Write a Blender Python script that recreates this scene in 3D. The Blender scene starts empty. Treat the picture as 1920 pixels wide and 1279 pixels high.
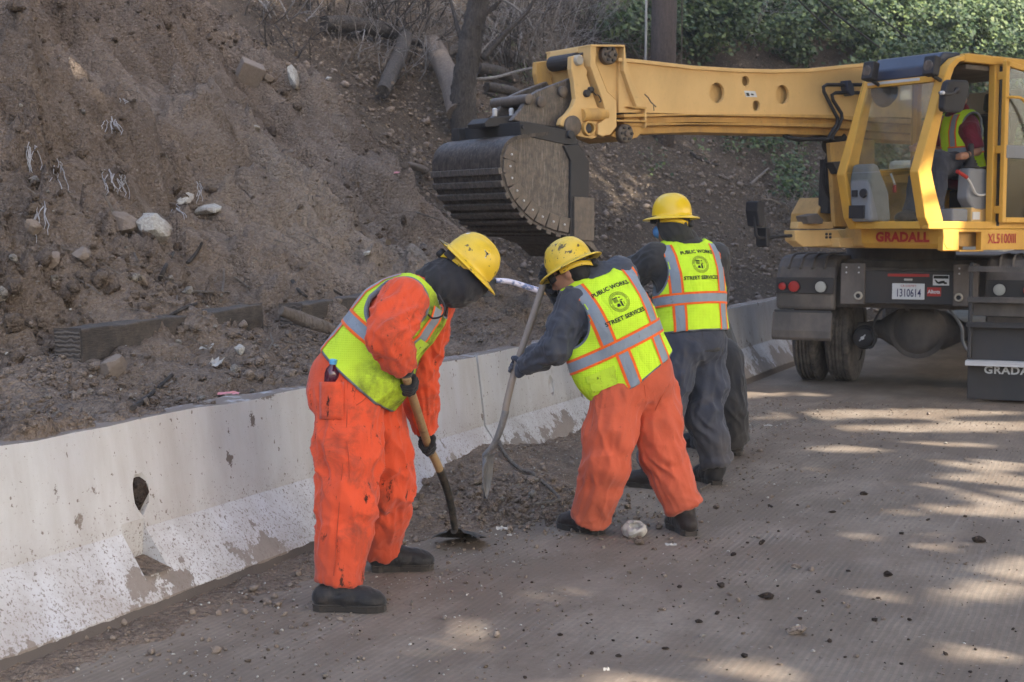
import bpy, bmesh, math, random
import numpy as np
from mathutils import Vector, Matrix
from mathutils.bvhtree import BVHTree
R = math.radians
scn = bpy.context.scene
COL = scn.collection
# ------------------------------------------------------------------ camera
FPX, CAM_H, HORIZON = 2667.0, 1.6, 430.0
PITCH = math.atan((639.5 - HORIZON) / FPX)
cam_d = bpy.data.cameras.new('camera')
cam_d.lens = 50.0; cam_d.sensor_width = 36.0
cam_d.clip_start = 0.1; cam_d.clip_end = 400.0
cam_d.dof.use_dof = True; cam_d.dof.focus_distance = 6.7; cam_d.dof.aperture_fstop = 7.1
cam = bpy.data.objects.new('camera', cam_d); COL.objects.link(cam)
cam.location = (0, 0, CAM_H); cam.rotation_euler = (math.pi / 2 - PITCH, 0, 0)
scn.camera = cam
# ------------------------------------------------------------------ light
SUN_DIR = Vector((0.62, -0.50, 0.66)).normalized()        # towards the sun: behind the camera's right shoulder
elev = math.asin(SUN_DIR.z); azim = math.atan2(SUN_DIR.x, SUN_DIR.y)
world = bpy.data.worlds.new('World'); scn.world = world; world.use_nodes = True
wn = world.node_tree.nodes; wl = world.node_tree.links
sky = wn.new('ShaderNodeTexSky'); sky.sky_type = 'NISHITA'; sky.sun_disc = False
sky.sun_elevation = elev; sky.sun_rotation = azim
sky.air_density = 1.0; sky.dust_density = 4.0; sky.ozone_density = 1.0
bg = wn['Background']; bg.inputs['Strength'].default_value = 0.15
wl.new(sky.outputs[0], bg.inputs[0])
sun_d = bpy.data.lights.new('sun', 'SUN'); sun_d.energy = 3.2; sun_d.angle = R(0.53); sun_d.color = (1.0, 0.92, 0.80)
sun = bpy.data.objects.new('sun', sun_d); COL.objects.link(sun)
sun.rotation_euler = SUN_DIR.to_track_quat('Z', 'Y').to_euler(); sun.location = SUN_DIR * 60
scn.view_settings.view_transform = 'Standard'; scn.view_settings.look = 'None'
scn.view_settings.exposure = 2.15; scn.view_settings.gamma = 1.0; scn.view_settings.use_curve_mapping = False
scn.render.engine = 'CYCLES'
scn.cycles.use_denoising = True; scn.cycles.max_bounces = 8; scn.cycles.diffuse_bounces = 3
scn.cycles.caustics_reflective = False; scn.cycles.caustics_refractive = False
# ------------------------------------------------------------------ pixel -> world (traced places get their real distance)
_cf = Vector((0, math.cos(PITCH), -math.sin(PITCH))); _cu = Vector((0, math.sin(PITCH), math.cos(PITCH)))
CAMP = Vector((0, 0, CAM_H))
def ray(px, py): return _cf + Vector((1, 0, 0)) * ((px - 960) / FPX) + _cu * (-(py - 639.5) / FPX)
def at(px, py, Y): d = ray(px, py); return CAMP + d * (Y / d.y)
def onz(px, py, z=0.0): d = ray(px, py); return CAMP + d * ((z - CAM_H) / d.z)
def onplane(px, py, o, n): d = ray(px, py); return CAMP + d * ((o - CAMP).dot(n) / d.dot(n))
# road frame: s along the barrier, t away from the road into the hillside
RO = Vector((-1.83, 4.955, 0)); ANG = R(23.8)
ES = Vector((math.sin(ANG), math.cos(ANG), 0)); ET = Vector((-math.cos(ANG), math.sin(ANG), 0))
def st(s, t, z=0.0): return RO + ES * s + ET * t + Vector((0, 0, z))
def to_st(p): q = Vector((p[0], p[1], 0)) - RO; return q.dot(ES), q.dot(ET)
# ------------------------------------------------------------------ object helpers
def tag(o, label=None, cat=None, group=None, kind=None):
    if label: o['label'] = label
    if cat: o['category'] = cat
    if group: o['group'] = group
    if kind: o['kind'] = kind
    return o
def empty(name, loc=(0, 0, 0), label=None, cat=None, group=None):
    o = bpy.data.objects.new(name, None); COL.objects.link(o); o.location = loc
    o.empty_display_size = 0.1
    return tag(o, label, cat, group)
def link_mesh(name, me, mat=None, parent=None, smooth=False, bevel=0.0, auto=None):
    o = bpy.data.objects.new(name, me); COL.objects.link(o)
    if mat is not None:
        for m in (mat if isinstance(mat, (list, tuple)) else [mat]): me.materials.append(m)
    if parent is not None:
        o.parent = parent; o.matrix_parent_inverse = parent_inv(parent)
    if smooth: me.polygons.foreach_set('use_smooth', [True] * len(me.polygons))
    if auto is not None: me.set_sharp_from_angle(angle=R(auto))
    if bevel:
        b = o.modifiers.new('bevel', 'BEVEL'); b.width = bevel; b.segments = 2; b.limit_method = 'ANGLE'; b.angle_limit = R(35)
    return o
def parent_inv(p):
    m = Matrix.LocRotScale(p.location, p.rotation_euler, p.scale)
    if p.parent: m = parent_world(p.parent) @ p.matrix_parent_inverse @ m
    return m.inverted()
def parent_world(p): return parent_inv(p).inverted()
class MB:
    """collects shapes in world space, builds ONE mesh object"""
    def __init__(s): s.v = []; s.f = []; s.m = []; s.mi = 0
    def add(s, vs, fs):
        o = len(s.v); s.v += [tuple(v) for v in vs]
        for f in fs: s.f.append(tuple(i + o for i in f)); s.m.append(s.mi)
        return s
    def box(s, c, size, rot=None):
        x, y, z = (d / 2 for d in size); c = Vector(c)
        vs = [Vector((i * x, j * y, k * z)) for k in (-1, 1) for j in (-1, 1) for i in (-1, 1)]
        if rot is not None: vs = [rot @ v for v in vs]
        return s.add([v + c for v in vs], [(0, 2, 3, 1), (4, 5, 7, 6), (0, 1, 5, 4), (2, 6, 7, 3), (0, 4, 6, 2), (1, 3, 7, 5)])
    def beam(s, a, b, w, h, up=(0, 0, 1)):
        a, b = Vector(a), Vector(b); d = (b - a); L = d.length; d.normalize()
        r = d.cross(Vector(up)); r.normalize(); u = r.cross(d)
        rot = Matrix((d, r, u)).transposed()
        return s.box((a + b) / 2, (L, w, h), rot)
    def prism(s, pts, off):
        """polygon pts (3D, planar) extruded by the vector off"""
        n = len(pts); pts = [Vector(p) for p in pts]; off = Vector(off)
        nrm = Vector((0, 0, 0))
        for i in range(n): nrm += (pts[i] - pts[0]).cross(pts[(i + 1) % n] - pts[0])
        if nrm.dot(off) > 0: pts = pts[::-1]
        vs = pts + [p + off for p in pts]
        fs = [tuple(range(n)), tuple(range(2 * n - 1, n - 1, -1))] + [(i, i + n, (i + 1) % n + n, (i + 1) % n) for i in range(n)]
        return s.add(vs, fs)
    def tube(s, path, rad, seg=8, cap=True, noise=0, rnd=None):
        path = [Vector(p) for p in path]; n = len(path)
        rads = rad if isinstance(rad, (list, tuple)) else [rad] * n
        t0 = (path[1] - path[0]).normalized()
        ref = Vector((0, 0, 1)) if abs(t0.z) < 0.9 else Vector((1, 0, 0))
        u = t0.cross(ref).normalized(); vs = []
        for i, p in enumerate(path):
            t = (path[min(i + 1, n - 1)] - path[max(i - 1, 0)])
            if t.length < 1e-9: t = t0
            t.normalize(); u = (u - t * u.dot(t)).normalized(); w = t.cross(u)
            for k in range(seg):
                a = 2 * math.pi * k / seg; r = rads[i] * (1 + (rnd.uniform(-noise, noise) if noise else 0))
                vs.append(p + u * math.cos(a) * r + w * math.sin(a) * r)
        fs = [(i * seg + k, i * seg + (k + 1) % seg, (i + 1) * seg + (k + 1) % seg, (i + 1) * seg + k) for i in range(n - 1) for k in range(seg)]
        if cap: fs += [tuple(range(seg - 1, -1, -1)), tuple(range((n - 1) * seg, n * seg))]
        return s.add(vs, fs)
    def lathe(s, c, axis, prof, seg=24, cap=True):
        """prof: list of (dist along axis, radius)"""
        c = Vector(c); a = Vector(axis).normalized()
        return s.tube([c + a * d for d, r in prof], [r for d, r in prof], seg, cap) if all(prof[i + 1][0] != prof[i][0] for i in range(len(prof) - 1)) else s._lathe(c, a, prof, seg, cap)
    def _lathe(s, c, a, prof, seg, cap):
        ref = Vector((0, 0, 1)) if abs(a.z) < 0.9 else Vector((1, 0, 0))
        u = a.cross(ref).normalized(); w = a.cross(u); vs = []
        for d, r in prof:
            for k in range(seg):
                q = 2 * math.pi * k / seg; vs.append(c + a * d + (u * math.cos(q) + w * math.sin(q)) * r)
        n = len(prof)
        fs = [(i * seg + k, i * seg + (k + 1) % seg, (i + 1) * seg + (k + 1) % seg, (i + 1) * seg + k) for i in range(n - 1) for k in range(seg)]
        if cap: fs += [tuple(range(seg - 1, -1, -1)), tuple(range((n - 1) * seg, n * seg))]
        return s.add(vs, fs)
    def cyl(s, a, b, r, seg=16): return s.tube([a, b], r, seg)
    def build(s, name, mat=None, parent=None, smooth=False, bevel=0.0, auto=None):
        me = bpy.data.meshes.new(name); me.from_pydata(s.v, [], s.f)
        mats = mat if isinstance(mat, (list, tuple)) else [mat]
        o = link_mesh(name, me, [m for m in mats if m], parent, smooth, bevel, auto)
        if len(mats) > 1: me.polygons.foreach_set('material_index', s.m)
        me.update(); return o
def np_mesh(name, V, F):
    """fast mesh from numpy arrays; F is (n,3) or (n,4)"""
    me = bpy.data.meshes.new(name); V = np.asarray(V, np.float32); F = np.asarray(F, np.int32)
    me.vertices.add(len(V)); me.vertices.foreach_set('co', V.ravel())
    k = F.shape[1]; me.loops.add(F.size); me.loops.foreach_set('vertex_index', F.ravel())
    me.polygons.add(len(F)); me.polygons.foreach_set('loop_start', np.arange(0, F.size, k, dtype=np.int32))
    me.update(calc_edges=True); me.validate(); return me
# ------------------------------------------------------------------ numpy noise
_rs = np.random.RandomState(7)
_perm = _rs.permutation(512).astype(np.int64); _perm = np.concatenate([_perm, _perm, _perm])
_grad = _rs.normal(size=(512, 3)); _grad /= np.linalg.norm(_grad, axis=1)[:, None]
def noise3(P):
    P = np.asarray(P, np.float64); I = np.floor(P).astype(np.int64); f = P - I; I &= 511
    w = f * f * f * (f * (f * 6 - 15) + 10); out = 0
    for dx in (0, 1):
        for dy in (0, 1):
            for dz in (0, 1):
                g = _grad[_perm[_perm[_perm[(I[:, 0] + dx) & 511] + ((I[:, 1] + dy) & 511)] + ((I[:, 2] + dz) & 511)]]
                d = g[:, 0] * (f[:, 0] - dx) + g[:, 1] * (f[:, 1] - dy) + g[:, 2] * (f[:, 2] - dz)
                out = out + d * np.abs(1 - dx - w[:, 0]) * np.abs(1 - dy - w[:, 1]) * np.abs(1 - dz - w[:, 2])
    return out * 1.6
def fbm(P, oct=4, gain=0.5, ridged=False):
    P = np.asarray(P, np.float64); a = 1.0; s = 0; n = 0
    for i in range(oct):
        v = noise3(P * 2 ** i + i * 17.3)
        if ridged: v = 1 - 2 * np.abs(v)
        s = s + a * v; n += a; a *= gain
    return s / n
# ------------------------------------------------------------------ procedural materials
class MT:
    def __init__(s, name):
        s.m = bpy.data.materials.new(name); s.m.use_nodes = True
        s.n = s.m.node_tree.nodes; s.l = s.m.node_tree.links; s.b = s.n['Principled BSDF']; s._tc = None
    def tc(s, out='Object'):
        if s._tc is None: s._tc = s.n.new('ShaderNodeTexCoord')
        return s._tc.outputs[out]
    def put(s, sock, v):
        if isinstance(v, bpy.types.NodeSocket): s.l.new(v, sock)
        elif isinstance(v, (tuple, list)) and len(v) == 3 and sock.type == 'RGBA': sock.default_value = (*v, 1)
        else: sock.default_value = v
    def mapv(s, scale=(1, 1, 1), rot=(0, 0, 0), loc=(0, 0, 0), vec=None):
        n = s.n.new('ShaderNodeMapping'); s.l.new(vec or s.tc(), n.inputs[0])
        n.inputs['Scale'].default_value = scale; n.inputs['Rotation'].default_value = rot; n.inputs['Location'].default_value = loc
        return n.outputs[0]
    def noise(s, scale, detail=4, rough=0.55, vec=None, dist=0.0, col=False):
        n = s.n.new('ShaderNodeTexNoise'); s.l.new(vec or s.tc(), n.inputs['Vector'])
        n.inputs['Scale'].default_value = scale; n.inputs['Detail'].default_value = detail
        n.inputs['Roughness'].default_value = rough; n.inputs['Distortion'].default_value = dist
        return n.outputs['Color' if col else 'Fac']
    def voro(s, scale, feat='F1', vec=None, out='Distance', rnd=1.0):
        n = s.n.new('ShaderNodeTexVoronoi'); n.feature = feat; s.l.new(vec or s.tc(), n.inputs['Vector'])
        n.inputs['Scale'].default_value = scale; n.inputs['Randomness'].default_value = rnd
        return n.outputs[out]
    def wave(s, scale, vec=None, dist=0, detail=2, dscale=1, prof='SIN', dirn='X'):
        n = s.n.new('ShaderNodeTexWave'); s.l.new(vec or s.tc(), n.inputs['Vector']); n.wave_profile = prof; n.bands_direction = dirn
        n.inputs['Scale'].default_value = scale; n.inputs['Distortion'].default_value = dist
        n.inputs['Detail'].default_value = detail; n.inputs['Detail Scale'].default_value = dscale
        return n.outputs['Fac']
    def ramp(s, f, stops, mode='LINEAR'):
        n = s.n.new('ShaderNodeValToRGB'); s.l.new(f, n.inputs[0]); e = n.color_ramp.elements; n.color_ramp.interpolation = mode
        while len(e) < len(stops): e.new(0.5)
        for i, (p, c) in enumerate(stops):
            e[i].position = p; e[i].color = (*c, 1) if isinstance(c, (tuple, list)) else (c, c, c, 1)
        return n.outputs[0]
    def step(s, f, a, b): return s.ramp(f, [(a, 0.0), (b, 1.0)])
    def mix(s, f, a, b, mode='MIX'):
        n = s.n.new('ShaderNodeMix'); n.data_type = 'RGBA'; n.blend_type = mode
        s.put(n.inputs[0], f); s.put(n.inputs[6], a); s.put(n.inputs[7], b); return n.outputs[2]
    def math(s, op, a, b=0.0, c=None):
        n = s.n.new('ShaderNodeMath'); n.operation = op; s.put(n.inputs[0], a); s.put(n.inputs[1], b)
        if c is not None: s.put(n.inputs[2], c)
        return n.outputs[0]
    def sep(s, vec):
        n = s.n.new('ShaderNodeSeparateXYZ'); s.l.new(vec, n.inputs[0]); return n.outputs
    def attr(s, name, out='Fac'):
        n = s.n.new('ShaderNodeAttribute'); n.attribute_name = name; return n.outputs[out]
    def objrand(s):
        return s.n.new('ShaderNodeObjectInfo').outputs['Random']
    def geo(s, out): return s.n.new('ShaderNodeNewGeometry').outputs[out]
    def bump(s, h, strength=0.3, dist=0.02, prev=None):
        n = s.n.new('ShaderNodeBump'); s.l.new(h, n.inputs['Height']); n.inputs['Strength'].default_value = strength
        n.inputs['Distance'].default_value = dist
        if prev is not None: s.l.new(prev, n.inputs['Normal'])
        return n.outputs[0]
    def out(s, col=None, rough=None, metal=None, nrm=None, **kw):
        if col is not None: s.put(s.b.inputs['Base Color'], col)
        if rough is not None: s.put(s.b.inputs['Roughness'], rough)
        if metal is not None: s.put(s.b.inputs['Metallic'], metal)
        if nrm is not None: s.l.new(nrm, s.b.inputs['Normal'])
        for k, v in kw.items(): s.put(s.b.inputs[k.replace('_', ' ')], v)
        return s.m
# ================================================================== SETTING: road, hillside
def soil_mat(name, base, dark, light, speck=0.5, leafy=0.0, isl=False, toned=False):
    m = MT(name); v = m.tc()
    big = m.noise(0.9, 5, 0.6, v); mid = m.noise(6, 6, 0.65, v); fine = m.noise(45, 6, 0.7, v); grit = m.noise(160, 3, 0.6, v)
    c = m.mix(m.step(big, 0.35, 0.68), base, dark)
    c = m.mix(m.math('MULTIPLY', m.step(mid, 0.42, 0.7), 0.55), c, light)
    c = m.mix(m.math('MULTIPLY', m.step(fine, 0.36, 0.60), 0.55), c, dark)
    vo = m.voro(60, vec=v); vc = m.voro(60, vec=v, out='Color')
    hue = m.sep(vc)
    pick = m.math('MULTIPLY', m.math('GREATER_THAN', hue[0], 1 - 0.09 * speck), m.math('LESS_THAN', vo, 0.3))
    c = m.mix(m.math('MULTIPLY', pick, 0.75), c, (0.42, 0.38, 0.33))
    if leafy:
        lv = m.voro(26, vec=m.mapv((1, 0.45, 1), vec=v)); lc = m.sep(m.voro(26, vec=m.mapv((1, 0.45, 1), vec=v), out='Color'))
        lp = m.math('MULTIPLY', m.math('GREATER_THAN', lc[1], 1 - leafy), m.math('LESS_THAN', lv, 0.35))
        c = m.mix(m.math('MULTIPLY', lp, 0.8), c, m.mix(lc[2], (0.16, 0.10, 0.055), (0.36, 0.29, 0.21)))
    if toned:
        dm = m.attr('relief_dark'); c = m.mix(m.math('MULTIPLY', m.math('MULTIPLY', dm, m.ramp(mid, [(0.30, 0.45), (0.62, 1.0)])), 0.85), c, (0.105, 0.075, 0.056)); c = m.mix(m.math('MULTIPLY', m.attr('dusty'), m.ramp(mid, [(0.35, 0.85), (0.65, 0.35)])), c, (0.46, 0.405, 0.350))  # colour darkened over ridge, mass and scarp so the relief reads; dusty slide paler
    if isl: c = m.mix(m.math('MULTIPLY', m.geo('Random Per Island'), 0.7), c, light); c = m.mix(m.math('GREATER_THAN', m.geo('Random Per Island'), 0.93), c, (0.36, 0.33, 0.29))
    h = m.math('ADD', m.math('MULTIPLY', fine, 0.6), m.math('MULTIPLY', grit, 0.35))
    h = m.math('ADD', h, m.math('MULTIPLY', mid, 0.8))
    g1 = m.voro(34, vec=v); g1c = m.sep(m.voro(34, vec=v, out='Color'))[0]; g2 = m.voro(85, vec=v); g2c = m.sep(m.voro(85, vec=v, out='Color'))[0]
    c = m.mix(m.ramp(g1c, [(0.55, 0.0), (1.0, 0.60)]), c, dark); c = m.mix(m.ramp(g2c, [(0.5, 0.0), (1.0, 0.25)]), c, light)
    h = m.math('SUBTRACT', h, m.math('ADD', m.math('MULTIPLY', g1, 0.9), m.math('MULTIPLY', g2, 0.45)))
    n = m.bump(h, 1.0, 0.05)
    return m.out(c, 0.95, nrm=n, Specular_IOR_Level=0.15)
M_SOIL = soil_mat('loose_soil', (0.345, 0.268, 0.208), (0.185, 0.140, 0.108), (0.460, 0.375, 0.305), toned=True)
M_SOILF = soil_mat('leaf_litter_soil', (0.135, 0.103, 0.074), (0.060, 0.045, 0.033), (0.225, 0.178, 0.135), 0.4, 0.34)
M_CLOD = soil_mat('soil_clods', (0.310, 0.240, 0.186), (0.165, 0.122, 0.093), (0.450, 0.370, 0.305), 0.1, isl=True)
M_SCARPCLOD = soil_mat('dark_scarp_clods', (0.165, 0.122, 0.093), (0.090, 0.065, 0.049), (0.250, 0.196, 0.155), 0.1, isl=True)  # darker clods, matched to the darkened bands of the slope
M_DKCLOD = soil_mat('dark_clods', (0.075, 0.056, 0.046), (0.048, 0.036, 0.030), (0.130, 0.100, 0.080), 0.1)

# ---- road
m = MT('grooved_concrete'); v = m.mapv(rot=(0, 0, ANG)); v0 = m.tc()
big = m.noise(0.55, 4, 0.6, v0); mid = m.noise(3.2, 6, 0.65, m.mapv((1, 0.35, 1), vec=v)); fine = m.noise(34, 5, 0.7, v0); grit = m.noise(150, 3, 0.6, v0)
dust = m.math('ADD', m.math('MULTIPLY', big, 0.55), m.math('MULTIPLY', mid, 0.55))
xs = m.sep(v)[0]                                              # distance from the barrier base
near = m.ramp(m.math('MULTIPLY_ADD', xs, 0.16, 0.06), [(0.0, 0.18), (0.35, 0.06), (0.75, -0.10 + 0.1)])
dustm = m.step(m.math('ADD', dust, near), 0.50, 0.66)
conc = m.mix(m.step(m.noise(1.1, 4, 0.6, v0), 0.35, 0.65), (0.245, 0.212, 0.180), (0.325, 0.294, 0.268))
blu = m.step(m.noise(0.8, 5, 0.7, m.mapv(loc=(3.1, 7.7, 0))), 0.56, 0.72)
conc = m.mix(m.math('MULTIPLY', blu, 0.6), conc, (0.285, 0.285, 0.315))
c = m.mix(dustm, conc, (0.270, 0.220, 0.172))
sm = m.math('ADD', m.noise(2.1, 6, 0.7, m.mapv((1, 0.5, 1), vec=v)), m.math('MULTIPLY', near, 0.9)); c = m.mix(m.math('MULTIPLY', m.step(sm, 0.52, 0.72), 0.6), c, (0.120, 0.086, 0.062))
stk = m.noise(9, 4, 0.6, m.mapv((2.2, 0.10, 1), vec=v)); c = m.mix(m.math('MULTIPLY', m.step(stk, 0.62, 0.74), 0.35), c, (0.36, 0.32, 0.28))
c = m.mix(m.math('MULTIPLY', m.step(fine, 0.40, 0.66), 0.30), c, (0.130, 0.100, 0.078))
wob = m.math('MULTIPLY_ADD', m.noise(1.5, 2, 0.5, v0), 0.05, xs)
cx = m.n.new('ShaderNodeCombineXYZ'); m.l.new(wob, cx.inputs[0])
gr = m.wave(10.2, cx.outputs[0]); gmask = m.math('MULTIPLY', m.math('SUBTRACT', 1.0, m.math('MULTIPLY', dustm, 0.78)), m.step(m.noise(0.9, 4, 0.65, m.mapv(loc=(1.3, 2.2, 0))), 0.34, 0.54))
groove = m.math('MULTIPLY', m.step(gr, 0.42, 0.12), gmask)
c = m.mix(m.math('MULTIPLY', groove, 0.85), c, (0.070, 0.078, 0.062))
vo = m.voro(38, vec=v0); vc = m.sep(m.voro(38, vec=v0, out='Color'))
pk = m.math('MULTIPLY', m.math('GREATER_THAN', vc[0], 0.93), m.math('LESS_THAN', vo, 0.26))
c = m.mix(m.math('MULTIPLY', pk, 0.8), c, m.mix(vc[1], (0.055, 0.04, 0.032), (0.34, 0.30, 0.26)))
crk = m.voro(0.42, 'DISTANCE_TO_EDGE', m.mapv((1, 0.7, 1), vec=m.mix(0.06, v0, m.noise(3, 3, 0.6, v0, col=True))))
hh = m.math('SUBTRACT', m.math('MULTIPLY', m.math('ADD', fine, m.math('MULTIPLY', grit, 0.5)), 0.35), m.math('MULTIPLY', groove, 0.9))
M_ROAD = m.out(c, m.ramp(big, [(0.3, 0.9), (0.7, 0.72)]), nrm=m.bump(hh, 0.8, 0.012), Specular_IOR_Level=0.25)
road = MB()
road.add([(-40, -30, 0), (70, -30, 0), (70, 90, 0), (-40, 90, 0)], [(0, 1, 2, 3)])
tag(road.build('road', M_ROAD), kind='structure')

# ---- hillside height in road coordinates
def sstep(x, a, b):
    u = np.clip((x - a) / (b - a), 0, 1); return u * u * (3 - 2 * u)
def hill(s, t, detail=True):
    s = np.asarray(s, float); t = np.asarray(t, float)
    tt = t + 0.022 * np.maximum(0, s - 14) ** 2
    P = np.stack([s, t, np.zeros_like(s)], -1).reshape(-1, 3)
    sh = s.shape
    warp = 0.35 * fbm(P * 0.7 + 3, 3).reshape(sh)
    # landslide lobe
    kn = 1.55 + 0.25 * fbm(P * [0.9, 0.05, 1] + 9, 2).reshape(sh)
    bench = 0.765 + 0.17 * sstep(tt, 0.5, 1.5)
    lobe = bench + 0.80 * (np.sqrt((tt - kn) ** 2 + 0.05) + (tt - kn)) / 2
    lobe = lobe + 0.10 * sstep(s, 6.8, 8.6) * sstep(tt, 1.2, 3)
    # old slope further on
    far = 0.42 + 0.72 * (np.sqrt((tt - 1.35) ** 2 + 0.2) + (tt - 1.35)) / 2 - 0.55 * sstep(tt, 1.5, 3.2) * (1 - sstep(s, 13, 17))
    edge = sstep(s + 0.5 * warp, 8.55, 9.15)
    z = lobe * (1 - edge) + far * edge
    if detail:
        rough = (0.35 + 0.65 * sstep(tt, 0.9, 2.2))
        z = z + rough * 0.11 * fbm(P * [1.1, 0.55, 1] + 5, 4).reshape(sh)
        rill = fbm(np.stack([P[:, 0] * 2.6 + 0.8 * warp.ravel(), P[:, 1] * 0.45, P[:, 2]], -1) + 31, 3, ridged=True).reshape(sh)
        z = z - rough * 0.15 * sstep(rill, 0.35, 0.80) * (1 - edge)
        P2 = np.stack([P[:, 0] * 0.85 + 0.5 * warp.ravel(), P[:, 1] * 0.8, P[:, 2]], -1); sc1 = fbm(P2 + 71, 4, 0.55).reshape(sh)
        z = z + rough * (1 - edge) * (0.17 * sstep(sc1, 0.02, 0.08) + 0.13 * sstep(sc1, 0.20, 0.25)) - rough * 0.09
        sc2 = fbm(P * [2.2, 1.6, 1] + 15, 4, 0.55).reshape(sh); z = z + rough * 0.07 * sstep(sc2, 0.10, 0.15) * (1 - edge)
        rg = s - (3.72 + 0.95 * (tt - 3.0)) - 0.25 * warp; z = z + 0.36 * (1 - sstep(rg, -0.12, 0.04)) * sstep(tt, 2.3, 2.9) * (1 - 0.6 * (1 - sstep(rg, -0.9, -0.2)))
        rn = fbm(P * 3.4 + 90, 4, 0.6, True).reshape(sh); z = z + np.exp(-((s - 7.15) / 0.75) ** 2 - ((tt - 4.7) / 0.45) ** 2) * (0.30 + 0.22 * rn); z = z - 0.20 * np.exp(-((s - 6.9) / 0.6) ** 2 - ((tt - 4.0) / 0.30) ** 2)
        z = z + np.exp(-((s - 5.0) / 0.55) ** 2 - ((tt - 3.25) / 0.25) ** 2) * (0.16 + 0.14 * rn) - 0.20 * np.exp(-((s - 4.75) / 0.45) ** 2 - ((tt - 2.8) / 0.20) ** 2)
        z = z - 0.16 * sstep(fbm(np.stack([P[:, 0] * 0.9 - P[:, 1] * 0.35, P[:, 1] * 0.22, P[:, 2]], -1) + 55, 3).reshape(sh), 0.10, 0.30) * rough * (1 - edge)
        # broken scarp at the near left
        w = np.exp(-((s - 2.1) / 1.5) ** 2 - ((tt - 2.15) / 0.55) ** 2) + 0.6 * np.exp(-((s - 3.8) / 0.6) ** 2 - ((tt - 3.5) / 0.35) ** 2)
        z = z + w * 0.22 * fbm(P * 4.2 + 60, 4, 0.6, True).reshape(sh)
        z = z - 0.26 * np.exp(-((s - 1.2) / 1.4) ** 2 - ((tt - 1.75) / 0.30) ** 2)
        z = z + (0.055 * fbm(P * 3.3 + 21, 3) + 0.030 * np.abs(fbm(P * 9 + 2, 3)) + 0.012 * fbm(P * 30, 2)).reshape(sh) * (0.5 + 0.5 * rough)
        z = z + np.where(tt < 0.42, 0.03 * fbm(P * [2, 3, 1] + 80, 3).reshape(sh) + 0.022 - 0.035 * sstep(s, 2.9, 3.6) - 0.06 * sstep(s, 5.5, 7) , 0)
    z = z - 0.09 * (1 - sstep(t, 0.250, 0.300)) * (t < 0.31)
    return z
def hz(s, t): return float(hill(np.array([s]), np.array([t]))[0])
def grid_mesh(s0, s1, ds, t0, t1, dt, fn, cull=None):
    S, T = np.meshgrid(np.arange(s0, s1 + 1e-6, ds), np.arange(t0, t1 + 1e-6, dt), indexing='ij')
    Z = fn(S, T); n, k = S.shape
    X = RO.x + ES.x * S + ET.x * T; Y = RO.y + ES.y * S + ET.y * T
    V = np.stack([X, Y, Z], -1).reshape(-1, 3)
    i = np.arange(n * k).reshape(n, k)
    F = np.stack([i[:-1, :-1], i[1:, :-1], i[1:, 1:], i[:-1, 1:]], -1).reshape(-1, 4)
    if cull is not None:
        keep = ~cull(S, T, Z).ravel()[F].all(1); F = F[keep]
    return V, F
V, F = grid_mesh(-1.2, 9.5, 0.024, 0.245, 7.6, 0.024, hill)
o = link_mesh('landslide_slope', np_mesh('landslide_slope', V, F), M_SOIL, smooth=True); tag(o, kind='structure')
def soil_tone(s, t):
    # broken ground coloured darker along the ridge, the hanging mass and the near scarp to bring out the relief; dry dusty slide between
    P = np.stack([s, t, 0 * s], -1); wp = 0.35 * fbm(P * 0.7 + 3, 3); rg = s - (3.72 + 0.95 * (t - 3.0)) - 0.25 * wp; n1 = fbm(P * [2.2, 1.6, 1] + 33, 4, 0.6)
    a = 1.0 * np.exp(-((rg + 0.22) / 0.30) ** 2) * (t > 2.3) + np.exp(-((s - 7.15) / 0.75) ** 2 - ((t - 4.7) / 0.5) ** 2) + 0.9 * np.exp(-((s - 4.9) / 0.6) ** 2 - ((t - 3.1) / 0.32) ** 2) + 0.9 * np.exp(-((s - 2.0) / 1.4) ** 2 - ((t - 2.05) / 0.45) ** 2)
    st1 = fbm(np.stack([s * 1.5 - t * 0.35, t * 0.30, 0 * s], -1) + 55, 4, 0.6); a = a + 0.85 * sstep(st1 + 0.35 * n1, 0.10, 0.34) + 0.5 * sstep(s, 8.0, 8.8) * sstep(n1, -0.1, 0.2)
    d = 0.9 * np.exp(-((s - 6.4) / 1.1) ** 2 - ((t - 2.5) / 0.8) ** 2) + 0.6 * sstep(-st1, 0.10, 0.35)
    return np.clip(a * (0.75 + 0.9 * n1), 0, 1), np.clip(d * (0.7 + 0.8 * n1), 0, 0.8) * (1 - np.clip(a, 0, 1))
_q = V[:, :2] - np.array([RO.x, RO.y]); _ms, _ds = soil_tone(_q @ np.array([ES.x, ES.y]), _q @ np.array([ET.x, ET.y]))
for _k, _v in (('relief_dark', _ms), ('dusty', _ds)):
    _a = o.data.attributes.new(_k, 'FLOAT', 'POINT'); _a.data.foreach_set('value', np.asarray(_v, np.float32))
_bt = BVHTree.FromPolygons([tuple(v) for v in V[::1]], F.tolist())
V3, F3 = grid_mesh(-30, 9.6, 0.6, 7.2, 26, 0.6, lambda S, T: hill(S, T, False) - 0.05); o = link_mesh('upper_hillside', np_mesh('upper_hillside', V3, F3), M_SOIL, smooth=True); tag(o, kind='structure')
V3, F3 = grid_mesh(-30, -1.1, 0.3, 0.3, 7.5, 0.3, lambda S, T: hill(S, T, False) - 0.05); o = link_mesh('near_hillside', np_mesh('near_hillside', V3, F3), M_SOIL, smooth=True); tag(o, kind='structure')
def farhill(S, T): return hill(S, T) - 0.04 * (S < 9.2)
V2, F2 = grid_mesh(8.9, 52, 0.13, -22, 18, 0.13, lambda S, T: farhill(S, T), cull=lambda S, T, Z: (T + 0.022 * np.maximum(0, S - 14) ** 2) < 0.30)
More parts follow.
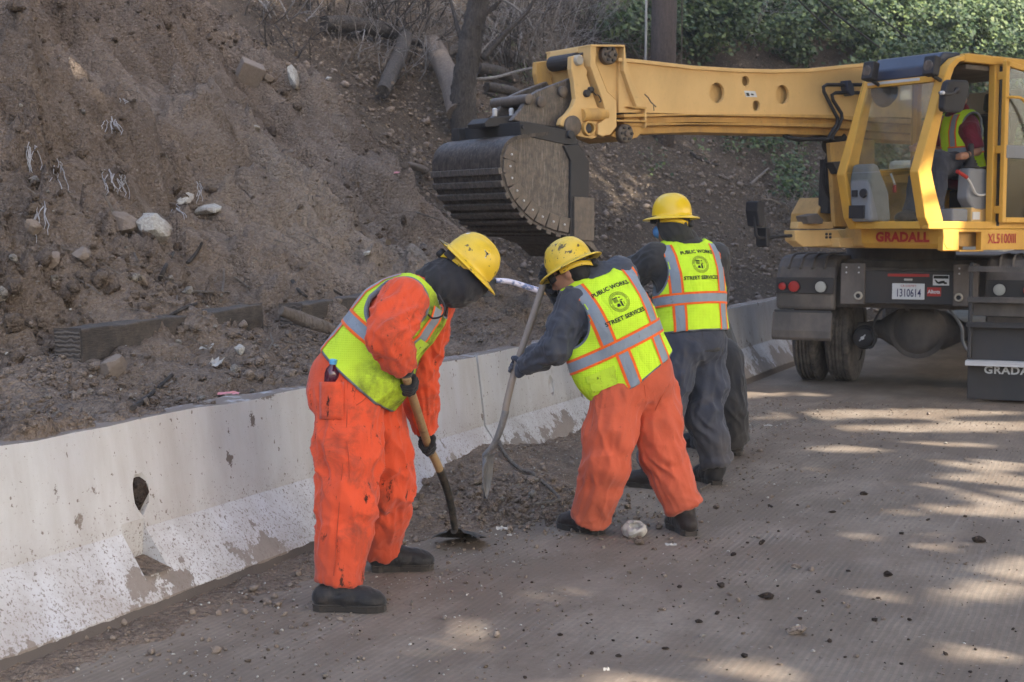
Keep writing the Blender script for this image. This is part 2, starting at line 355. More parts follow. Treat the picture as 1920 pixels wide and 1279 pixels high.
o = link_mesh('far_hillside', np_mesh('far_hillside', V2, F2), M_SOILF, smooth=True); tag(o, kind='structure')
_bf = BVHTree.FromPolygons([tuple(v) for v in V2], F2.tolist())
def hit_hill(px, py, far=None):
    """point of the hillside seen at a pixel of the photograph"""
    d = ray(px, py).normalized(); best = None
    for k, b in enumerate((_bt, _bf)):
        if far is not None and k != int(far): continue
        h = b.ray_cast(CAMP, d)
        if h[0] is not None and (best is None or h[3] < best[3]): best = h
    return (best[0], best[1]) if best else (at(px, py, 12), Vector((0, 0, 1)))

# ---- soil spilled over the foot of the barrier
def spill(S, T):
    P = np.stack([S, T, 0 * S], -1).reshape(-1, 3); sh = S.shape
    bank = 0.035 + 0.15 * np.exp(-((S - 4.15) / 1.0) ** 2) + 0.10 * np.exp(-((S - 6.6) / 1.2) ** 2) + 0.03 * sstep(S, 2.0, 3.2)
    reach = 0.30 + 0.65 * np.exp(-((S - 4.1) / 1.2) ** 2) + 0.35 * np.exp(-((S - 6.9) / 1.4) ** 2)
    reach = reach + 0.18 * fbm(P * 1.6 + 4, 3).reshape(sh)
    u = np.clip(-T / reach, -1, 2)
    z = bank * (1 - u) ** 1.0 - 0.012
    z = z + 0.05 * np.exp(-((S - 3.85) / 0.25) ** 2 - ((T + 0.5) / 0.25) ** 2)
    z = z + (0.030 * fbm(P * 5 + 7, 4) + 0.012 * fbm(P * 22 + 1, 2)).reshape(sh) * np.clip(1.4 - u, 0, 1)
    return z
V, F = grid_mesh(-1.0, 9.0, 0.02, -1.9, 0.22, 0.02, spill, cull=lambda S, T, Z: Z < -0.004)
o = link_mesh('spilled_soil', np_mesh('spilled_soil', V, F), M_SOIL, smooth=True); tag(o, kind='structure')
_bs = BVHTree.FromPolygons([tuple(v) for v in V], F.tolist())
def ground_at(x, y):
    h = _bs.ray_cast(Vector((x, y, 2)), Vector((0, 0, -1)))
    return max(0.0, h[0].z) if h[0] is not None else 0.0

# ================================================================== concrete barriers
m = MT('painted_concrete'); v0 = m.tc(); z = m.sep(v0)[2]
sv = m.sep(m.mapv(rot=(0, 0, ANG)))[1]                        # along the barrier
tone = m.noise(0.45, 3, 0.5, m.mapv(loc=(2.4, 1.3, 0.5)))
paint = m.mix(m.step(tone, 0.44, 0.56), (0.575, 0.580, 0.585), (0.480, 0.485, 0.535))
paint = m.mix(m.math('MULTIPLY', m.step(m.noise(3.0, 6, 0.65, m.mapv((1.4, 1.4, 0.30))), 0.40, 0.72), 0.60), paint, (0.37, 0.345, 0.325))
bare = m.mix(m.noise(9, 5, 0.7), (0.155, 0.128, 0.108), (0.270, 0.240, 0.215))
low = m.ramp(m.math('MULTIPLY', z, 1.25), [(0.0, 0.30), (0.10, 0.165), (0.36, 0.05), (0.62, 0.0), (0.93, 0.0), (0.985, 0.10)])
alongw = m.math('MULTIPLY', m.ramp(m.math('MULTIPLY_ADD', sv, 0.05, 0.0), [(0.36, 0.0), (0.46, 1.0)]), m.ramp(m.math('MULTIPLY', z, 1.25), [(0.25, 0.11), (0.55, 0.0)]))
chip = m.math('ADD', m.math('ADD', m.noise(3.4, 8, 0.72), low), alongw)
chipm = m.step(chip, 0.680, 0.695)
c = m.mix(chipm, paint, bare)
jv = m.mix(0.035, v0, m.noise(38, 3, 0.6, v0, col=True)); jv = m.mapv((1, 1, 0.7), vec=jv); sp = m.voro(70, vec=jv); sc_ = m.sep(m.voro(70, vec=jv, out='Color'))
dens = m.ramp(m.math('MULTIPLY', z, 1.25), [(0.1, 0.46), (0.40, 0.24), (0.60, 0.09), (1.0, 0.06)])
spot = m.math('MULTIPLY', m.math('LESS_THAN', sc_[0], dens), m.math('LESS_THAN', sp, m.math('MULTIPLY', sc_[1], 0.42)))
c = m.mix(m.math('MULTIPLY', spot, 0.8), c, (0.145, 0.115, 0.095))
fs_ = m.math('ADD', m.noise(75, 4, 0.7), m.ramp(m.math('MULTIPLY', z, 1.25), [(0.05, 0.115), (0.40, 0.075), (0.58, 0.0), (1.0, -0.0)])); c = m.mix(m.math('MULTIPLY', m.step(fs_, 0.655, 0.685), 0.75), c, (0.17, 0.14, 0.118))
sp2 = m.voro(9, vec=m.mapv((1, 1, 0.5), rot=(0.4, 0.3, 0))); s2 = m.sep(m.voro(9, vec=m.mapv((1, 1, 0.5), rot=(0.4, 0.3, 0)), out='Color'))
spot2 = m.math('MULTIPLY', m.math('LESS_THAN', s2[0], 0.14), m.math('LESS_THAN', m.math('ADD', sp2, m.math('MULTIPLY', m.math('SUBTRACT', m.noise(24, 5, 0.7), 0.5), 0.75)), 0.17))
c = m.mix(m.math('MULTIPLY', spot2, 0.9), c, (0.13, 0.105, 0.09))
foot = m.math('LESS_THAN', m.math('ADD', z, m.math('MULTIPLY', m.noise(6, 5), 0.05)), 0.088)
nz = m.sep(m.geo('Normal'))[2]; c = m.mix(m.math('MULTIPLY', m.step(nz, 0.75, 0.85), m.step(m.noise(7, 5, 0.7), 0.30, 0.46)), c, (0.205, 0.165, 0.135))
dz_ = m.math('MULTIPLY', m.ramp(m.math('MULTIPLY', z, 1.25), [(0.05, 0.85), (0.42, 0.50), (0.60, 0.12), (1.0, 0.05)]), m.step(m.noise(5, 6, 0.7), 0.30, 0.75)); c = m.mix(dz_, c, (0.285, 0.245, 0.215))
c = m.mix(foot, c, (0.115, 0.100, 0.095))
hgt = m.math('SUBTRACT', m.math('MULTIPLY', m.noise(60, 5, 0.6), 0.3), m.math('ADD', m.math('MULTIPLY', chipm, 0.5), m.math('MULTIPLY', spot2, 0.0)))
M_BARR = m.out(c, 0.85, nrm=m.bump(hgt, 0.5, 0.008), Specular_IOR_Level=0.25)
PROF = [(0, 0), (0, .075), (.178, .335), (.235, .79), (.385, .79), (.43, .335), (.61, .075), (.61, 0)]
def barrier(s0, s1, label, cuts=(), rnd=random.Random(3)):
    mb = MB(); n = 28; k = len(PROF); vs = []; P = []
    for i in range(n + 1):
        s = s0 + (s1 - s0) * i / n
        for (t, zz) in PROF:
            e = 0.006 if 0 < i < n else 0.0
            P.append((s, t + (rnd.uniform(-e, e) if zz > 0.7 else 0), zz + (rnd.uniform(-0.010, 0.004) if zz > 0.7 else 0)))
    vs = [st(s, t, zz - 0.004) for s, t, zz in P]
    fs = [(i * k + j, i * k + j + 1, (i + 1) * k + j + 1, (i + 1) * k + j) for i in range(n) for j in range(k - 1)]
    fs += [(i * k + k - 1, i * k, (i + 1) * k, (i + 1) * k + k - 1) for i in range(n)]
    fs += [tuple(range(k - 1, -1, -1)), tuple(range(n * k, n * k + k))]
    mb.add(vs, fs); o = mb.build('concrete_barrier', M_BARR)
    bmn = bmesh.new(); bmn.from_mesh(o.data); bmesh.ops.recalc_face_normals(bmn, faces=bmn.faces); bmn.to_mesh(o.data); bmn.free()
    for cut in cuts:
        md = o.modifiers.new('cut', 'BOOLEAN'); md.object = cut; md.operation = 'DIFFERENCE'; md.solver = 'EXACT'
    if cuts:
        dg = bpy.context.evaluated_depsgraph_get(); me = bpy.data.meshes.new_from_object(o.evaluated_get(dg))
        o.modifiers.clear(); o.data = me
        for cut in cuts: bpy.data.objects.remove(cut)
    b = o.modifiers.new('bevel', 'BEVEL'); b.width = 0.008; b.segments = 2; b.limit_method = 'ANGLE'; b.angle_limit = R(30)
    return tag(o, label, 'barrier', 'concrete barriers along the foot of the slope')
def rock_verts(rnd, sub=2, rough=0.25, flat=(1, 1, 1), facet=0):
    bm = bmesh.new(); bmesh.ops.create_icosphere(bm, subdivisions=sub, radius=1)
    V = np.array([v.co[:] for v in bm.verts]); F = [[l.index for l in f.verts] for f in bm.faces]; bm.free()
    off = np.array([rnd.uniform(0, 99) for _ in range(3)])
    r = 1 + rough * fbm(V * 1.3 + off, 3, 0.55)
    for _ in range(facet):
        n = np.array([rnd.gauss(0, 1) for _ in range(3)]); n /= np.linalg.norm(n); d = rnd.uniform(0.45, 0.8)
        q = (V * r[:, None]) @ n; r = np.where(q > d, r * d / np.maximum(q, 1e-6), r)
    return V * r[:, None] * np.array(flat), F
def pocket(s0, w, z0, z1):
    mb = MB(); a = [st(s0, -0.1, z0), st(s0 + w, -0.1, z0), st(s0 + w, -0.1, z1), st(s0, -0.1, z1)]
    b = [st(s0 + 0.01, 0.20, z0), st(s0 + w - 0.01, 0.20, z0), st(s0 + w - 0.01, 0.185, z1), st(s0 + 0.01, 0.185, z1)]
    mb.add(a + b, [(0, 1, 2, 3), (7, 6, 5, 4), (0, 4, 5, 1), (1, 5, 6, 2), (2, 6, 7, 3), (3, 7, 4, 0)]); o = mb.build('cut')
    bmn = bmesh.new(); bmn.from_mesh(o.data); bmesh.ops.recalc_face_normals(bmn, faces=bmn.faces); bmn.to_mesh(o.data); bmn.free()
    return o
def crater(c, r, seed):
    V, F = rock_verts(random.Random(seed), 2, 0.5); mb = MB()
    mb.add([c + Vector(v) * r + Vector((0, 0, v[2] * r * 0.7)) for v in V], F); return mb.build('cut')
def on_barrier(px, py):                                       # pixel -> point on the barrier's upper front face
    a, b = st(0, .178, .335), st(0, .235, .79); n = ES.cross(b - a).normalized()
    return onplane(px, py, a, n)
hole_p = on_barrier(264, 925); pk_s = to_st(onplane(300, 1085, st(0, 0.03, .12), ES.cross(st(0, .178, .335) - st(0, 0, .075)).normalized()))[0]
joint0 = to_st(on_barrier(905, 760))[0]; LEN = joint0 - (pk_s + 0.0)
print('joint', joint0, 'pocket', pk_s)
B1 = joint0 - 2 * 2.95
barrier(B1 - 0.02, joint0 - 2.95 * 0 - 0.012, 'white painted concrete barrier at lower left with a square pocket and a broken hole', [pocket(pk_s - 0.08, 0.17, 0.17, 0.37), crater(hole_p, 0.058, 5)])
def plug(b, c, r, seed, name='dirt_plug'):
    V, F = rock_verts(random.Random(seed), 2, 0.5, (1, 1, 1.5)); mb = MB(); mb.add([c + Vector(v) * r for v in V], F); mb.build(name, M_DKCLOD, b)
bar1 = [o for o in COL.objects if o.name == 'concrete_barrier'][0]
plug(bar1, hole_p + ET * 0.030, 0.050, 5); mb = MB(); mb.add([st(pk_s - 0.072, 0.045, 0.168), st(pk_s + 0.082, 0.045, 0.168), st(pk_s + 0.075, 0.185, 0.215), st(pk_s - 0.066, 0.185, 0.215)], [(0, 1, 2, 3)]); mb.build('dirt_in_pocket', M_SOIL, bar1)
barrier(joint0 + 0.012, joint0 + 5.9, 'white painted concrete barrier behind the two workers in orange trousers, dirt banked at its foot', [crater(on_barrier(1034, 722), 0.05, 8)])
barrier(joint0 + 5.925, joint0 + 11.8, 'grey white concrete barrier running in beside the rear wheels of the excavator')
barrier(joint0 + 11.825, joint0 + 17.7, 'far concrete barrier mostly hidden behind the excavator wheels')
# ================================================================== tall roadside trees opposite the slope: they shade the work site
def leaf_mat(name, a, b, c, trans=True):
    m = MT(name); r = m.geo('Random Per Island')
    col = m.ramp(r, [(0.0, a), (0.5, b), (1.0, c)])
    col = m.mix(m.math('MULTIPLY', m.noise(0.9, 2), 0.5), col, a)
    m.out(col, 0.55, Specular_IOR_Level=0.35)
    if not trans: return m.m
    tr = m.n.new('ShaderNodeBsdfTranslucent'); m.l.new(col, tr.inputs[0]); mx = m.n.new('ShaderNodeMixShader'); mx.inputs[0].default_value = 0.22
    m.l.new(m.b.outputs[0], mx.inputs[1]); m.l.new(tr.outputs[0], mx.inputs[2]); m.l.new(mx.outputs[0], m.n['Material Output'].inputs[0])
    return m.m
M_LEAF = leaf_mat('tree_leaves', (0.030, 0.050, 0.018), (0.050, 0.078, 0.025), (0.085, 0.110, 0.040), False)
m = MT('bark'); w = m.noise(9, 6, 0.7, m.mapv((1, 1, 0.18))); 
M_BARK = m.out(m.mix(w, (0.055, 0.042, 0.033), (0.19, 0.155, 0.125)), 0.95, nrm=m.bump(w, 1.0, 0.03))
SUNLIT = []                                                   # ground places (centre, half sizes along/across) that gaps in the canopy leave in the sun
def gap(px, py, ls, lt, z=0.0, rot=0.0):
    p = onz(px, py, z) if z < 1.2 else None
    SUNLIT.append((p.x, p.y, ls, lt, rot))
gap(1640, 776, 1.15, 0.20, rot=0.15); gap(1850, 800, 1.3, 0.20, rot=0.1); gap(1700, 838, 0.8, 0.07, rot=0.2)
gap(1900, 925, 0.30, 0.50, rot=0.1); gap(1860, 958, 0.55, 0.09, rot=0.1); gap(1900, 870, 0.5, 0.10, rot=0.1); gap(1905, 1060, 0.25, 0.16); gap(1780, 1110, 0.45, 0.10, rot=0.3)
gap(1290, 1285, 0.4, 0.08, rot=0.2); gap(1880, 1215, 0.3, 0.09, rot=0.2); gap(1700, 1010, 0.35, 0.06, rot=0.2)
def lit_from(p):                                              # any point of the place -> its spot on the ground along the sun's rays
    q = Vector(p) - SUN_DIR * (p[2] / SUN_DIR.z); return q
for p, a, b in ((at(1690, 450, 12.75), 0.55, 0.28), (at(1780, 445, 12.6), 0.5, 0.10)):
    q = lit_from(p); SUNLIT.append((q.x, q.y, a, b, 0.0))
for px, py in ((1840, 30), (1900, 60), (1760, 20), (1880, 10)):
    q = lit_from(hit_hill(px, py)[0]); SUNLIT.append((q.x, q.y, 4.5, 3.0, 0.0))
_sx = np.array(SUNLIT)
def shade_tree(loc, h, rad, n, seed, label):
    rnd = np.random.RandomState(seed); rr = random.Random(seed)
    root = empty('shade_tree', loc, label, 'tree', 'roadside trees shading the site')
    base = Vector(loc)
    tr = MB(); top = base + Vector((rr.uniform(-.5, .5), rr.uniform(-.5, .5), h))
    pts = [base.lerp(top, i / 6) + Vector((rr.uniform(-.12, .12), rr.uniform(-.12, .12), 0)) * (i > 0) for i in range(7)]
    tr.tube(pts, [0.30 - 0.035 * i for i in range(7)], 10)
    for k in range(9):
        a = rr.uniform(0, 6.28); st0 = base.lerp(top, rr.uniform(0.45, 0.95)); L = rad[0] * rr.uniform(0.6, 0.95)
        e = st0 + Vector((math.cos(a) * L, math.sin(a) * L, rr.uniform(0.3, 2.0)))
        mid = st0.lerp(e, 0.5) + Vector((0, 0, 0.35)); tr.tube([st0, mid, e], [0.10, 0.06, 0.02], 6)
    tr.build('trunk', M_BARK, root, smooth=True)
    # leaves gathered in clumps through the crown
    nc = 70; cd = rnd.normal(size=(nc, 3)); cd /= np.linalg.norm(cd, axis=1)[:, None]
    cc = cd * (rnd.uniform(0.15, 1, (nc, 1)) ** 0.5) * np.array(rad) * 0.85
    ci = rnd.randint(0, nc, n); P = cc[ci] + rnd.normal(size=(n, 3)) * 0.55
    P += np.array([base.x, base.y, base.z + h])
    g = P - np.array(SUN_DIR)[None] * (P[:, 2] / SUN_DIR.z)[:, None]
    keep = np.ones(n, bool)
    for (x, y, ls, lt, ro) in SUNLIT:
        # half sizes run along/across the image's horizontal
        dx, dy = g[:, 0] - x, g[:, 1] - y; ca, sa = math.cos(ro), math.sin(ro)
        u = (dx * ca + dy * sa) / (ls + 0.14); w_ = (-dx * sa + dy * ca) / (lt * 1.5 + 0.15)
        keep &= (u * u + w_ * w_) * (1 + 0.5 * noise3(np.stack([g[:, 0] * 2.5, g[:, 1] * 2.5, 0 * g[:, 0]], -1))) > 1
    P = P[keep]; n = len(P)
    a = rnd.normal(size=(n, 3)); a /= np.linalg.norm(a, axis=1)[:, None]; b = np.cross(a, rnd.normal(size=(n, 3))); b /= np.linalg.norm(b, axis=1)[:, None]
    L = rnd.uniform(0.16, 0.275, (n, 1)); W = L * rnd.uniform(0.5, 0.7, (n, 1))
    c = np.cross(a, b)
    V = np.stack([P - a * L, P + b * W + c * 0.03, P + a * L, P - b * W + c * 0.03], 1).reshape(-1, 3)
    F = np.arange(4 * n).reshape(-1, 4)
    link_mesh('crown', np_mesh('crown', V, F), M_LEAF, root)
    return root
k = 0
for row, (t, h, rad, n) in enumerate(((-9.6, 14.5, (3.9, 3.9, 8.2), 8800), (-14.2, 10.5, (3.9, 3.9, 5.6), 8200))):
    for j in range(9):
        s = -8.5 + 4.4 * j + (2.0 if row else 0)
        p = st(s, t); shade_tree((p.x, p.y, 0), h, rad, n, 50 + k, 'tall leafy tree on the road side opposite the slope, outside the view'); k += 1
# ================================================================== materials for machines and tools
def paint_mat(name, col, dirt=(0.20, 0.15, 0.105), amt=0.35, rough=0.45, scale=3.0):
    m = MT(name); a = m.noise(scale, 6, 0.65, m.mapv((1, 1, 0.5))); b = m.noise(28, 5, 0.7); f = m.noise(0.8, 3, 0.5)
    c = m.mix(m.math('MULTIPLY', m.step(a, 0.40, 0.78), amt), col, dirt)
    c = m.mix(m.math('MULTIPLY', m.step(b, 0.60, 0.72), amt * 0.9), c, tuple(x * 0.45 for x in dirt))
    c = m.mix(m.math('MULTIPLY', f, 0.25), c, tuple(min(1, x * 1.25) for x in col))
    return m.out(c, m.ramp(a, [(0.3, rough), (0.7, min(1, rough + 0.35))]), nrm=m.bump(m.math('ADD', b, a), 0.08, 0.01), Specular_IOR_Level=0.4)
M_YEL = paint_mat('machine_yellow', (0.70, 0.46, 0.19), amt=0.26)
M_YELB = paint_mat('cab_yellow', (0.64, 0.345, 0.050), amt=0.28)
M_YELD = paint_mat('worn_yellow', (0.58, 0.34, 0.10), amt=0.60, scale=7)
M_BLK = paint_mat('black_steel', (0.030, 0.030, 0.033), (0.16, 0.13, 0.105), 0.30, 0.5)
M_DUSTBLK = paint_mat('dusty_black', (0.080, 0.074, 0.071), (0.24, 0.20, 0.17), 0.9, 0.8)
M_PLAST = paint_mat('black_plastic', (0.022, 0.022, 0.026), (0.12, 0.10, 0.09), 0.18, 0.5)
M_GREY = paint_mat('grey_plastic', (0.22, 0.23, 0.25), (0.18, 0.15, 0.12), 0.30, 0.6)
M_SKYL = paint_mat('tinted_roof_panel', (0.030, 0.040, 0.070), (0.12, 0.12, 0.13), 0.15, 0.25)
M_CREAM = paint_mat('cream_paint', (0.42, 0.39, 0.33), amt=0.3)
M_CHROME = paint_mat('bare_metal', (0.55, 0.55, 0.56), (0.25, 0.22, 0.19), 0.35, 0.4)
M_WHITE = paint_mat('white_plate', (0.62, 0.64, 0.66), (0.35, 0.30, 0.26), 0.2, 0.5)
M_RED = paint_mat('red_lens', (0.36, 0.020, 0.016), (0.22, 0.08, 0.06), 0.3, 0.25)
M_CLEAR = paint_mat('white_lens', (0.42, 0.42, 0.39), (0.28, 0.24, 0.20), 0.3, 0.2)
M_TXTRED = paint_mat('red_lettering', (0.42, 0.028, 0.022), (0.25, 0.08, 0.05), 0.2, 0.5)
M_TXTBLK = paint_mat('black_lettering', (0.018, 0.020, 0.020), (0.05, 0.05, 0.04), 0.1, 0.7)
M_TXTNAVY = paint_mat('navy_lettering', (0.018, 0.022, 0.09), (0.10, 0.10, 0.10), 0.1, 0.6)
def steel_mat(name, base, rust, light, amt=0.5, streak=(6, 6, 0.6)):
    m = MT(name); a = m.noise(5, 6, 0.7, m.mapv(streak)); b = m.noise(20, 6, 0.7); s = m.noise(14, 5, 0.7, m.mapv((7, 7, 0.6)))
    c = m.mix(m.step(b, 0.40, 0.66), base, rust); c = m.mix(m.math('MULTIPLY', m.step(s, 0.52, 0.72), amt), c, light)
    return m.out(c, m.ramp(a, [(0.3, 0.42), (0.7, 0.75)]), m.ramp(b, [(0.4, 0.45), (0.65, 0.05)]), nrm=m.bump(b, 0.25, 0.01))
M_BUCK = steel_mat('worn_bucket_steel', (0.085, 0.077, 0.072), (0.135, 0.105, 0.085), (0.34, 0.31, 0.285), 0.6)
M_BUCKD = steel_mat('dark_bucket_shell', (0.040, 0.035, 0.033), (0.085, 0.066, 0.054), (0.24, 0.21, 0.19), 0.5)
M_WEAR = steel_mat('wear_plate_steel', (0.115, 0.100, 0.088), (0.150, 0.115, 0.090), (0.25, 0.22, 0.20), 0.3)
m = MT('tyre_rubber'); b = m.noise(14, 6, 0.7)
M_TYRE = m.out(m.mix(m.step(b, 0.35, 0.7), (0.040, 0.036, 0.034), (0.165, 0.140, 0.118)), 0.85, nrm=m.bump(m.noise(60), 0.2, 0.01))
def glass_mat(name, tint, refl=0.10):
    m = MT(name); m.n.remove(m.b); t = m.n.new('ShaderNodeBsdfTransparent'); t.inputs[0].default_value = (*tint, 1)
    g = m.n.new('ShaderNodeBsdfGlossy'); g.inputs['Roughness'].default_value = 0.04
    lw = m.n.new('ShaderNodeLayerWeight'); lw.inputs[0].default_value = 0.5; fr = m.math('MULTIPLY_ADD', m.math('POWER', lw.outputs['Facing'], 4.0), 0.5, 0.03); mx = m.n.new('ShaderNodeMixShader')
    d = m.n.new('ShaderNodeBsdfDiffuse'); d.inputs[0].default_value = (0.30, 0.26, 0.21, 1); mx2 = m.n.new('ShaderNodeMixShader')
    m.l.new(m.ramp(m.noise(4, 5, 0.7), [(0.45, 0.03), (0.75, 0.16)]), mx2.inputs[0])
    m.l.new(fr, mx.inputs[0]); m.l.new(t.outputs[0], mx.inputs[1]); m.l.new(g.outputs[0], mx.inputs[2])
    m.l.new(mx.outputs[0], mx2.inputs[1]); m.l.new(d.outputs[0], mx2.inputs[2]); m.l.new(mx2.outputs[0], m.n['Material Output'].inputs[0])
    return m.m
M_GLASS = glass_mat('window_glass', (0.90, 0.92, 0.90))
M_GLASSY = glass_mat('tinted_door_glass', (0.45, 0.40, 0.16))
FONT = None
def text_mesh(body, size, bold=0.0, spacing=1.0, shear=0.0, align='CENTER', xs=1.0):
    """flat lettering as vertices/faces in x,y (centred)"""
    c = bpy.data.curves.new('t', 'FONT'); c.body = body; c.size = size; c.align_x = align; c.align_y = 'CENTER'
    c.offset = bold; c.space_character = spacing; c.shear = shear; c.resolution_u = 3
    o = bpy.data.objects.new('t', c); COL.objects.link(o); dg = bpy.context.evaluated_depsgraph_get()
    me = bpy.data.meshes.new_from_object(o.evaluated_get(dg)); bpy.data.objects.remove(o)
    V = np.array([v.co[:] for v in me.vertices]); F = [tuple(p.vertices) for p in me.polygons]
    V[:, 0] *= xs
    return V, F
def lettering(name, body, size, origin, xdir, ydir, mat, parent, bold=0.0, spacing=1.0, shear=0.0, lift=0.004, align='CENTER', xs=1.0):
    V, F = text_mesh(body, size, bold, spacing, shear, align, xs); xd, yd = Vector(xdir).normalized(), Vector(ydir).normalized(); n = xd.cross(yd)
    mb = MB(); mb.add([Vector(origin) + xd * v[0] + yd * v[1] + n * lift for v in V], F)
    return mb.build(name, mat, parent)
# ================================================================== the wheeled excavator
TC = Vector((3.82, 13.70, 0)); TU = -ET; TV = ES; UP = Vector((0, 0, 1))
def tp(u, v, z): return TC + TU * u + TV * v + UP * z
BA = R(35); BD = Vector((-math.cos(BA), -math.sin(BA), 0)); BQ = Vector((math.sin(BA), -math.cos(BA), 0))
TURN = Vector((4.22, 14.60, 0)) - BQ * 0.30
def sp(d, q, z): return TURN + BD * d + BQ * q + UP * z         # along boom, towards the operator's side, up
def tr(pts, lat, sc=None):                                       # trace an outline onto the upright plane at that offset from the boom's centre line
    o = TURN + BQ * lat
    if sc: x0, y0, k = sc; pts = [(x0 + x / k, y0 + y / k) for x, y in pts]
    return [onplane(x, y, o, BQ) for x, y in pts]
XC = empty('excavator', tp(0, 1.1, 0), 'yellow wheeled excavator with telescopic boom reaching left over the barrier', 'excavator')
ROT_T = Matrix((TU, TV, UP)).transposed(); ROT_S = Matrix((BD, BQ, UP)).transposed()
def tbox(mb, u0, u1, v0, v1, z0, z1): return mb.box(tp((u0 + u1) / 2, (v0 + v1) / 2, (z0 + z1) / 2), (abs(u1 - u0), abs(v1 - v0), z1 - z0), ROT_T)
def sbox(mb, d0, d1, q0, q1, z0, z1): return mb.box(sp((d0 + d1) / 2, (q0 + q1) / 2, (z0 + z1) / 2), (abs(d1 - d0), abs(q1 - q0), z1 - z0), ROT_S)
def part(name, mat, fn, parent=XC, bevel=0.008, smooth=False, auto=None):
    mb = MB(); fn(mb); return mb.build(name, mat, parent, smooth, bevel, auto)
# ---- undercarriage
part('chassis', M_DUSTBLK, lambda b: (tbox(b, -0.55, -0.38, 0.25, 8.0, 0.86, 1.16), tbox(b, 0.38, 0.55, 0.25, 8.0, 0.86, 1.16), tbox(b, -0.85, 0.85, 0.30, 0.38, 0.82, 1.22), tbox(b, -1.15, 1.15, 0.6, 7.6, 1.17, 1.30), tbox(b, -0.9, 0.9, 2.0, 6.5, 0.75, 1.165)))
part('rear_crossmember', M_BLK, lambda b: tbox(b, -0.62, 0.60, 0.02, 0.10, 0.88, 1.20))
def wheel(u, v, side):
    w = part('wheel', M_TYRE, lambda b: b._lathe(tp(u - 0.14, v, 0.52), TU, [(0.0, 0.30), (0.0, 0.44), (0.02, 0.49), (0.045, 0.515)] + sum([[(0.045 + 0.19 * i / 5 + 0.004, 0.52), (0.045 + 0.19 * (i + 1) / 5 - 0.010, 0.52), (0.045 + 0.19 * (i + 1) / 5 - 0.010, 0.506), (0.045 + 0.19 * (i + 1) / 5 + 0.002, 0.506)] for i in range(5)], [])[:-2] + [(0.245, 0.515), (0.262, 0.49), (0.28, 0.44), (0.28, 0.30)], 48, False), auto=30, bevel=0, smooth=True)
    part('rim', M_DUSTBLK, lambda b: b._lathe(tp(u - 0.13, v, 0.52), TU, [(0.0, 0.30), (0.04, 0.26), (0.10, 0.24), (0.13, 0.10), (0.16, 0.24), (0.22, 0.26), (0.26, 0.30)], 28, True), parent=w, bevel=0)
    # cross sipes so that the tread reads as rubber blocks
    def sipes(b):
        for k in range(44):
            a = 2 * math.pi * k / 44
            for i in (0, 4):
                p = tp(u - 0.14 + 0.045 + 0.19 * (i + 0.45) / 5, v, 0.52) + (TV * math.cos(a) + UP * math.sin(a)) * 0.518
                rot = Matrix((TU, (TV * -math.sin(a) + UP * math.cos(a)), (TV * math.cos(a) + UP * math.sin(a)))).transposed()
                b.box(p, (0.026, 0.040, 0.012), rot)
    tag(part('tread_block', M_TYRE, sipes, parent=w, bevel=0), kind='stuff')
    return w
for u in (-1.13, -0.79, 0.79, 1.13): wheel(u, 1.1, 0)
for u in (-1.05, 1.05): wheel(u, 6.3, 0)
# axle with differential
def diff(b):
    c = tp(-0.02, 0.92, 0.57)
    b.lathe(c, TV, [(-0.20, 0.08), (-0.19, 0.15), (-0.15, 0.215), (-0.08, 0.255), (0.0, 0.275), (0.10, 0.275), (0.22, 0.24), (0.34, 0.12)], 28)
    b.tube([tp(-1.0, 1.1, .53), tp(-0.62, 1.08, .55), tp(-0.42, 1.05, .56), tp(-0.25, 1.0, .57), tp(0.22, 1.0, .57), tp(0.40, 1.05, .56), tp(0.62, 1.08, .55), tp(1.0, 1.1, .53)], [.075, .075, .10, .20, .20, .10, .075, .075], 16)
    b.lathe(c, TV, [(-0.115, 0.262), (-0.10, 0.285), (-0.06, 0.285), (-0.045, 0.268)], 28)
ax = part('rear_axle', M_DUSTBLK, diff, bevel=0, smooth=True, auto=40)
part('axle_bracket', M_DUSTBLK, lambda b: (b.beam(tp(-0.12, 0.8, .78), tp(-0.12, 0.7, .96), .05, .06), b.beam(tp(0.12, 0.8, .78), tp(0.12, 0.7, .96), .05, .06)), parent=ax)
for u in (-0.78 + 0.26, 0.60):
    z = 0.50
    ch = part('brake_chamber', M_PLAST, lambda b: b.lathe(tp(u, 0.55, z), TV, [(-0.02, 0.06), (0.0, 0.095), (0.05, 0.105), (0.10, 0.108), (0.11, 0.125), (0.14, 0.125), (0.15, 0.10), (0.25, 0.09)], 22), bevel=0, smooth=True, auto=35)
    part('release_bolt', M_CHROME, lambda b: (b.beam(tp(u - 0.03, 0.52, z - 0.03), tp(u + 0.03, 0.52, z + 0.035), 0.012, 0.012), b.lathe(tp(u, 0.51, z), TV, [(0, .018), (.03, .018)], 10)), parent=ch, bevel=0)
def hose(pts, r, name='air_hose', mat=None):
    part(name, mat or M_GREY, lambda b: b.tube(smooth_path(pts), r, 7), bevel=0, smooth=True)
def smooth_path(pts, n=6):
    pts = [Vector(p) for p in pts]; out = []
    for i in range(len(pts) - 1):
        p0, p1, p2, p3 = pts[max(i - 1, 0)], pts[i], pts[i + 1], pts[min(i + 2, len(pts) - 1)]
        for k in range(n):
            t = k / n; out.append(0.5 * ((2 * p1) + (p2 - p0) * t + (2 * p0 - 5 * p1 + 4 * p2 - p3) * t * t + (3 * p1 - p0 - 3 * p2 + p3) * t ** 3))
    return out + [pts[-1]]
hose([tp(0.28, 0.45, .86), tp(.36, .45, .78), tp(.45, .45, .64), tp(.46, .5, .5), tp(.52, .52, .40), tp(.62, .55, .39)], 0.016)
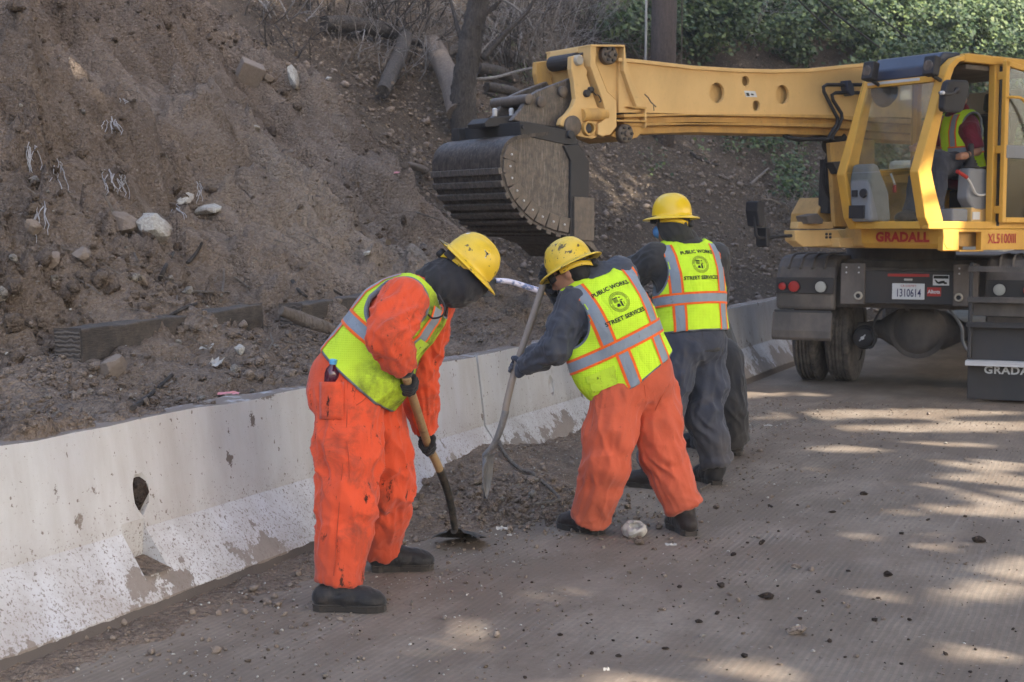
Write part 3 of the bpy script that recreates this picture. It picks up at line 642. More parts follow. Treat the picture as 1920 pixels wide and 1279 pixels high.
hose([tp(-0.20, 0.45, .86), tp(-.32, .45, .80), tp(-.40, .45, .64), tp(-.40, .5, .45), tp(-.45, .52, .40)], 0.012, mat=M_PLAST)
hose([tp(-0.32, 0.15, .98), tp(-.26, .12, .90), tp(-.2, .12, .88)], 0.011)
hose([tp(0.55, 0.06, .99), tp(.62, .03, .95), tp(.72, .04, .97), tp(.78, .05, 1.05)], 0.008, mat=M_PLAST)
# fenders, lamps, flaps
FP = [(0.0, .80), (-0.02, .94), (0.0, 1.12), (0.05, 1.23), (0.15, 1.31), (0.33, 1.345), (1.75, 1.345), (1.98, 1.28), (2.12, 1.12), (2.16, .90)]
def fender(u0, u1, mirror):
    def f(b):
        n = len(FP); inner = [(v + (0.10 if i < 5 else -0.10 if i > 6 else 0), z - (0.10 if 2 < i < 8 else 0)) for i, (v, z) in enumerate(FP)]
        ring = FP + inner[::-1]
        b.prism([tp(u0, v, z) for v, z in ring], TU * (u1 - u0))
    fe = part('fender', M_DUSTBLK, f, bevel=0.04)
    for k in range(4):
        uu = u0 + (u1 - u0) * (k + 1) / 5
        part('rib', M_DUSTBLK, lambda b: b.tube([tp(uu, v, z + 0.004) for v, z in ((0.035, 1.205), (0.06, 1.24), (0.15, 1.312), (0.33, 1.346), (1.2, 1.346))], 0.014, 6), parent=fe, bevel=0, smooth=True)
    part('lamp_panel', M_BLK, lambda b: tbox(b, u0 + 0.01, u1 - 0.01, -0.040, -0.015, 0.965, 1.125), parent=fe)
    return fe
def lamp(fe, u, z, r, mat, name='tail_lamp'):
    l = part(name, mat, lambda b: b.lathe(tp(u, -0.060, z), TV, [(-0.004, r * 0.75), (0.0, r * 0.95), (0.012, r), (0.03, r)], 22), parent=fe, bevel=0, smooth=True, auto=40)
    part('bezel', M_PLAST, lambda b: b._lathe(tp(u, -0.052, z), TV, [(0.0, r * 1.02), (0.0, r * 1.18), (0.02, r * 1.22), (0.02, r * 1.02)], 22, False), parent=fe, bevel=0)
fl = fender(-1.29, -0.70, False); fr_ = fender(0.70, 1.29, True)
lamp(fl, -1.215, 1.035, 0.038, M_RED); lamp(fl, -1.10, 1.035, 0.055, M_RED); lamp(fl, -0.835, 1.035, 0.055, M_CLEAR, 'reversing_lamp')
lamp(fr_, 0.835, 1.035, 0.055, M_CLEAR, 'reversing_lamp'); lamp(fr_, 1.10, 1.035, 0.055, M_RED)
for u0, u1 in ((-1.33, -0.71), (0.71, 1.33)):
    part('flap_hinge', M_BLK, lambda b: tbox(b, u0 + 0.03, u1 - 0.02, -0.03, 0.0, 0.765, 0.80))
    part('mud_flap', M_DUSTBLK, lambda b: b.prism([tp(u0 + 0.02, v, z) for v, z in ((-0.03, .78), (-0.055, .70), (-0.085, .60), (-0.08, .53), (-0.05, .50), (-0.035, .53), (-0.05, .60), (-0.02, .70), (-0.005, .78))], TU * (u1 - u0 - 0.03)), bevel=0.006)
for u in (-0.53, 0.53):
    part('lamp_bracket', M_DUSTBLK, lambda b: tbox(b, u - 0.115, u + 0.115, -0.03, 0.03, 0.87, 1.27))
    g = part('grommet_lamp', M_CREAM, lambda b: b._lathe(tp(u + (0.06 if u < 0 else -0.06), -0.055, 0.955), TV, [(0, .022), (-.008, .030), (0, .040), (.025, .042)], 18, False), bevel=0, smooth=True)
    part('grommet_hole', M_PLAST, lambda b: b.lathe(tp(u + (0.06 if u < 0 else -0.06), -0.040, 0.955), TV, [(0, .022), (.02, .022)], 14), parent=g, bevel=0)
    for du in (-0.06, 0.06):
        for z in (1.18, 1.23): part('bolt', M_CHROME, lambda b: b.lathe(tp(u + du, -0.036, z), TV, [(0, .009), (.01, .010)], 6), bevel=0)
part('reflective_tape', M_RED, lambda b: tbox(b, -0.20, 0.19, 0.010, 0.018, 1.145, 1.172), bevel=0)
part('plate_lamp', M_CLEAR, lambda b: tbox(b, -0.045, 0.035, -0.005, 0.018, 1.105, 1.128))
pl = part('licence_plate', M_WHITE, lambda b: tbox(b, -0.155, 0.150, 0.0, 0.012, 0.925, 1.080), bevel=0.004)
lettering('plate_number', '1310614', 0.108, tp(0.0, -0.001, 0.985), TU, UP, M_TXTNAVY, pl, bold=0.0012, spacing=1.0, lift=0.003, xs=0.63)
lettering('plate_state', 'CA EXEMPT', 0.030, tp(0.0, -0.001, 1.055), TU, UP, M_TXTRED, pl, lift=0.003, xs=0.95)
sg = part('notice_sign', M_WHITE, lambda b: tbox(b, 0.225, 0.375, 0.004, 0.016, 1.065, 1.165), bevel=0)
part('sign_print', M_TXTBLK, lambda b: (tbox(b, 0.232, 0.368, 0.000, 0.003, 1.130, 1.158), b.prism([tp(u, 0.001, z) for u, z in ((0.240, 1.118), (0.252, 1.120), (0.275, 1.098), (0.300, 1.108), (0.330, 1.112), (0.338, 1.098), (0.355, 1.096), (0.355, 1.080), (0.335, 1.078), (0.320, 1.086), (0.285, 1.078), (0.262, 1.085))], TV * 0.002)), parent=sg, bevel=0)
rs = part('red_sticker', M_RED, lambda b: tbox(b, 0.172, 0.302, 0.008, 0.018, 0.960, 1.045), bevel=0.003)
lettering('sticker_print', 'Alkota', 0.050, tp(0.237, 0.005, 1.003), TU, UP, M_WHITE, rs, bold=0.001, lift=0.003, xs=0.85)
# access steps on the right rear corner
L0 = 0.60
for du in (0.0, 1.0): part('step_post', M_BLK, lambda b: tbox(b, L0 + du, L0 + du + 0.035, -0.42, -0.36, 0.42, 1.30)); part('step_arm', M_BLK, lambda b: tbox(b, L0 + du + 0.003, L0 + du + 0.03, -0.36, 0.0, 1.24, 1.28))
part('step_panel', M_BLK, lambda b: tbox(b, L0 + 0.0, L0 + 1.04, -0.35, -0.33, 0.03, 0.72), bevel=0.006)
lettering('step_lettering', 'GRADALL', 0.098, tp(L0 + 0.145, -0.352, 0.305), TU, UP, M_WHITE, XC, bold=0.003, spacing=1.1, align='LEFT', xs=1.1)
for z, d0, mt in ((1.235, -0.44, M_DUSTBLK), (0.955, -0.44, M_DUSTBLK), (0.725, -0.46, M_BLK), (0.375, -0.50, M_CHROME)):
    stp = part('step', mt, lambda b: tbox(b, L0 - 0.01, L0 + 1.05, d0, -0.30 if z < 0.9 else -0.28, z - 0.022, z + 0.022), bevel=0.004)
    tag(part('tread_teeth', mt, lambda b: [tbox(b, L0 + 0.02 * k, L0 + 0.02 * k + 0.010, d0 - 0.006, d0 + 0.02, z + 0.005, z + 0.030) for k in range(52)], parent=stp, bevel=0), kind='stuff')
for z in (0.86, 0.62): part('step_riser', M_DUSTBLK, lambda b: tbox(b, L0 + 0.03, L0 + 1.0, -0.30, -0.28, z - 0.06, z + 0.06))
part('wheel_chock_panel', M_RED, lambda b: tbox(b, L0 + 0.30, L0 + 0.9, -0.2, 0.4, 0.035, 0.06))
# deck items seen between chassis and upper structure
part('turntable', M_DUSTBLK, lambda b: b.lathe(sp(0, 0, 1.16), UP, [(0, .62), (0.12, .62), (0.14, .55), (0.26, .55)], 36), bevel=0)
part('deck_box', M_CHROME, lambda b: tbox(b, -0.36, -0.18, 0.9, 1.3, 1.31, 1.40))
part('deck_box', M_YEL, lambda b: tbox(b, -0.47, -0.37, 0.9, 1.2, 1.31, 1.41))
# carrier cab far forward
cc = part('carrier_cab', M_CREAM, lambda b: tbox(b, -1.2, 0.35, 6.2, 7.9, 0.7, 2.55), bevel=0.06)
part('carrier_window', M_PLAST, lambda b: tbox(b, -1.05, 0.2, 6.185, 6.198, 1.75, 2.35), parent=cc)
# ---- upper structure: deck, engine hood
KQ = 1.60                                                        # operator's side of the cab, measured from the boom's centre line
DK = (Vector((3.83, 12.75, 0)) - TURN).dot(BD)                   # front of the cab base
up = part('upper_deck', M_YELD, lambda b: (sbox(b, -2.2, DK - 1.55, -1.15, 0.30, 1.44, 1.60), sbox(b, -2.2, DK - 0.2, 0.30, KQ - 0.12, 1.44, 1.62)))
part('front_base_panel', M_YELB, lambda b: b.prism([sp(DK - 0.02 + dx, KQ - 0.95, z) for dx, z in ((0, 1.600), (-0.02, 1.47), (-0.06, 1.425), (-0.14, 1.42), (-0.14, 1.600))], BQ * 0.955), bevel=0.006)
lettering('maker_lettering', 'GRADALL', 0.118, sp(DK - 0.024, KQ - 0.455, 1.525), BQ, UP, M_TXTRED, XC, bold=0.006, spacing=1.08, lift=0.006, xs=1.12)
part('side_base_panel', M_YELB, lambda b: (sbox(b, DK - 0.03, DK - 0.25, KQ - 0.06, KQ, 1.41, 1.600), sbox(b, DK - 0.57, DK - 2.6, KQ - 0.06, KQ, 1.41, 1.600), sbox(b, DK - 0.25, DK - 0.57, KQ - 0.06, KQ, 1.575, 1.600), sbox(b, DK - 0.24, DK - 0.58, KQ - 0.20, KQ + 0.02, 1.398, 1.412), sbox(b, DK - 0.25, DK - 0.57, KQ - 0.24, KQ - 0.20, 1.412, 1.575)), bevel=0.004)
lettering('model_lettering', 'XL5100III', 0.125, sp(DK - 0.66, KQ, 1.51), -BD, UP, M_TXTRED, XC, bold=0.002, lift=0.005, align='LEFT', xs=0.86)
part('engine_hood', M_YELB, lambda b: (sbox(b, DK - 1.75, DK - 3.9, -1.1, KQ - 0.05, 1.62, 2.25), sbox(b, DK - 1.9, DK - 3.9, -1.15, 0.3, 1.62, 2.2)), bevel=0.05)
# ---- boom
def cut_plate(name, mat, outline, thick, holes, parent, bevel=0.0):
    o = part(name, mat, lambda b: b.prism(outline, -BQ * thick), parent, bevel=0)
    cs = []
    for c, r in holes:
        mb = MB(); mb.cyl(c + BQ * 0.2, c - BQ * 0.2, r, 28); cu = mb.build('cut')
        for q in (o, cu):
            bm_ = bmesh.new(); bm_.from_mesh(q.data); bmesh.ops.recalc_face_normals(bm_, faces=bm_.faces); bm_.to_mesh(q.data); bm_.free()
        md = o.modifiers.new('cut', 'BOOLEAN'); md.object = cu; md.solver = 'EXACT'; cs.append(cu)
    if cs:
        dg = bpy.context.evaluated_depsgraph_get(); me = bpy.data.meshes.new_from_object(o.evaluated_get(dg)); o.modifiers.clear(); o.data = me
        for cu in cs: bpy.data.objects.remove(cu)
    if bevel:
        b = o.modifiers.new('bevel', 'BEVEL'); b.width = bevel; b.segments = 2; b.limit_method = 'ANGLE'
    return o
HB = 0.29
topl = [(1160, 108), (1205, 112), (1300, 123), (1380, 128), (1450, 130), (1520, 128), (1580, 122), (1640, 116), (1760, 112)]
bot = [(1760, 222), (1640, 219), (1500, 217), (1380, 217), (1300, 214), (1210, 211), (1160, 211)]
side = tr([(x, y + 6) for x, y in topl] + bot, HB)
hol = [(tr([c], HB)[0], r) for c, r in (((1344, 174), 0.092), ((1398, 152), 0.048), ((1418, 198), 0.048), ((1467, 177), 0.088))]
boom = cut_plate('boom', M_YEL, side, 0.03, hol, XC)
part('boom_inner_plate', M_YEL, lambda b: b.prism(tr([(x, y + 8) for x, y in topl] + [(x, y - 2) for x, y in bot], HB - 0.075), -BQ * (2 * HB - 0.15)), parent=boom)
part('boom_flange', M_YEL, lambda b: b.prism(tr(topl + [(x, y + 7) for x, y in topl[::-1]], HB + 0.03), -BQ * (2 * HB + 0.06)), parent=boom, bevel=0.004)
lo = lambda y0, y1: [(1760, y0 + 12), (1640, y0 + 6), (1560, y0 + 1), (1450, y0), (1300, y0), (1210, y0 - 1), (1170, y0), (1170, y1), (1210, y1 - 1), (1300, y1 - 4), (1450, y1 - 1), (1560, y1 + 2), (1640, y1 + 9), (1760, y1 + 16)]
part('boom_rail', M_YELD, lambda b: b.prism(tr(lo(214, 220), HB + 0.045), -BQ * (2 * HB + 0.09)), parent=boom, bevel=0.004)
part('boom_chamfer', M_YELD, lambda b: b.prism(tr(lo(219, 233), HB - 0.03), -BQ * (2 * HB - 0.06)), parent=boom, bevel=0.004)
part('boom_rail', M_YELD, lambda b: b.prism(tr(lo(231, 237), HB + 0.01), -BQ * (2 * HB + 0.02)), parent=boom, bevel=0.004)
part('boom_belly', M_YELD, lambda b: b.prism(tr(lo(236, 252), HB - 0.10), -BQ * (2 * HB - 0.2)), parent=boom, bevel=0.004)
st_ = part('warning_sticker', M_WHITE, lambda b: b.prism(tr([(1395, 170), (1416, 171), (1420, 182), (1399, 182)], HB + 0.003), -BQ * 0.002), parent=boom, bevel=0)
part('sticker_print', M_TXTBLK, lambda b: (b.prism(tr([(1399, 174), (1404, 174), (1406, 180), (1401, 180)], HB + 0.005), -BQ * 0.001), b.prism(tr([(1409, 175), (1414, 177), (1413, 179), (1408, 178)], HB + 0.005), -BQ * 0.001)), parent=boom, bevel=0)
for path in ([(1650, 159), (1600, 159), (1550, 159), (1544, 163), (1545, 172), (1558, 198), (1571, 222), (1569, 234), (1558, 250), (1552, 262), (1520, 262), (1475, 258)], [(1650, 174), (1600, 174), (1567, 174), (1560, 178), (1562, 188), (1578, 213), (1579, 222), (1572, 238), (1563, 252), (1558, 262)]):
    part('hydraulic_pipe', M_PLAST, lambda b: b.tube([p for p in tr(path, HB + 0.06)], 0.017, 8), bevel=0, smooth=True, auto=50)
part('pipe_clamp', M_SKYL, lambda b: b.prism(tr([(1588, 151), (1596, 150), (1602, 164), (1603, 178), (1596, 180), (1590, 168)], HB + 0.10), -BQ * 0.09))
# boom root / pedestal
part('boom_pedestal', M_YELD, lambda b: (b.prism(tr([(1556, 268), (1610, 262), (1640, 262), (1640, 425), (1566, 425), (1563, 370)], 0.30), -BQ * 0.05), b.prism(tr([(1530, 425), (1532, 400), (1548, 370), (1562, 384), (1640, 386), (1640, 430)], 0.05), -BQ * 0.35), b.prism(tr([(1590, 262), (1640, 262), (1640, 425), (1580, 425)], -0.25), -BQ * 0.05)), bevel=0.006)
part('swing_cylinder', M_BLK, lambda b: (b.tube(tr([(1552, 300), (1548, 400)], 0.05), 0.075, 12), b.tube(tr([(1578, 300), (1590, 420)], 0.12), 0.12, 12), b.tube(tr([(1560, 280), (1575, 262)], 0.1), 0.12, 12)), bevel=0)
part('swing_hose', M_PLAST, lambda b: (b.tube(smooth_path(tr([(1553, 290), (1544, 320), (1546, 350), (1562, 380)], 0.12)), 0.018, 7), b.tube(smooth_path(tr([(1558, 288), (1551, 325), (1556, 355), (1572, 380)], 0.14)), 0.018, 7), b.tube(smooth_path(tr([(1470, 254), (1500, 262), (1540, 258), (1570, 268)], 0.16)), 0.022, 7)), bevel=0, smooth=True)
part('boom_lamp', M_BLK, lambda b: b.prism(tr([(1561, 304), (1583, 302), (1590, 325), (1572, 326)], 0.40), -BQ * 0.10))
part('front_deck_box', M_YEL, lambda b: (b.prism(tr([(1490, 432), (1570, 431), (1578, 446), (1578, 460), (1506, 463), (1492, 452)], 0.30), -BQ * 0.14), b.prism(tr([(1497, 416), (1562, 416), (1563, 429), (1495, 429)], 0.28), -BQ * 0.10), b.prism(tr([(1572, 446), (1640, 446), (1640, 466), (1576, 464)], 0.40), -BQ * 0.5)), bevel=0.008)
for x, y in ((1549, 439), (1556, 439), (1549, 445), (1556, 445)): part('bracket_bolt', M_BLK, lambda b: b.lathe(tr([(x, y)], 0.30)[0], BQ, [(0, .014), (.012, .014)], 6), bevel=0)
part('work_lamp', M_DUSTBLK, lambda b: b.prism(tr([(1511, 405), (1534, 400), (1545, 412), (1543, 420), (1517, 420)], 0.36), -BQ * 0.14), bevel=0.01)
mir = part('mirror_arm', M_PLAST, lambda b: (b.tube(smooth_path(tr([(1503, 441), (1470, 443), (1432, 446), (1420, 444), (1417, 434), (1416, 408), (1419, 400)], 0.25), 4), 0.016, 8), b.lathe(tr([(1499, 441)], 0.25)[0], BD, [(0, .05), (.03, .02)], 12)), bevel=0, smooth=True)
part('round_mirror', M_PLAST, lambda b: b.prism(tr([(1421, 378), (1428, 376), (1433, 380), (1435, 420), (1432, 426), (1424, 424), (1420, 395)], 0.30), -BQ * 0.16), parent=mir, bevel=0.012)
part('lower_mirror', M_PLAST, lambda b: b.prism(tr([(1436, 427), (1443, 427), (1444, 460), (1441, 464), (1437, 461)], 0.28), -BQ * 0.14), parent=mir, bevel=0.008)
# ---- boom head
ZH = (1030, 70, 6.09)
hd = part('boom_head', M_YEL, lambda b: b.prism(tr([(330, 110), (860, 92), (870, 240), (1000, 600), (1108, 740), (1108, 1020), (1000, 1140), (850, 1175), (560, 1130), (620, 850), (470, 400), (400, 330), (395, 200), (320, 175)], 0.18, ZH), -BQ * 0.40), bevel=0.008)
part('head_flange', M_YEL, lambda b: b.prism(tr([(540, 85), (530, 290), (660, 620), (770, 725), (770, 1020), (700, 1110), (600, 1130), (555, 1110), (560, 990), (640, 930), (640, 830), (600, 690), (470, 330), (470, 90)], 0.34, ZH), -BQ * 0.62), parent=hd, bevel=0.006)
part('head_web', M_YEL, lambda b: b.prism(tr([(540, 95), (858, 100), (850, 380), (1000, 785), (780, 770), (770, 725), (660, 620), (530, 290)], 0.26, ZH), -BQ * 0.06), parent=hd, bevel=0.003)
part('head_rib', M_YEL, lambda b: b.prism(tr([(850, 95), (866, 95), (876, 240), (935, 470), (1025, 655), (1112, 735), (1112, 1020), (1098, 1035), (1092, 800), (1000, 790), (925, 600), (850, 380)], 0.34, ZH), -BQ * 0.62), parent=hd, bevel=0.004)
part('head_lid', M_YEL, lambda b: b.prism(tr([(475, 80), (866, 86), (866, 108), (475, 102)], 0.35, ZH), -BQ * 0.64), parent=hd, bevel=0.004)
part('head_slot', M_BLK, lambda b: b.prism(tr([(775, 772), (1000, 805), (1094, 805), (1094, 950), (775, 945)], 0.22, ZH), -BQ * 0.06), parent=hd, bevel=0)
part('slot_bar', M_YELD, lambda b: (b.prism(tr([(772, 940), (1112, 948), (1112, 968), (772, 962)], 0.345, ZH), -BQ * 0.2), b.prism(tr([(900, 790), (1112, 795), (1112, 815), (1000, 815)], 0.345, ZH), -BQ * 0.15)), parent=hd, bevel=0.003)
part('head_foot', M_YELD, lambda b: b.prism(tr([(700, 1125), (780, 1050), (850, 962), (1110, 968), (1108, 1022), (1010, 1140), (860, 1185)], 0.28, ZH), -BQ * 0.5), parent=hd, bevel=0.006)
for (cx, cy, r) in ((672, 200, .075), (858, 1100, .075)):
    p = tr([(cx, cy)], 0.30, ZH)[0]
    cap = part('pivot_cap', M_WEAR, lambda b: b.lathe(p, BQ, [(-0.03, r * 1.1), (0.02, r * 1.1), (0.03, r * 0.9), (0.03, r * 0.4), (0.05, r * 0.3)], 24) if False else b._lathe(p, BQ, [(-0.03, r * 1.1), (0.02, r * 1.1), (0.03, r * 0.95), (0.03, r * 0.4), (0.05, r * 0.32), (0.055, 0.005)], 24, True), parent=hd, bevel=0, smooth=True, auto=30)
    for k in range(6): part('cap_bolt', M_BLK, lambda b: b.lathe(p + (BD * math.cos(k * 1.047) + UP * math.sin(k * 1.047)) * r * 0.72, BQ, [(0.02, .014), (.045, .014)], 6), parent=hd, bevel=0)
LK = [(255, 215), (380, 200), (400, 330), (440, 380), (430, 430), (470, 560), (550, 790), (640, 840), (640, 930), (555, 970), (545, 1140), (490, 1160), (330, 1130), (240, 1060), (120, 1000), (140, 930), (210, 870), (270, 790), (300, 700), (280, 500), (250, 360)]
lk = part('bucket_link', M_YEL, lambda b: b.prism(tr(LK, 0.30, ZH), -BQ * 0.06), bevel=0.008)
part('bucket_link', M_YELD, lambda b: b.prism([p - BQ * 0.50 for p in tr(LK, 0.30, ZH)], -BQ * 0.06), bevel=0.008)
part('link_tube', M_YELD, lambda b: b.tube([p for p in tr([(370, 890), (640, 880)], 0.30, ZH)], 0.055, 14), parent=lk, bevel=0, smooth=True, auto=40)
part('link_bushing', M_YELD, lambda b: b._lathe(tr([(440, 1040)], 0.31, ZH)[0], BQ, [(-0.1, .045), (0.03, .045), (0.03, .062), (-0.06, .07)], 22, False), parent=lk, bevel=0, smooth=True, auto=40)
for (x, y, r, mt) in ((340, 260, .045, M_CREAM), (275, 1010, .085, M_WEAR), (440, 1040, .040, M_BLK), (480, 600, .028, M_BLK), (435, 640, .032, M_BLK)):
    part('link_pin', mt, lambda b: b.lathe(tr([(x, y)], 0.32, ZH)[0], BQ, [(-0.60 if r > .08 else -0.06, r), (0.0, r), (0.012, r * 0.8)], 20), bevel=0, smooth=True, auto=40)
part('rubber_bush', M_BLK, lambda b: (b.lathe(tr([(430, 260)], 0.24, ZH)[0], BQ, [(-0.4, .075), (0.0, .075)], 20), b.lathe(tr([(235, 275)], 0.10, ZH)[0], BQ, [(-0.25, .065), (0.1, .065)], 18)), bevel=0)
part('sensor_cable', M_PLAST, lambda b: b.tube(smooth_path(tr([(490, 610), (530, 655), (560, 660), (590, 720), (570, 740)], 0.34, ZH)), 0.005, 6), bevel=0)
part('caught_twig', M_BARK, lambda b: b.tube(tr([(1088, 650), (1130, 690), (1160, 740), (1218, 795)], 0.38, ZH), 0.006, 5), bevel=0)
part('caught_twig', M_BARK, lambda b: b.tube(tr([(1190, 770), (1196, 840)], 0.38, ZH), 0.004, 5), bevel=0)
# ---- bucket
ZB = (780, 60, 3.046); WB = 1.02; QN = WB / 2
rim = [(760, 570), (660, 580), (600, 588), (545, 605), (505, 645), (484, 705), (482, 770), (490, 835), (508, 895), (535, 950), (570, 1000), (612, 1048), (665, 1092), (725, 1125), (790, 1150), (870, 1166)]
RIM = tr(rim, QN, ZB)
plate_poly = tr([(x + (6 if x < 700 else 0), y + (4 if y < 700 else -4)) for x, y in rim] + [(880, 1160), (885, 730), (850, 650)], QN - 0.02, ZB)
bk = part('bucket', M_BUCK, lambda b: (b.prism(plate_poly, -BQ * 0.025), b.prism([p - BQ * (WB - 0.065) for p in plate_poly], -BQ * 0.025)), bevel=0)
cen = sum(RIM, Vector()) / len(RIM)
def shell(b):
    n = len(RIM); inn = [p + (cen - p).normalized() * 0.028 for p in RIM]
    for i in range(n - 1):
        b.prism([RIM[i], RIM[i + 1], inn[i + 1], inn[i]], -BQ * WB)
def shell_smooth(b):
    n = len(RIM); k = 2; vs = []
    pth = smooth_path(RIM, 4); n = len(pth)
    for q in (0, WB): vs += [p - BQ * q for p in pth]
    inn = [p + (cen - p).normalized() * 0.03 for p in pth]
    for q in (0, WB): vs += [p - BQ * q for p in inn]
    fs = []
    for i in range(n - 1):
        fs += [(i, i + 1, n + i + 1, n + i), (2 * n + i + 1, 2 * n + i, 3 * n + i, 3 * n + i + 1), (i + 1, i, 2 * n + i, 2 * n + i + 1), (n + i, n + i + 1, 3 * n + i + 1, 3 * n + i)]
    b.add(vs, fs)
part('bucket_shell', M_BUCKD, shell_smooth, parent=bk, bevel=0, smooth=True, auto=35)
cum = [0]
for i in range(1, len(RIM)): cum.append(cum[-1] + (RIM[i] - RIM[i - 1]).length)
def on_rim(d):
    for i in range(1, len(RIM)):
        if d <= cum[i]:
            f = (d - cum[i - 1]) / (cum[i] - cum[i - 1]); p = RIM[i - 1].lerp(RIM[i], f); t = (RIM[i] - RIM[i - 1]).normalized(); return p, t, t.cross(BQ)
    t = (RIM[-1] - RIM[-2]).normalized(); return RIM[-1], t, t.cross(BQ)
d0 = cum[6]; nb = 9; stepd = (cum[-1] - d0 - 0.03) / nb
for k in range(nb):
    p, t, nn = on_rim(d0 + (k + 0.3) * stepd)
    if nn.dot(p - cen) < 0: nn = -nn
    rot = Matrix((BQ, t, nn)).transposed()
    part('wear_bar', M_BUCK, lambda b: b.box(p - BQ * (WB / 2) + nn * 0.007, (WB + 0.004, stepd * 0.50, 0.034), rot), parent=bk, bevel=0.004)
dl = cum[4] - 0.02; nl = 9; sl = (cum[-1] - dl) / nl
for k in range(nl):
    p, t, nn = on_rim(dl + (k + 0.5) * sl)
    if nn.dot(p - cen) < 0: nn = -nn
    rot = Matrix((t, nn, BQ)).transposed()
    lp = part('liner_plate', M_WEAR, lambda b: b.box(p - nn * 0.085 + BQ * 0.004 - BQ * 0.008, (sl * 0.86, 0.125, 0.034), rot), parent=bk, bevel=0.006)
    part('liner_bolt', M_CHROME, lambda b: b.lathe(p - nn * 0.085 + BQ * 0.011, BQ, [(0, .010), (.010, .008)], 8), parent=lp, bevel=0)
part('bucket_side_frame', M_BLK, lambda b: b.prism(tr([(845, 650), (930, 640), (990, 740), (988, 970), (1020, 975), (1020, 1185), (880, 1170), (885, 735)], QN + 0.005, ZB), -BQ * 0.05), parent=bk, bevel=0.006)
part('bucket_side_frame', M_BLK, lambda b: b.prism([p - BQ * (WB - 0.05) for p in tr([(845, 650), (930, 640), (990, 740), (988, 970), (1020, 975), (1020, 1185), (880, 1170), (885, 735)], QN + 0.005, ZB)], -BQ * 0.05), parent=bk, bevel=0.006)
part('side_cutter', M_WEAR, lambda b: b.prism(tr([(905, 940), (1020, 945), (1020, 1192), (905, 1190)], QN + 0.03, ZB), -BQ * 0.03), parent=bk, bevel=0.005)
part('cutting_edge', M_BUCK, lambda b: b.prism(tr([(870, 1150), (1000, 1190), (1075, 1290), (1060, 1292), (980, 1215), (868, 1172)], QN, ZB), -BQ * WB), parent=bk, bevel=0.004)
part('bucket_top_beam', M_BLK, lambda b: (b.prism(tr([(592, 512), (640, 512), (865, 562), (905, 572), (932, 645), (850, 642), (600, 588)], QN - 0.01, ZB), -BQ * 0.10), b.prism(tr([(592, 512), (860, 564), (880, 600), (840, 620), (600, 588)], QN - 0.10, ZB), -BQ * (WB - 0.2)), b.prism([p - BQ * (WB - 0.11) for p in tr([(592, 512), (640, 512), (865, 562), (905, 572), (932, 645), (850, 642), (600, 588)], QN - 0.01, ZB)], -BQ * 0.10)), parent=bk, bevel=0.006)
part('beam_bolt', M_BLK, lambda b: b.lathe(tr([(880, 585)], QN, ZB)[0], BQ, [(0, .035), (.02, .03)], 14), parent=bk, bevel=0); part('beam_bolt', M_BLK, lambda b: b.lathe(tr([(612, 540)], QN, ZB)[0], BQ, [(0, .02), (.015, .02)], 10), parent=bk, bevel=0)
arm = [(545, 505), (600, 440), (640, 372), (690, 340), (760, 310), (885, 262), (905, 300), (900, 420), (835, 500), (820, 548), (700, 530)]
part('coupler_arm', M_BUCK, lambda b: b.prism(tr(arm, 0.20, ZB), -BQ * 0.06), bevel=0.01)
part('coupler_arm', M_BUCK, lambda b: b.prism([p - BQ * 0.34 for p in tr(arm, 0.20, ZB)], -BQ * 0.06), bevel=0.01)
part('coupler_body', M_BLK, lambda b: b.prism(tr([(560, 500), (700, 420), (830, 380), (880, 420), (815, 540), (640, 540)], 0.14, ZB), -BQ * 0.28), bevel=0.01)
for x, y in ((712, 400), (835, 340), (640, 385)): part('coupler_pin', M_WEAR, lambda b: b.lathe(tr([(x, y)], 0.21, ZB)[0], BQ, [(-.5, .045), (.02, .045), (.03, .03)], 18), bevel=0, smooth=True, auto=40)
for x in (450, 545): part('grease_fitting', M_CHROME, lambda b: b.lathe(tr([(x, 480)], 0.05, ZB)[0], UP, [(0, .018), (.055, .022), (.065, .012)], 12), bevel=0, smooth=True, auto=40)
part('coupler_base', M_BLK, lambda b: b.prism(tr([(390, 520), (420, 490), (600, 470), (700, 500), (640, 530), (400, 545)], 0.12, ZB), -BQ * 0.26), bevel=0.006)
# ---- cab
def side_pts(pts): return tr(pts, KQ)
fp_out = [(1745, 430), (1735, 408), (1731, 380), (1722, 322), (1728, 300), (1752, 215), (1772, 140), (1780, 122), (1794, 108), (1812, 102)]
fp_in = [(1818, 112), (1800, 116), (1790, 128), (1783, 148), (1772, 195), (1752, 290), (1747, 318), (1752, 345), (1768, 408), (1771, 430)]
PIL = side_pts(fp_out + fp_in)
cab = part('cab', M_YELB, lambda b: (b.prism(PIL, -BQ * 0.10), b.prism([p - BQ * 0.85 for p in PIL], -BQ * 0.10)), bevel=0.01)
zr = tr([(1800, 104)], KQ)[0].z
def dz(px, py): p = tr([(px, py)], KQ)[0]; return (p - TURN).dot(BD), p.z
d_rf, z_rf = dz(1812, 105); d_kn, z_kn = dz(1727, 318); d_b, z_b = dz(1862, 300); d_fl = dz(1750, 415)[0]; d_top, z_top = dz(1772, 140)
part('roof_rail', M_YELB, lambda b: (sbox(b, d_rf + 0.02, d_b - 0.9, KQ - 0.06, KQ + 0.002, z_rf - 0.05, z_rf + 0.02), sbox(b, d_rf + 0.02, d_b - 0.9, KQ - 0.95, KQ - 0.90, z_rf - 0.05, z_rf + 0.02)), parent=cab)
part('roof', M_YELB, lambda b: sbox(b, d_rf - 0.05, d_b - 0.9, KQ - 0.93, KQ - 0.02, z_rf - 0.03, z_rf + 0.035), parent=cab, bevel=0.02)
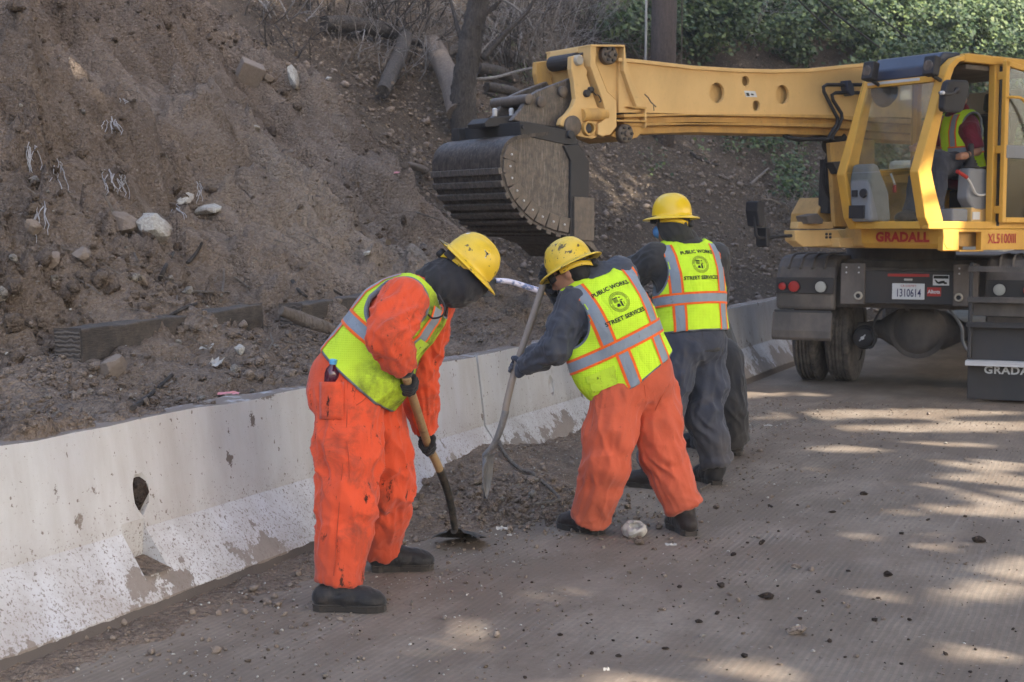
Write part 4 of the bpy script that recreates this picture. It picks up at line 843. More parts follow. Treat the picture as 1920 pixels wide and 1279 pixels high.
part('roof_front', M_SKYL, lambda b: b.prism([sp(d, KQ - 0.85, z) for d, z in ((d_top + 0.035, z_top - 0.0), (d_top + 0.02, z_top + 0.10), (d_top - 0.10, z_rf + 0.035), (d_rf - 0.05, z_rf + 0.045), (d_rf - 0.05, z_rf - 0.02), (d_top - 0.04, z_top + 0.0))], BQ * 0.75), parent=cab, bevel=0.015)
part('front_header', M_YELB, lambda b: b.prism([sp(d, KQ - 0.85, z) for d, z in ((d_top + 0.045, z_top - 0.055), (d_top + 0.045, z_top + 0.0), (d_top - 0.02, z_top + 0.0), (d_top - 0.02, z_top - 0.055))], BQ * 0.75), parent=cab, bevel=0.003)
part('header_strip', M_CHROME, lambda b: b.prism([sp(d, KQ - 0.84, z) for d, z in ((d_top + 0.048, z_top - 0.032), (d_top + 0.048, z_top - 0.008), (d_top + 0.044, z_top - 0.008), (d_top + 0.044, z_top - 0.032))], BQ * 0.60), parent=cab, bevel=0)
part('rear_pillar', M_YELB, lambda b: (sbox(b, d_b, d_b - 0.07, KQ - 0.07, KQ - 0.002, 1.60, z_rf), sbox(b, d_b - 0.75, d_b - 0.83, KQ - 0.07, KQ, 1.60, z_rf), sbox(b, d_b - 0.0, d_b - 0.07, KQ - 0.95, KQ - 0.88, 1.60, z_rf)), parent=cab)
part('door_seal', M_BLK, lambda b: sbox(b, d_b - 0.072, d_b - 0.11, KQ - 0.05, KQ + 0.004, 1.63, z_rf - 0.06), parent=cab, bevel=0)
part('cab_sill', M_YELB, lambda b: (sbox(b, d_fl + 0.06, d_b - 0.9, KQ - 0.07, KQ + 0.001, 1.603, 1.672), sbox(b, d_fl + 0.055, d_fl - 0.03, KQ - 0.85, KQ - 0.10, 1.603, 1.672)), parent=cab)
part('cab_floor', M_GREY, lambda b: sbox(b, d_fl, d_b - 0.8, KQ - 0.9, KQ - 0.08, 1.61, 1.665), parent=cab)
part('rear_wall', M_GREY, lambda b: sbox(b, d_b - 0.78, d_b - 0.86, KQ - 0.9, KQ - 0.08, 1.66, 2.25), parent=cab)
part('rear_wall_upper', M_CREAM, lambda b: sbox(b, d_b - 0.78, d_b - 0.84, KQ - 0.9, KQ - 0.08, 2.62, z_rf - 0.2), parent=cab)
part('headliner', M_DUSTBLK, lambda b: sbox(b, d_rf - 0.1, d_b - 0.8, KQ - 0.88, KQ - 0.08, z_rf - 0.10, z_rf - 0.055), parent=cab)
part('far_sill', M_YELB, lambda b: (b.beam(sp(d_kn - 0.02, KQ - 0.91, z_kn - 0.04), sp(d_b - 0.8, KQ - 0.91, z_kn + 0.12), 0.05, 0.06), sbox(b, d_fl, d_b - 0.8, KQ - 0.93, KQ - 0.89, 1.672, 2.05)), parent=cab)
gl = lambda q: [sp(d_kn, q, z_kn), sp(d_top + 0.02, q, z_top - 0.03)]
part('windscreen', M_GLASS, lambda b: b.prism([sp(d_kn + 0.0, KQ - 0.86, z_kn), sp(d_kn + 0.0, KQ - 0.09, z_kn), sp(d_top + 0.02, KQ - 0.09, z_top - 0.03), sp(d_top + 0.02, KQ - 0.86, z_top - 0.03)], BD * 0.006), parent=cab, bevel=0)
part('lower_windscreen', M_GLASS, lambda b: b.prism([sp(d_kn + 0.0, KQ - 0.86, z_kn - 0.008), sp(d_kn + 0.0, KQ - 0.09, z_kn - 0.008), sp(d_fl + 0.02, KQ - 0.09, 1.675), sp(d_fl + 0.02, KQ - 0.86, 1.675)], BD * 0.006), parent=cab, bevel=0)
part('far_window', M_GLASS, lambda b: b.prism([sp(d_kn - 0.03, KQ - 0.92, z_kn), sp(d_b - 0.8, KQ - 0.92, z_kn + 0.1), sp(d_b - 0.8, KQ - 0.92, z_rf - 0.05), sp(d_top - 0.02, KQ - 0.92, z_rf - 0.05)], -BQ * 0.005), parent=cab, bevel=0)
for px, py, q in ((1632, 134, KQ - 0.90), (1747, 124, KQ - 0.10)):
    c = onplane(px, py, sp(d_top + 0.16, 0, 0), BD); q = (c - TURN).dot(BQ)
    wlp = part('cab_work_lamp', M_PLAST, lambda b: b.box(c, (0.09, 0.125, 0.17), ROT_S @ Matrix.Rotation(R(-12), 3, 'Y')), parent=cab, bevel=0.012)
    part('lamp_lens', M_BUCK, lambda b: b.lathe(c + BD * 0.046, BD, [(0, .052), (.008, .048), (.010, .03)], 20), parent=wlp, bevel=0)
    part('lamp_bracket', M_BLK, lambda b: b.beam(c - UP * 0.08 - BD * 0.02, c - UP * 0.12 - BD * 0.13, 0.03, 0.03), parent=wlp)
# side mirror
mc = tr([(1795, 180)], KQ + 0.16)[0]
mp = [(1778, 152), (1783, 149), (1815, 150), (1819, 156), (1817, 178), (1808, 206), (1802, 211), (1774, 209), (1770, 203), (1772, 175)]
mi = part('side_mirror', M_PLAST, lambda b: b.prism(tr(mp, KQ + 0.20), -BQ * 0.07), parent=cab, bevel=0.018, smooth=False)
part('mirror_bracket', M_BLK, lambda b: (b.tube(smooth_path(tr([(1767, 174), (1775, 177), (1788, 175), (1795, 168)], KQ + 0.215)), 0.014, 8), b.lathe(tr([(1794, 170)], KQ + 0.20)[0], BQ, [(0, .03), (.02, .025)], 12), b.tube([tr([(1768, 174)], KQ + 0.21)[0], tr([(1762, 174)], KQ)[0]], 0.014, 8)), parent=mi, bevel=0, smooth=True)
part('bracket_tip', M_CHROME, lambda b: b.lathe(tr([(1768, 174)], KQ + 0.23)[0], BQ, [(-.02, .018), (.01, .016)], 10), parent=mi, bevel=0)
# open door swung back along the cab side
DQ = KQ + 0.05
d1, zt = dz(1871, 115); d2 = d1 - 0.80; zb = 1.66
door = part('cab_door', M_YELB, lambda b: (sbox(b, d1, d1 - 0.055, DQ, DQ + 0.045, zb, zt), sbox(b, d2, d2 + 0.055, DQ, DQ + 0.045, zb, zt - 0.12), sbox(b, d1 - 0.055, d2 + 0.055, DQ, DQ + 0.045, zb, zb + 0.05), b.beam(sp(d1, DQ + 0.0225, zt - 0.02), sp(d2, DQ + 0.0225, zt - 0.12), 0.045, 0.05)), parent=XC)
part('door_glass', M_GLASS, lambda b: b.prism([sp(d, DQ + 0.02, z) for d, z in ((d1 - 0.05, 2.36), (d2 + 0.05, 2.36), (d2 + 0.05, zt - 0.14), (d1 - 0.05, zt - 0.04))], BQ * 0.005), parent=door, bevel=0)
part('door_glass', M_GLASSY, lambda b: b.prism([sp(d, DQ + 0.02, z) for d, z in ((d1 - 0.05, zb + 0.05), (d2 + 0.05, zb + 0.05), (d2 + 0.05, 2.26), (d1 - 0.05, 2.26))], BQ * 0.005), parent=door, bevel=0)
part('door_band', M_GREY, lambda b: sbox(b, d1 - 0.03, d2 + 0.03, DQ + 0.01, DQ + 0.05, 2.25, 2.37), parent=door)
part('grab_handle', M_YELB, lambda b: b.tube(smooth_path([sp(d1 - 0.03, DQ + 0.03, 2.80), sp(d1 - 0.06, DQ + 0.09, 2.80), sp(d1 - 0.20, DQ + 0.09, 2.78), sp(d1 - 0.36, DQ + 0.09, 2.60), sp(d1 - 0.45, DQ + 0.09, 2.42), sp(d1 - 0.45, DQ + 0.03, 2.40)]), 0.014, 8), parent=door, bevel=0, smooth=True)
for z in (1.78, 2.33, 3.0): part('hinge', M_YELB, lambda b: sbox(b, d_b - 0.03, d1 - 0.01, KQ, DQ + 0.03, z - 0.035, z + 0.035), parent=door, bevel=0.004)
# interior
part('seat', M_PLAST, lambda b: (sbox(b, d_b - 0.10, d_b - 0.58, KQ - 0.74, KQ - 0.26, 1.98, 2.10), b.beam(sp(d_b - 0.56, KQ - 0.5, 2.05), sp(d_b - 0.70, KQ - 0.5, 2.72), 0.46, 0.12, up=BD), b.beam(sp(d_b - 0.70, KQ - 0.5, 2.74), sp(d_b - 0.73, KQ - 0.5, 2.92), 0.26, 0.10, up=BD), sbox(b, d_b - 0.2, d_b - 0.5, KQ - 0.65, KQ - 0.35, 1.665, 1.98)), parent=cab, bevel=0.03)
cons = part('armrest_console', M_GREY, lambda b: b.prism([sp(d, KQ - 0.10, z) for d, z in ((d_b + 0.20, 2.16), (d_b - 0.05, 2.16), (d_b - 0.06, 2.06), (d_b - 0.35, 2.04), (d_b - 0.35, 1.86), (d_b + 0.0, 1.76), (d_b + 0.12, 1.77), (d_b + 0.22, 1.88))], -BQ * 0.13), parent=cab, bevel=0.02)
part('joystick_boot', M_PLAST, lambda b: b._lathe(sp(d_b + 0.10, KQ - 0.17, 2.16), UP, [(0, .075), (.02, .08), (.03, .06), (.045, .066), (.055, .05), (.07, .055), (.08, .038), (.11, .03), (.17, .026), (.20, .03), (.23, .02)], 14, True), parent=cons, bevel=0, smooth=True)
part('control_lever', M_CHROME, lambda b: b.tube(smooth_path([sp(d_b - 0.02, KQ - 0.08, 1.92), sp(d_b + 0.13, KQ - 0.07, 1.92), sp(d_b + 0.22, KQ - 0.07, 2.02), sp(d_b + 0.30, KQ - 0.07, 2.09)]), 0.010, 7), parent=cons, bevel=0)
part('lever_grip', M_RED, lambda b: b.tube([sp(d_b + 0.28, KQ - 0.07, 2.072), sp(d_b + 0.42, KQ - 0.07, 2.125)], 0.018, 8), parent=cons, bevel=0)
dash = part('dash_console', M_GREY, lambda b: b.prism([sp(d, KQ - 0.60, z) for d, z in ((d_kn - 0.05, 1.67), (d_kn - 0.02, 2.05), (d_kn - 0.06, 2.20), (d_kn - 0.14, 2.20), (d_kn - 0.30, 1.95), (d_kn - 0.34, 1.67))], -BQ * 0.24), parent=cab, bevel=0.03)
part('dash_gauge', M_PLAST, lambda b: (b.lathe(sp(d_kn - 0.02, KQ - 0.66, 1.93), BD, [(0, .045), (.02, .04)], 18), sbox(b, d_kn - 0.03, d_kn - 0.01, KQ - 0.80, KQ - 0.74, 1.90, 1.96), sbox(b, d_kn - 0.04, d_kn - 0.02, KQ - 0.84, KQ - 0.66, 1.70, 1.82)), parent=dash, bevel=0.004)
part('pedal_lever', M_RED, lambda b: sbox(b, d_kn - 0.10, d_kn - 0.13, KQ - 0.40, KQ - 0.37, 1.93, 2.0), parent=cab)
part('pedal_rod', M_CHROME, lambda b: b.tube([sp(d_kn - 0.12, KQ - 0.385, 2.0), sp(d_kn - 0.06, KQ - 0.385, 2.10)], 0.010, 6), parent=cab, bevel=0)
part('stored_box', M_YEL, lambda b: sbox(b, d_b + 0.16, d_b - 0.2, KQ - 0.35, KQ - 0.10, 1.668, 1.80), parent=cab)
part('stored_box', M_WHITE, lambda b: sbox(b, d_b + 0.15, d_b + 0.05, KQ - 0.097, KQ - 0.09, 1.69, 1.76), parent=cab, bevel=0)
part('floor_pouch', M_GREY, lambda b: sbox(b, d_b + 0.40, d_b + 0.18, KQ - 0.34, KQ - 0.12, 1.668, 1.79), parent=cab, bevel=0.02)
part('cab_fan', M_PLAST, lambda b: (b.lathe(sp(d_top - 0.10, KQ - 0.72, 2.88), BD, [(0, .12), (.05, .15), (.10, .12)], 20), sbox(b, d_top - 0.3, d_top - 0.35, KQ - 0.40, KQ - 0.32, 2.72, 2.80)), parent=cab, bevel=0)
# ================================================================== bodies and clothing: one smooth surface grown from tapered limbs
def A(v): return np.array(v[:], np.float32)
class SDF:
    def __init__(s, lo, hi, h):
        s.lo = np.array(lo, np.float32); s.h = h; s.n = np.ceil((np.array(hi) - s.lo) / h).astype(int) + 1
        s.D = np.full(s.n, 0.25, np.float32)
    def block(s, lo, hi):
        i0 = np.clip(np.floor((lo - s.lo) / s.h).astype(int), 0, s.n); i1 = np.clip(np.ceil((hi - s.lo) / s.h).astype(int) + 1, 0, s.n)
        if (i1 <= i0).any(): return None, None
        ax = [s.lo[k] + s.h * np.arange(i0[k], i1[k], dtype=np.float32) for k in range(3)]
        G = np.stack(np.meshgrid(*ax, indexing='ij'), -1)
        return tuple(slice(i0[k], i1[k]) for k in range(3)), G
    def put(s, lo, hi, fn, k=0.03, op='add'):
        m = 0.07 + k; sl, G = s.block(np.array(lo) - m, np.array(hi) + m)
        if sl is None: return s
        d = fn(G); D = s.D[sl]
        if op == 'add':
            if k > 0:
                hh = np.clip(0.5 + 0.5 * (D - d) / k, 0, 1); s.D[sl] = D * (1 - hh) + d * hh - k * hh * (1 - hh)
            else: s.D[sl] = np.minimum(D, d)
        else:                                                    # cut away
            s.D[sl] = np.maximum(D, -d)
        return s
    def cone(s, a, b, ra, rb, k=0.03, flat=False, op='add'):
        a, b = A(a), A(b); r = max(ra, rb); ba = b - a; L2 = max(float(ba @ ba), 1e-9); L = math.sqrt(L2)
        def f(G):
            pa = G - a; t0 = (pa @ ba) / L2; t = np.clip(t0, 0, 1); d = np.linalg.norm(pa - t[..., None] * ba, axis=-1) - (ra + (rb - ra) * t)
            return np.maximum(d, (t0 - 1) * L) if flat else d
        return s.put(np.minimum(a, b) - r, np.maximum(a, b) + r, f, k, op)
    def chain(s, pts, rads, k=0.03, flat=False):
        for i in range(len(pts) - 1): s.cone(pts[i], pts[i + 1], rads[i], rads[i + 1], k, flat and i == len(pts) - 2)
        return s
    def ell(s, c, axes, rad, k=0.03, op='add'):
        c = A(c); M = np.array([A(x) for x in axes]); rad = np.array(rad, np.float32); r = rad.max()
        def f(G): q = ((G - c) @ M.T) / rad; n = np.linalg.norm(q, axis=-1); return (n - 1) * rad.min() * (0.6 + 0.4 * np.minimum(n, 1))
        return s.put(c - r, c + r, f, k, op)
    def torso(s, T, grow=0.0, k=0.05, flare=0.0):
        p0 = A(T.p0); p1 = A(T.p1); lo = np.minimum(p0, p1) - 0.33; hi = np.maximum(p0, p1) + 0.33
        return s.put(lo, hi, lambda G: T.dist(G, grow, flare), k)
    def plane(s, p, n):
        ax = [s.lo[k] + s.h * np.arange(s.n[k], dtype=np.float32) for k in range(3)]; G = np.stack(np.meshgrid(*ax, indexing='ij'), -1)
        s.D = np.maximum(s.D, (G - A(p)) @ A(n)); return s
    def mesh(s):
        D = s.D; n = D.shape; ins = D < 0
        acc = np.zeros((n[0] - 1, n[1] - 1, n[2] - 1, 3), np.float32); cnt = np.zeros((n[0] - 1, n[1] - 1, n[2] - 1), np.float32)
        def sub(ix, iy, iz): return (slice(ix, n[0] - 1 + ix), slice(iy, n[1] - 1 + iy), slice(iz, n[2] - 1 + iz))
        for ax in range(3):
            for u in (0, 1):
                for v in (0, 1):
                    o = [0, 0, 0]; o[(ax + 1) % 3] = u; o[(ax + 2) % 3] = v; e = list(o); e[ax] = 1
                    a, b = D[sub(*o)], D[sub(*e)]; c = ins[sub(*o)] != ins[sub(*e)]
                    t = np.where(c, a / np.where(c, a - b, 1), 0); w = c.astype(np.float32); cnt += w
                    for k in range(3): acc[..., k] += w * (o[k] if k != ax else 0) + (t * w if k == ax else 0)
        act = cnt > 0; idx = np.full(cnt.shape, -1, np.int64); idx[act] = np.arange(act.sum())
        cell = np.argwhere(act).astype(np.float32); V = (cell + acc[act] / cnt[act][:, None]) * s.h + s.lo
        F = []
        for ax in range(3):
            u, v = (ax + 1) % 3, (ax + 2) % 3
            a = [slice(1, n[k] - 1) for k in range(3)]; a[ax] = slice(0, n[ax] - 1); b = list(a); b[ax] = slice(1, n[ax])
            i0, i1 = ins[tuple(a)], ins[tuple(b)]; ch = np.argwhere(i0 != i1); 
            if len(ch) == 0: continue
            sgn = i0[tuple(ch.T)]; ch = ch.copy(); ch[:, u] += 1; ch[:, v] += 1
            def cid(du, dv): q = ch.copy(); q[:, u] -= du; q[:, v] -= dv; return idx[tuple(q.T)]
            q = np.stack([cid(1, 1), cid(0, 1), cid(0, 0), cid(1, 0)], 1)
            q = np.where(sgn[:, None], q, q[:, ::-1]); F.append(q)
        F = np.concatenate(F); F = F[(F >= 0).all(1)]
        return V, F
def vnormals(V, F):
    n = np.cross(V[F[:, 2]] - V[F[:, 0]], V[F[:, 3]] - V[F[:, 1]]); N = np.zeros_like(V)
    for k in range(4): np.add.at(N, F[:, k], n)
    return N / np.maximum(np.linalg.norm(N, axis=1), 1e-9)[:, None]
def relax(V, F, it=1, lam=0.5):
    for _ in range(it):
        S = np.zeros_like(V); C = np.zeros(len(V), np.float32)
        for a, b in ((0, 1), (1, 2), (2, 3), (3, 0)):
            np.add.at(S, F[:, a], V[F[:, b]]); np.add.at(C, F[:, a], 1); np.add.at(S, F[:, b], V[F[:, a]]); np.add.at(C, F[:, b], 1)
        V = V + lam * (S / np.maximum(C, 1)[:, None] - V)
    return V
class Torso:
    """pelvis -> neck axis with elliptical girth; right, forward are the wearer's own"""
    def __init__(s, pelvis, neck, shl, shr, bow=0.0, girth=1.0, prof=None):
        s.p0, s.p1 = Vector(pelvis), Vector(neck); s.L = (s.p1 - s.p0).length; s.a = (s.p1 - s.p0).normalized()
        r = Vector(shr) - Vector(shl); r = (r - s.a * r.dot(s.a)).normalized(); s.r = r; s.f = s.a.cross(r).normalized(); s.bow = bow
        s.t = np.array([-0.25, 0.0, 0.25, 0.45, 0.70, 0.88, 1.0, 1.12]); pr = prof or [(.165, .13), (.178, .135), (.165, .128), (.170, .130), (.185, .135), (.165, .115), (.105, .085), (.06, .06)]
        s.rl = np.array([p[0] for p in pr]) * girth; s.rf = np.array([p[1] for p in pr]) * girth
    def axis(s, t): return s.p0 + s.a * (t * s.L) - s.f * (s.bow * 4 * t * (1 - t))
    def loc(s, P):
        q = P - A(s.p0); t = (q @ A(s.a)) / s.L; x = q @ A(s.r); y = q @ A(s.f) + s.bow * 4 * np.clip(t, 0, 1) * (1 - np.clip(t, 0, 1)); return t, x, y
    def dist(s, G, grow=0.0, flare=0.0):
        t, x, y = s.loc(G); tc = np.clip(t, -0.25, 1.1); fl = flare * np.clip((0.35 - tc) / 0.5, 0, 1)
        rl = np.interp(tc, s.t, s.rl) + grow + fl; rf = np.interp(tc, s.t, s.rf) + grow + fl
        ra = 0.06; qa = np.maximum(np.abs(t - tc) * s.L, 0) / ra
        n = np.sqrt((x / rl) ** 2 + (y / rf) ** 2 + qa ** 2)
        return ((n - 1) * np.minimum(rl, rf)).astype(np.float32)
    def pt(s, x, h, y=0.0): return s.axis(h) + s.r * x + s.f * y
def fold(V, F, limbs, amp=1.0, seed=0, base=0.006):
    """press wrinkles into cloth: limbs = (a, b, radius, strength, folds per metre, where 0..1, spread)"""
    N = vnormals(V, F); out = np.zeros(len(V)); wsum = np.full(len(V), 1e-6)
    for i, (a, b, r, st_, fs, c, sp_, tilt) in enumerate(limbs):
        a, b = A(a), A(b); ba = b - a; L = np.linalg.norm(ba); ax = ba / L; q = V - a; s_ = q @ ax; t = np.clip(s_ / L, 0, 1)
        pr = q - np.clip(s_, 0, L)[:, None] * ax; d = np.linalg.norm(pr, axis=1); w = np.exp(-(np.maximum(d - r, 0) / 0.05) ** 2 * 2) * np.exp(-(np.maximum(np.abs(s_ / L - 0.5) - 0.5, 0) * L / 0.05) ** 2)
        e1 = np.cross(ax, [0.31, 0.2, 0.93]); e1 /= np.linalg.norm(e1); e2 = np.cross(ax, e1)
        u1, u2 = (pr @ e1) / r, (pr @ e2) / r
        Q = np.stack([s_ * fs + tilt * u1 * fs * r, u1 * 1.1, u2 * 1.1], 1) + seed * 7.1 + i * 13.7
        Q = Q * [0.62, 0.8, 0.8]; wv = 1 - 2.3 * np.minimum(np.abs(noise3(Q)), 0.5) ** 0.85; wv2 = 1 - 2.3 * np.minimum(np.abs(noise3(Q * [0.45, 1.5, 1.5] + 40)), 0.5) ** 0.85
        loc = np.exp(-((t - c) / sp_) ** 2)
        th = np.arctan2(u2, u1); sg = 1.0 if i % 2 else -1.0
        Q3 = np.stack([s_ * fs * 0.42 + sg * 1.3 * u1 + 0.9 * u2, u1 * 0.8 - s_ * 2, u2 * 0.8], 1) + seed * 3.3 + i * 5.1; wd = 1 - 2.3 * np.minimum(np.abs(noise3(Q3)), 0.5) ** 0.85
        Q4 = np.stack([s_ * 2.2, u1 * 2.3, u2 * 2.3], 1) + seed * 5.7 + i * 3.9; wl = 1 - 2.3 * np.minimum(np.abs(noise3(Q4)), 0.5) ** 0.85
        f = 0.92 * st_ * (loc * (0.30 * wv + 0.20 * wv2 + 0.50 * wd) + 0.30 * wl + 0.15 * wd)
        out += f * w; wsum += w
    V = V + N * (out / np.maximum(wsum, 0.35) * amp)[:, None]
    big = fbm(V * 6 + seed, 2) * base
    return V + N * big[:, None]
def cloth_obj(name, V, F, mat, parent, attrs=None):
    me = np_mesh(name, V, F)
    for k, v in (attrs or {}).items():
        at_ = me.attributes.new(k, 'FLOAT', 'POINT'); at_.data.foreach_set('value', np.asarray(v, np.float32))
    return link_mesh(name, me, mat, parent, smooth=True)
# ------------------------------------------------------------------ cloth materials
def cloth_mat(name, col, grime=None, gamt=0.0, weave=900, rough=0.9, var=0.12, gscale=5, lowz=None, spots=0.0):
    m = MT(name); a = m.noise(2.6, 4, 0.6); b = m.noise(40, 4, 0.7)
    c = m.mix(m.math('MULTIPLY', m.step(a, 0.3, 0.75), var * 2), col, tuple(x * 0.72 for x in col))
    c = m.mix(m.math('MULTIPLY', b, var), c, tuple(min(1, x * 1.2 + 0.02) for x in col))
    if grime:
        g = m.noise(gscale, 7, 0.72, dist=0.4); gm = m.math('MULTIPLY', m.step(g, 0.52, 0.72), gamt)
        c = m.mix(gm, c, grime)
        g2 = m.noise(gscale * 3.5, 6, 0.75, m.mapv((1, 1, 0.45), rot=(0.3, 0.2, 0.5))); c = m.mix(m.math('MULTIPLY', m.step(g2, 0.61, 0.66), min(1, gamt * 1.3)), c, tuple(x * 0.3 for x in grime))
        if lowz:
            z = m.sep(m.tc())[2]; lw = m.ramp(m.math('ADD', m.math('MULTIPLY', z, 1.0 / lowz), m.math('MULTIPLY', m.math('SUBTRACT', m.noise(9, 5), 0.5), 0.8)), [(0.0, 0.75), (0.9, 0.0)])
            c = m.mix(m.math('MULTIPLY', lw, 0.6), c, grime)
    w = m.math('ADD', m.wave(weave / 20, dirn='X'), m.wave(weave / 20, dirn='Z'))
    cz = m.math('ABSOLUTE', m.math('SUBTRACT', m.noise(6, 2, 0.5, m.mapv((1, 1, 0.75), rot=(0.35, 0.5, 0.2)), 1.2), 0.5)); n0 = m.bump(m.ramp(cz, [(0.0, 0.0), (0.12, 0.6), (0.3, 1.0)]), 0.16, 0.020)
    n = m.bump(m.math('ADD', m.math('MULTIPLY', w, 0.15), m.noise(70, 4, 0.6)), 0.25, 0.004, n0)
    return m.out(c, rough, nrm=n, Specular_IOR_Level=0.2, Sheen_Weight=0.15)
M_OR1 = cloth_mat('orange_coverall_cloth', (0.66, 0.082, 0.030), (0.10, 0.040, 0.028), 0.75, lowz=0.45)
M_OR2 = cloth_mat('faded_orange_cloth', (0.56, 0.105, 0.050), (0.20, 0.075, 0.045), 0.25, lowz=0.40)
M_GRYT = cloth_mat('grey_trouser_cloth', (0.050, 0.056, 0.078), (0.11, 0.090, 0.072), 0.45, lowz=0.6)
M_CHAR = cloth_mat('charcoal_sweatshirt', (0.040, 0.040, 0.042), (0.075, 0.065, 0.055), 0.4)
M_NAVY = cloth_mat('blue_grey_sweatshirt', (0.058, 0.064, 0.082), (0.085, 0.08, 0.08), 0.5)
M_HOOD = cloth_mat('black_balaclava', (0.030, 0.030, 0.035), (0.05, 0.045, 0.045), 0.2)
M_DKTR = cloth_mat('dark_trouser_cloth', (0.026, 0.027, 0.032), (0.08, 0.068, 0.058), 0.5, lowz=0.5)
M_GLOVE = cloth_mat('black_glove', (0.020, 0.020, 0.023), (0.07, 0.06, 0.055), 0.4, gscale=14)
M_GLOVEB = cloth_mat('blue_grey_glove', (0.05, 0.06, 0.085), (0.16, 0.15, 0.15), 0.5, gscale=14)
M_MAROON = cloth_mat('maroon_shirt', (0.135, 0.014, 0.030))
M_BOOT = cloth_mat('black_leather', (0.016, 0.015, 0.016), (0.085, 0.066, 0.052), 0.6, rough=0.5, gscale=9)
M_BOOTB = cloth_mat('brown_leather', (0.022, 0.016, 0.014), (0.075, 0.056, 0.044), 0.5, rough=0.5, gscale=9)
M_SOLE = cloth_mat('boot_sole_rubber', (0.030, 0.026, 0.023), (0.12, 0.095, 0.075), 0.7, rough=0.85)
m = MT('skin'); M_SKIN = m.out(m.mix(m.noise(12, 3), (0.26, 0.125, 0.078), (0.36, 0.19, 0.125)), 0.55, nrm=m.bump(m.noise(120), 0.1, 0.003), Subsurface_Weight=0.05)
M_HAIR = cloth_mat('black_hair', (0.012, 0.011, 0.011), rough=0.6)
M_SILVER = cloth_mat('silver_reflective_tape', (0.235, 0.275, 0.320), (0.16, 0.16, 0.16), 0.25, rough=0.45)
M_ORSTR = cloth_mat('orange_braid', (0.88, 0.145, 0.020), (0.4, 0.12, 0.05), 0.2)
def vest_mat(name, col, grime, gamt, gz=None):
    m = MT(name); a = m.noise(3, 3, 0.6)
    c = m.mix(m.math('MULTIPLY', a, 0.25), col, tuple(x * 0.8 for x in col))
    g = m.noise(6, 6, 0.7); gm = m.math('MULTIPLY', m.step(g, 0.36, 0.62) if gz else m.step(g, 0.48, 0.72), gamt)
    if gz: gm = m.math('MULTIPLY', gm, m.step(m.attr('front'), gz[0], gz[1]))
    c = m.mix(gm, c, grime)
    e = m.attr('edge'); c = m.mix(m.math('LESS_THAN', e, 0.009), c, (0.16, 0.18, 0.20))
    net = m.math('ADD', m.wave(34, dirn='X'), m.wave(34, dirn='Z')); cz = m.math('ABSOLUTE', m.math('SUBTRACT', m.noise(6, 2, 0.5, m.mapv((1, 1, 0.5), rot=(0.2, 0.4, 0.3)), 1.0), 0.5)); n0 = m.bump(m.ramp(cz, [(0.0, 0.0), (0.10, 0.6), (0.3, 1.0)]), 0.25, 0.020)
    return m.out(c, 0.85, nrm=m.bump(net, 0.25, 0.004, n0), Specular_IOR_Level=0.2)
M_VEST = vest_mat('lime_vest_mesh', (0.60, 0.88, 0.040), (0.30, 0.38, 0.04), 0.25)
M_VESTD = vest_mat('dirty_lime_vest_mesh', (0.56, 0.76, 0.045), (0.085, 0.10, 0.025), 0.95, (0.0, 0.10))
M_VPOC = cloth_mat('lime_pocket', (0.52, 0.74, 0.045), (0.16, 0.19, 0.03), 0.6)
def hat_mat(name, col, spots):
    m = MT(name); c = m.mix(m.math('MULTIPLY', m.noise(6, 4), 0.35), col, tuple(x * 0.75 for x in col))
    v = m.noise(26, 5, 0.65); big = m.noise(5, 2)
    c = m.mix(m.math('MULTIPLY', m.step(m.math('ADD', v, m.math('MULTIPLY', m.math('SUBTRACT', big, 0.5), 0.6)), 0.70 - 0.13 * spots, 0.73 - 0.13 * spots), 0.92 if spots else 0.0), c, (0.045, 0.035, 0.022))
    c = m.mix(m.math('MULTIPLY', m.step(m.noise(11, 5, 0.7), 0.5, 0.8), 0.55 * spots), c, (0.30, 0.20, 0.05))
    return m.out(c, 0.32 if not spots else 0.45, nrm=m.bump(m.noise(90), 0.03, 0.003))
M_HATD = hat_mat('scuffed_yellow_helmet', (0.74, 0.50, 0.030), 0.8); M_HATD2 = hat_mat('splattered_yellow_helmet', (0.76, 0.52, 0.045), 1.1); M_HATC = hat_mat('clean_yellow_helmet', (0.80, 0.53, 0.020), 0.0)
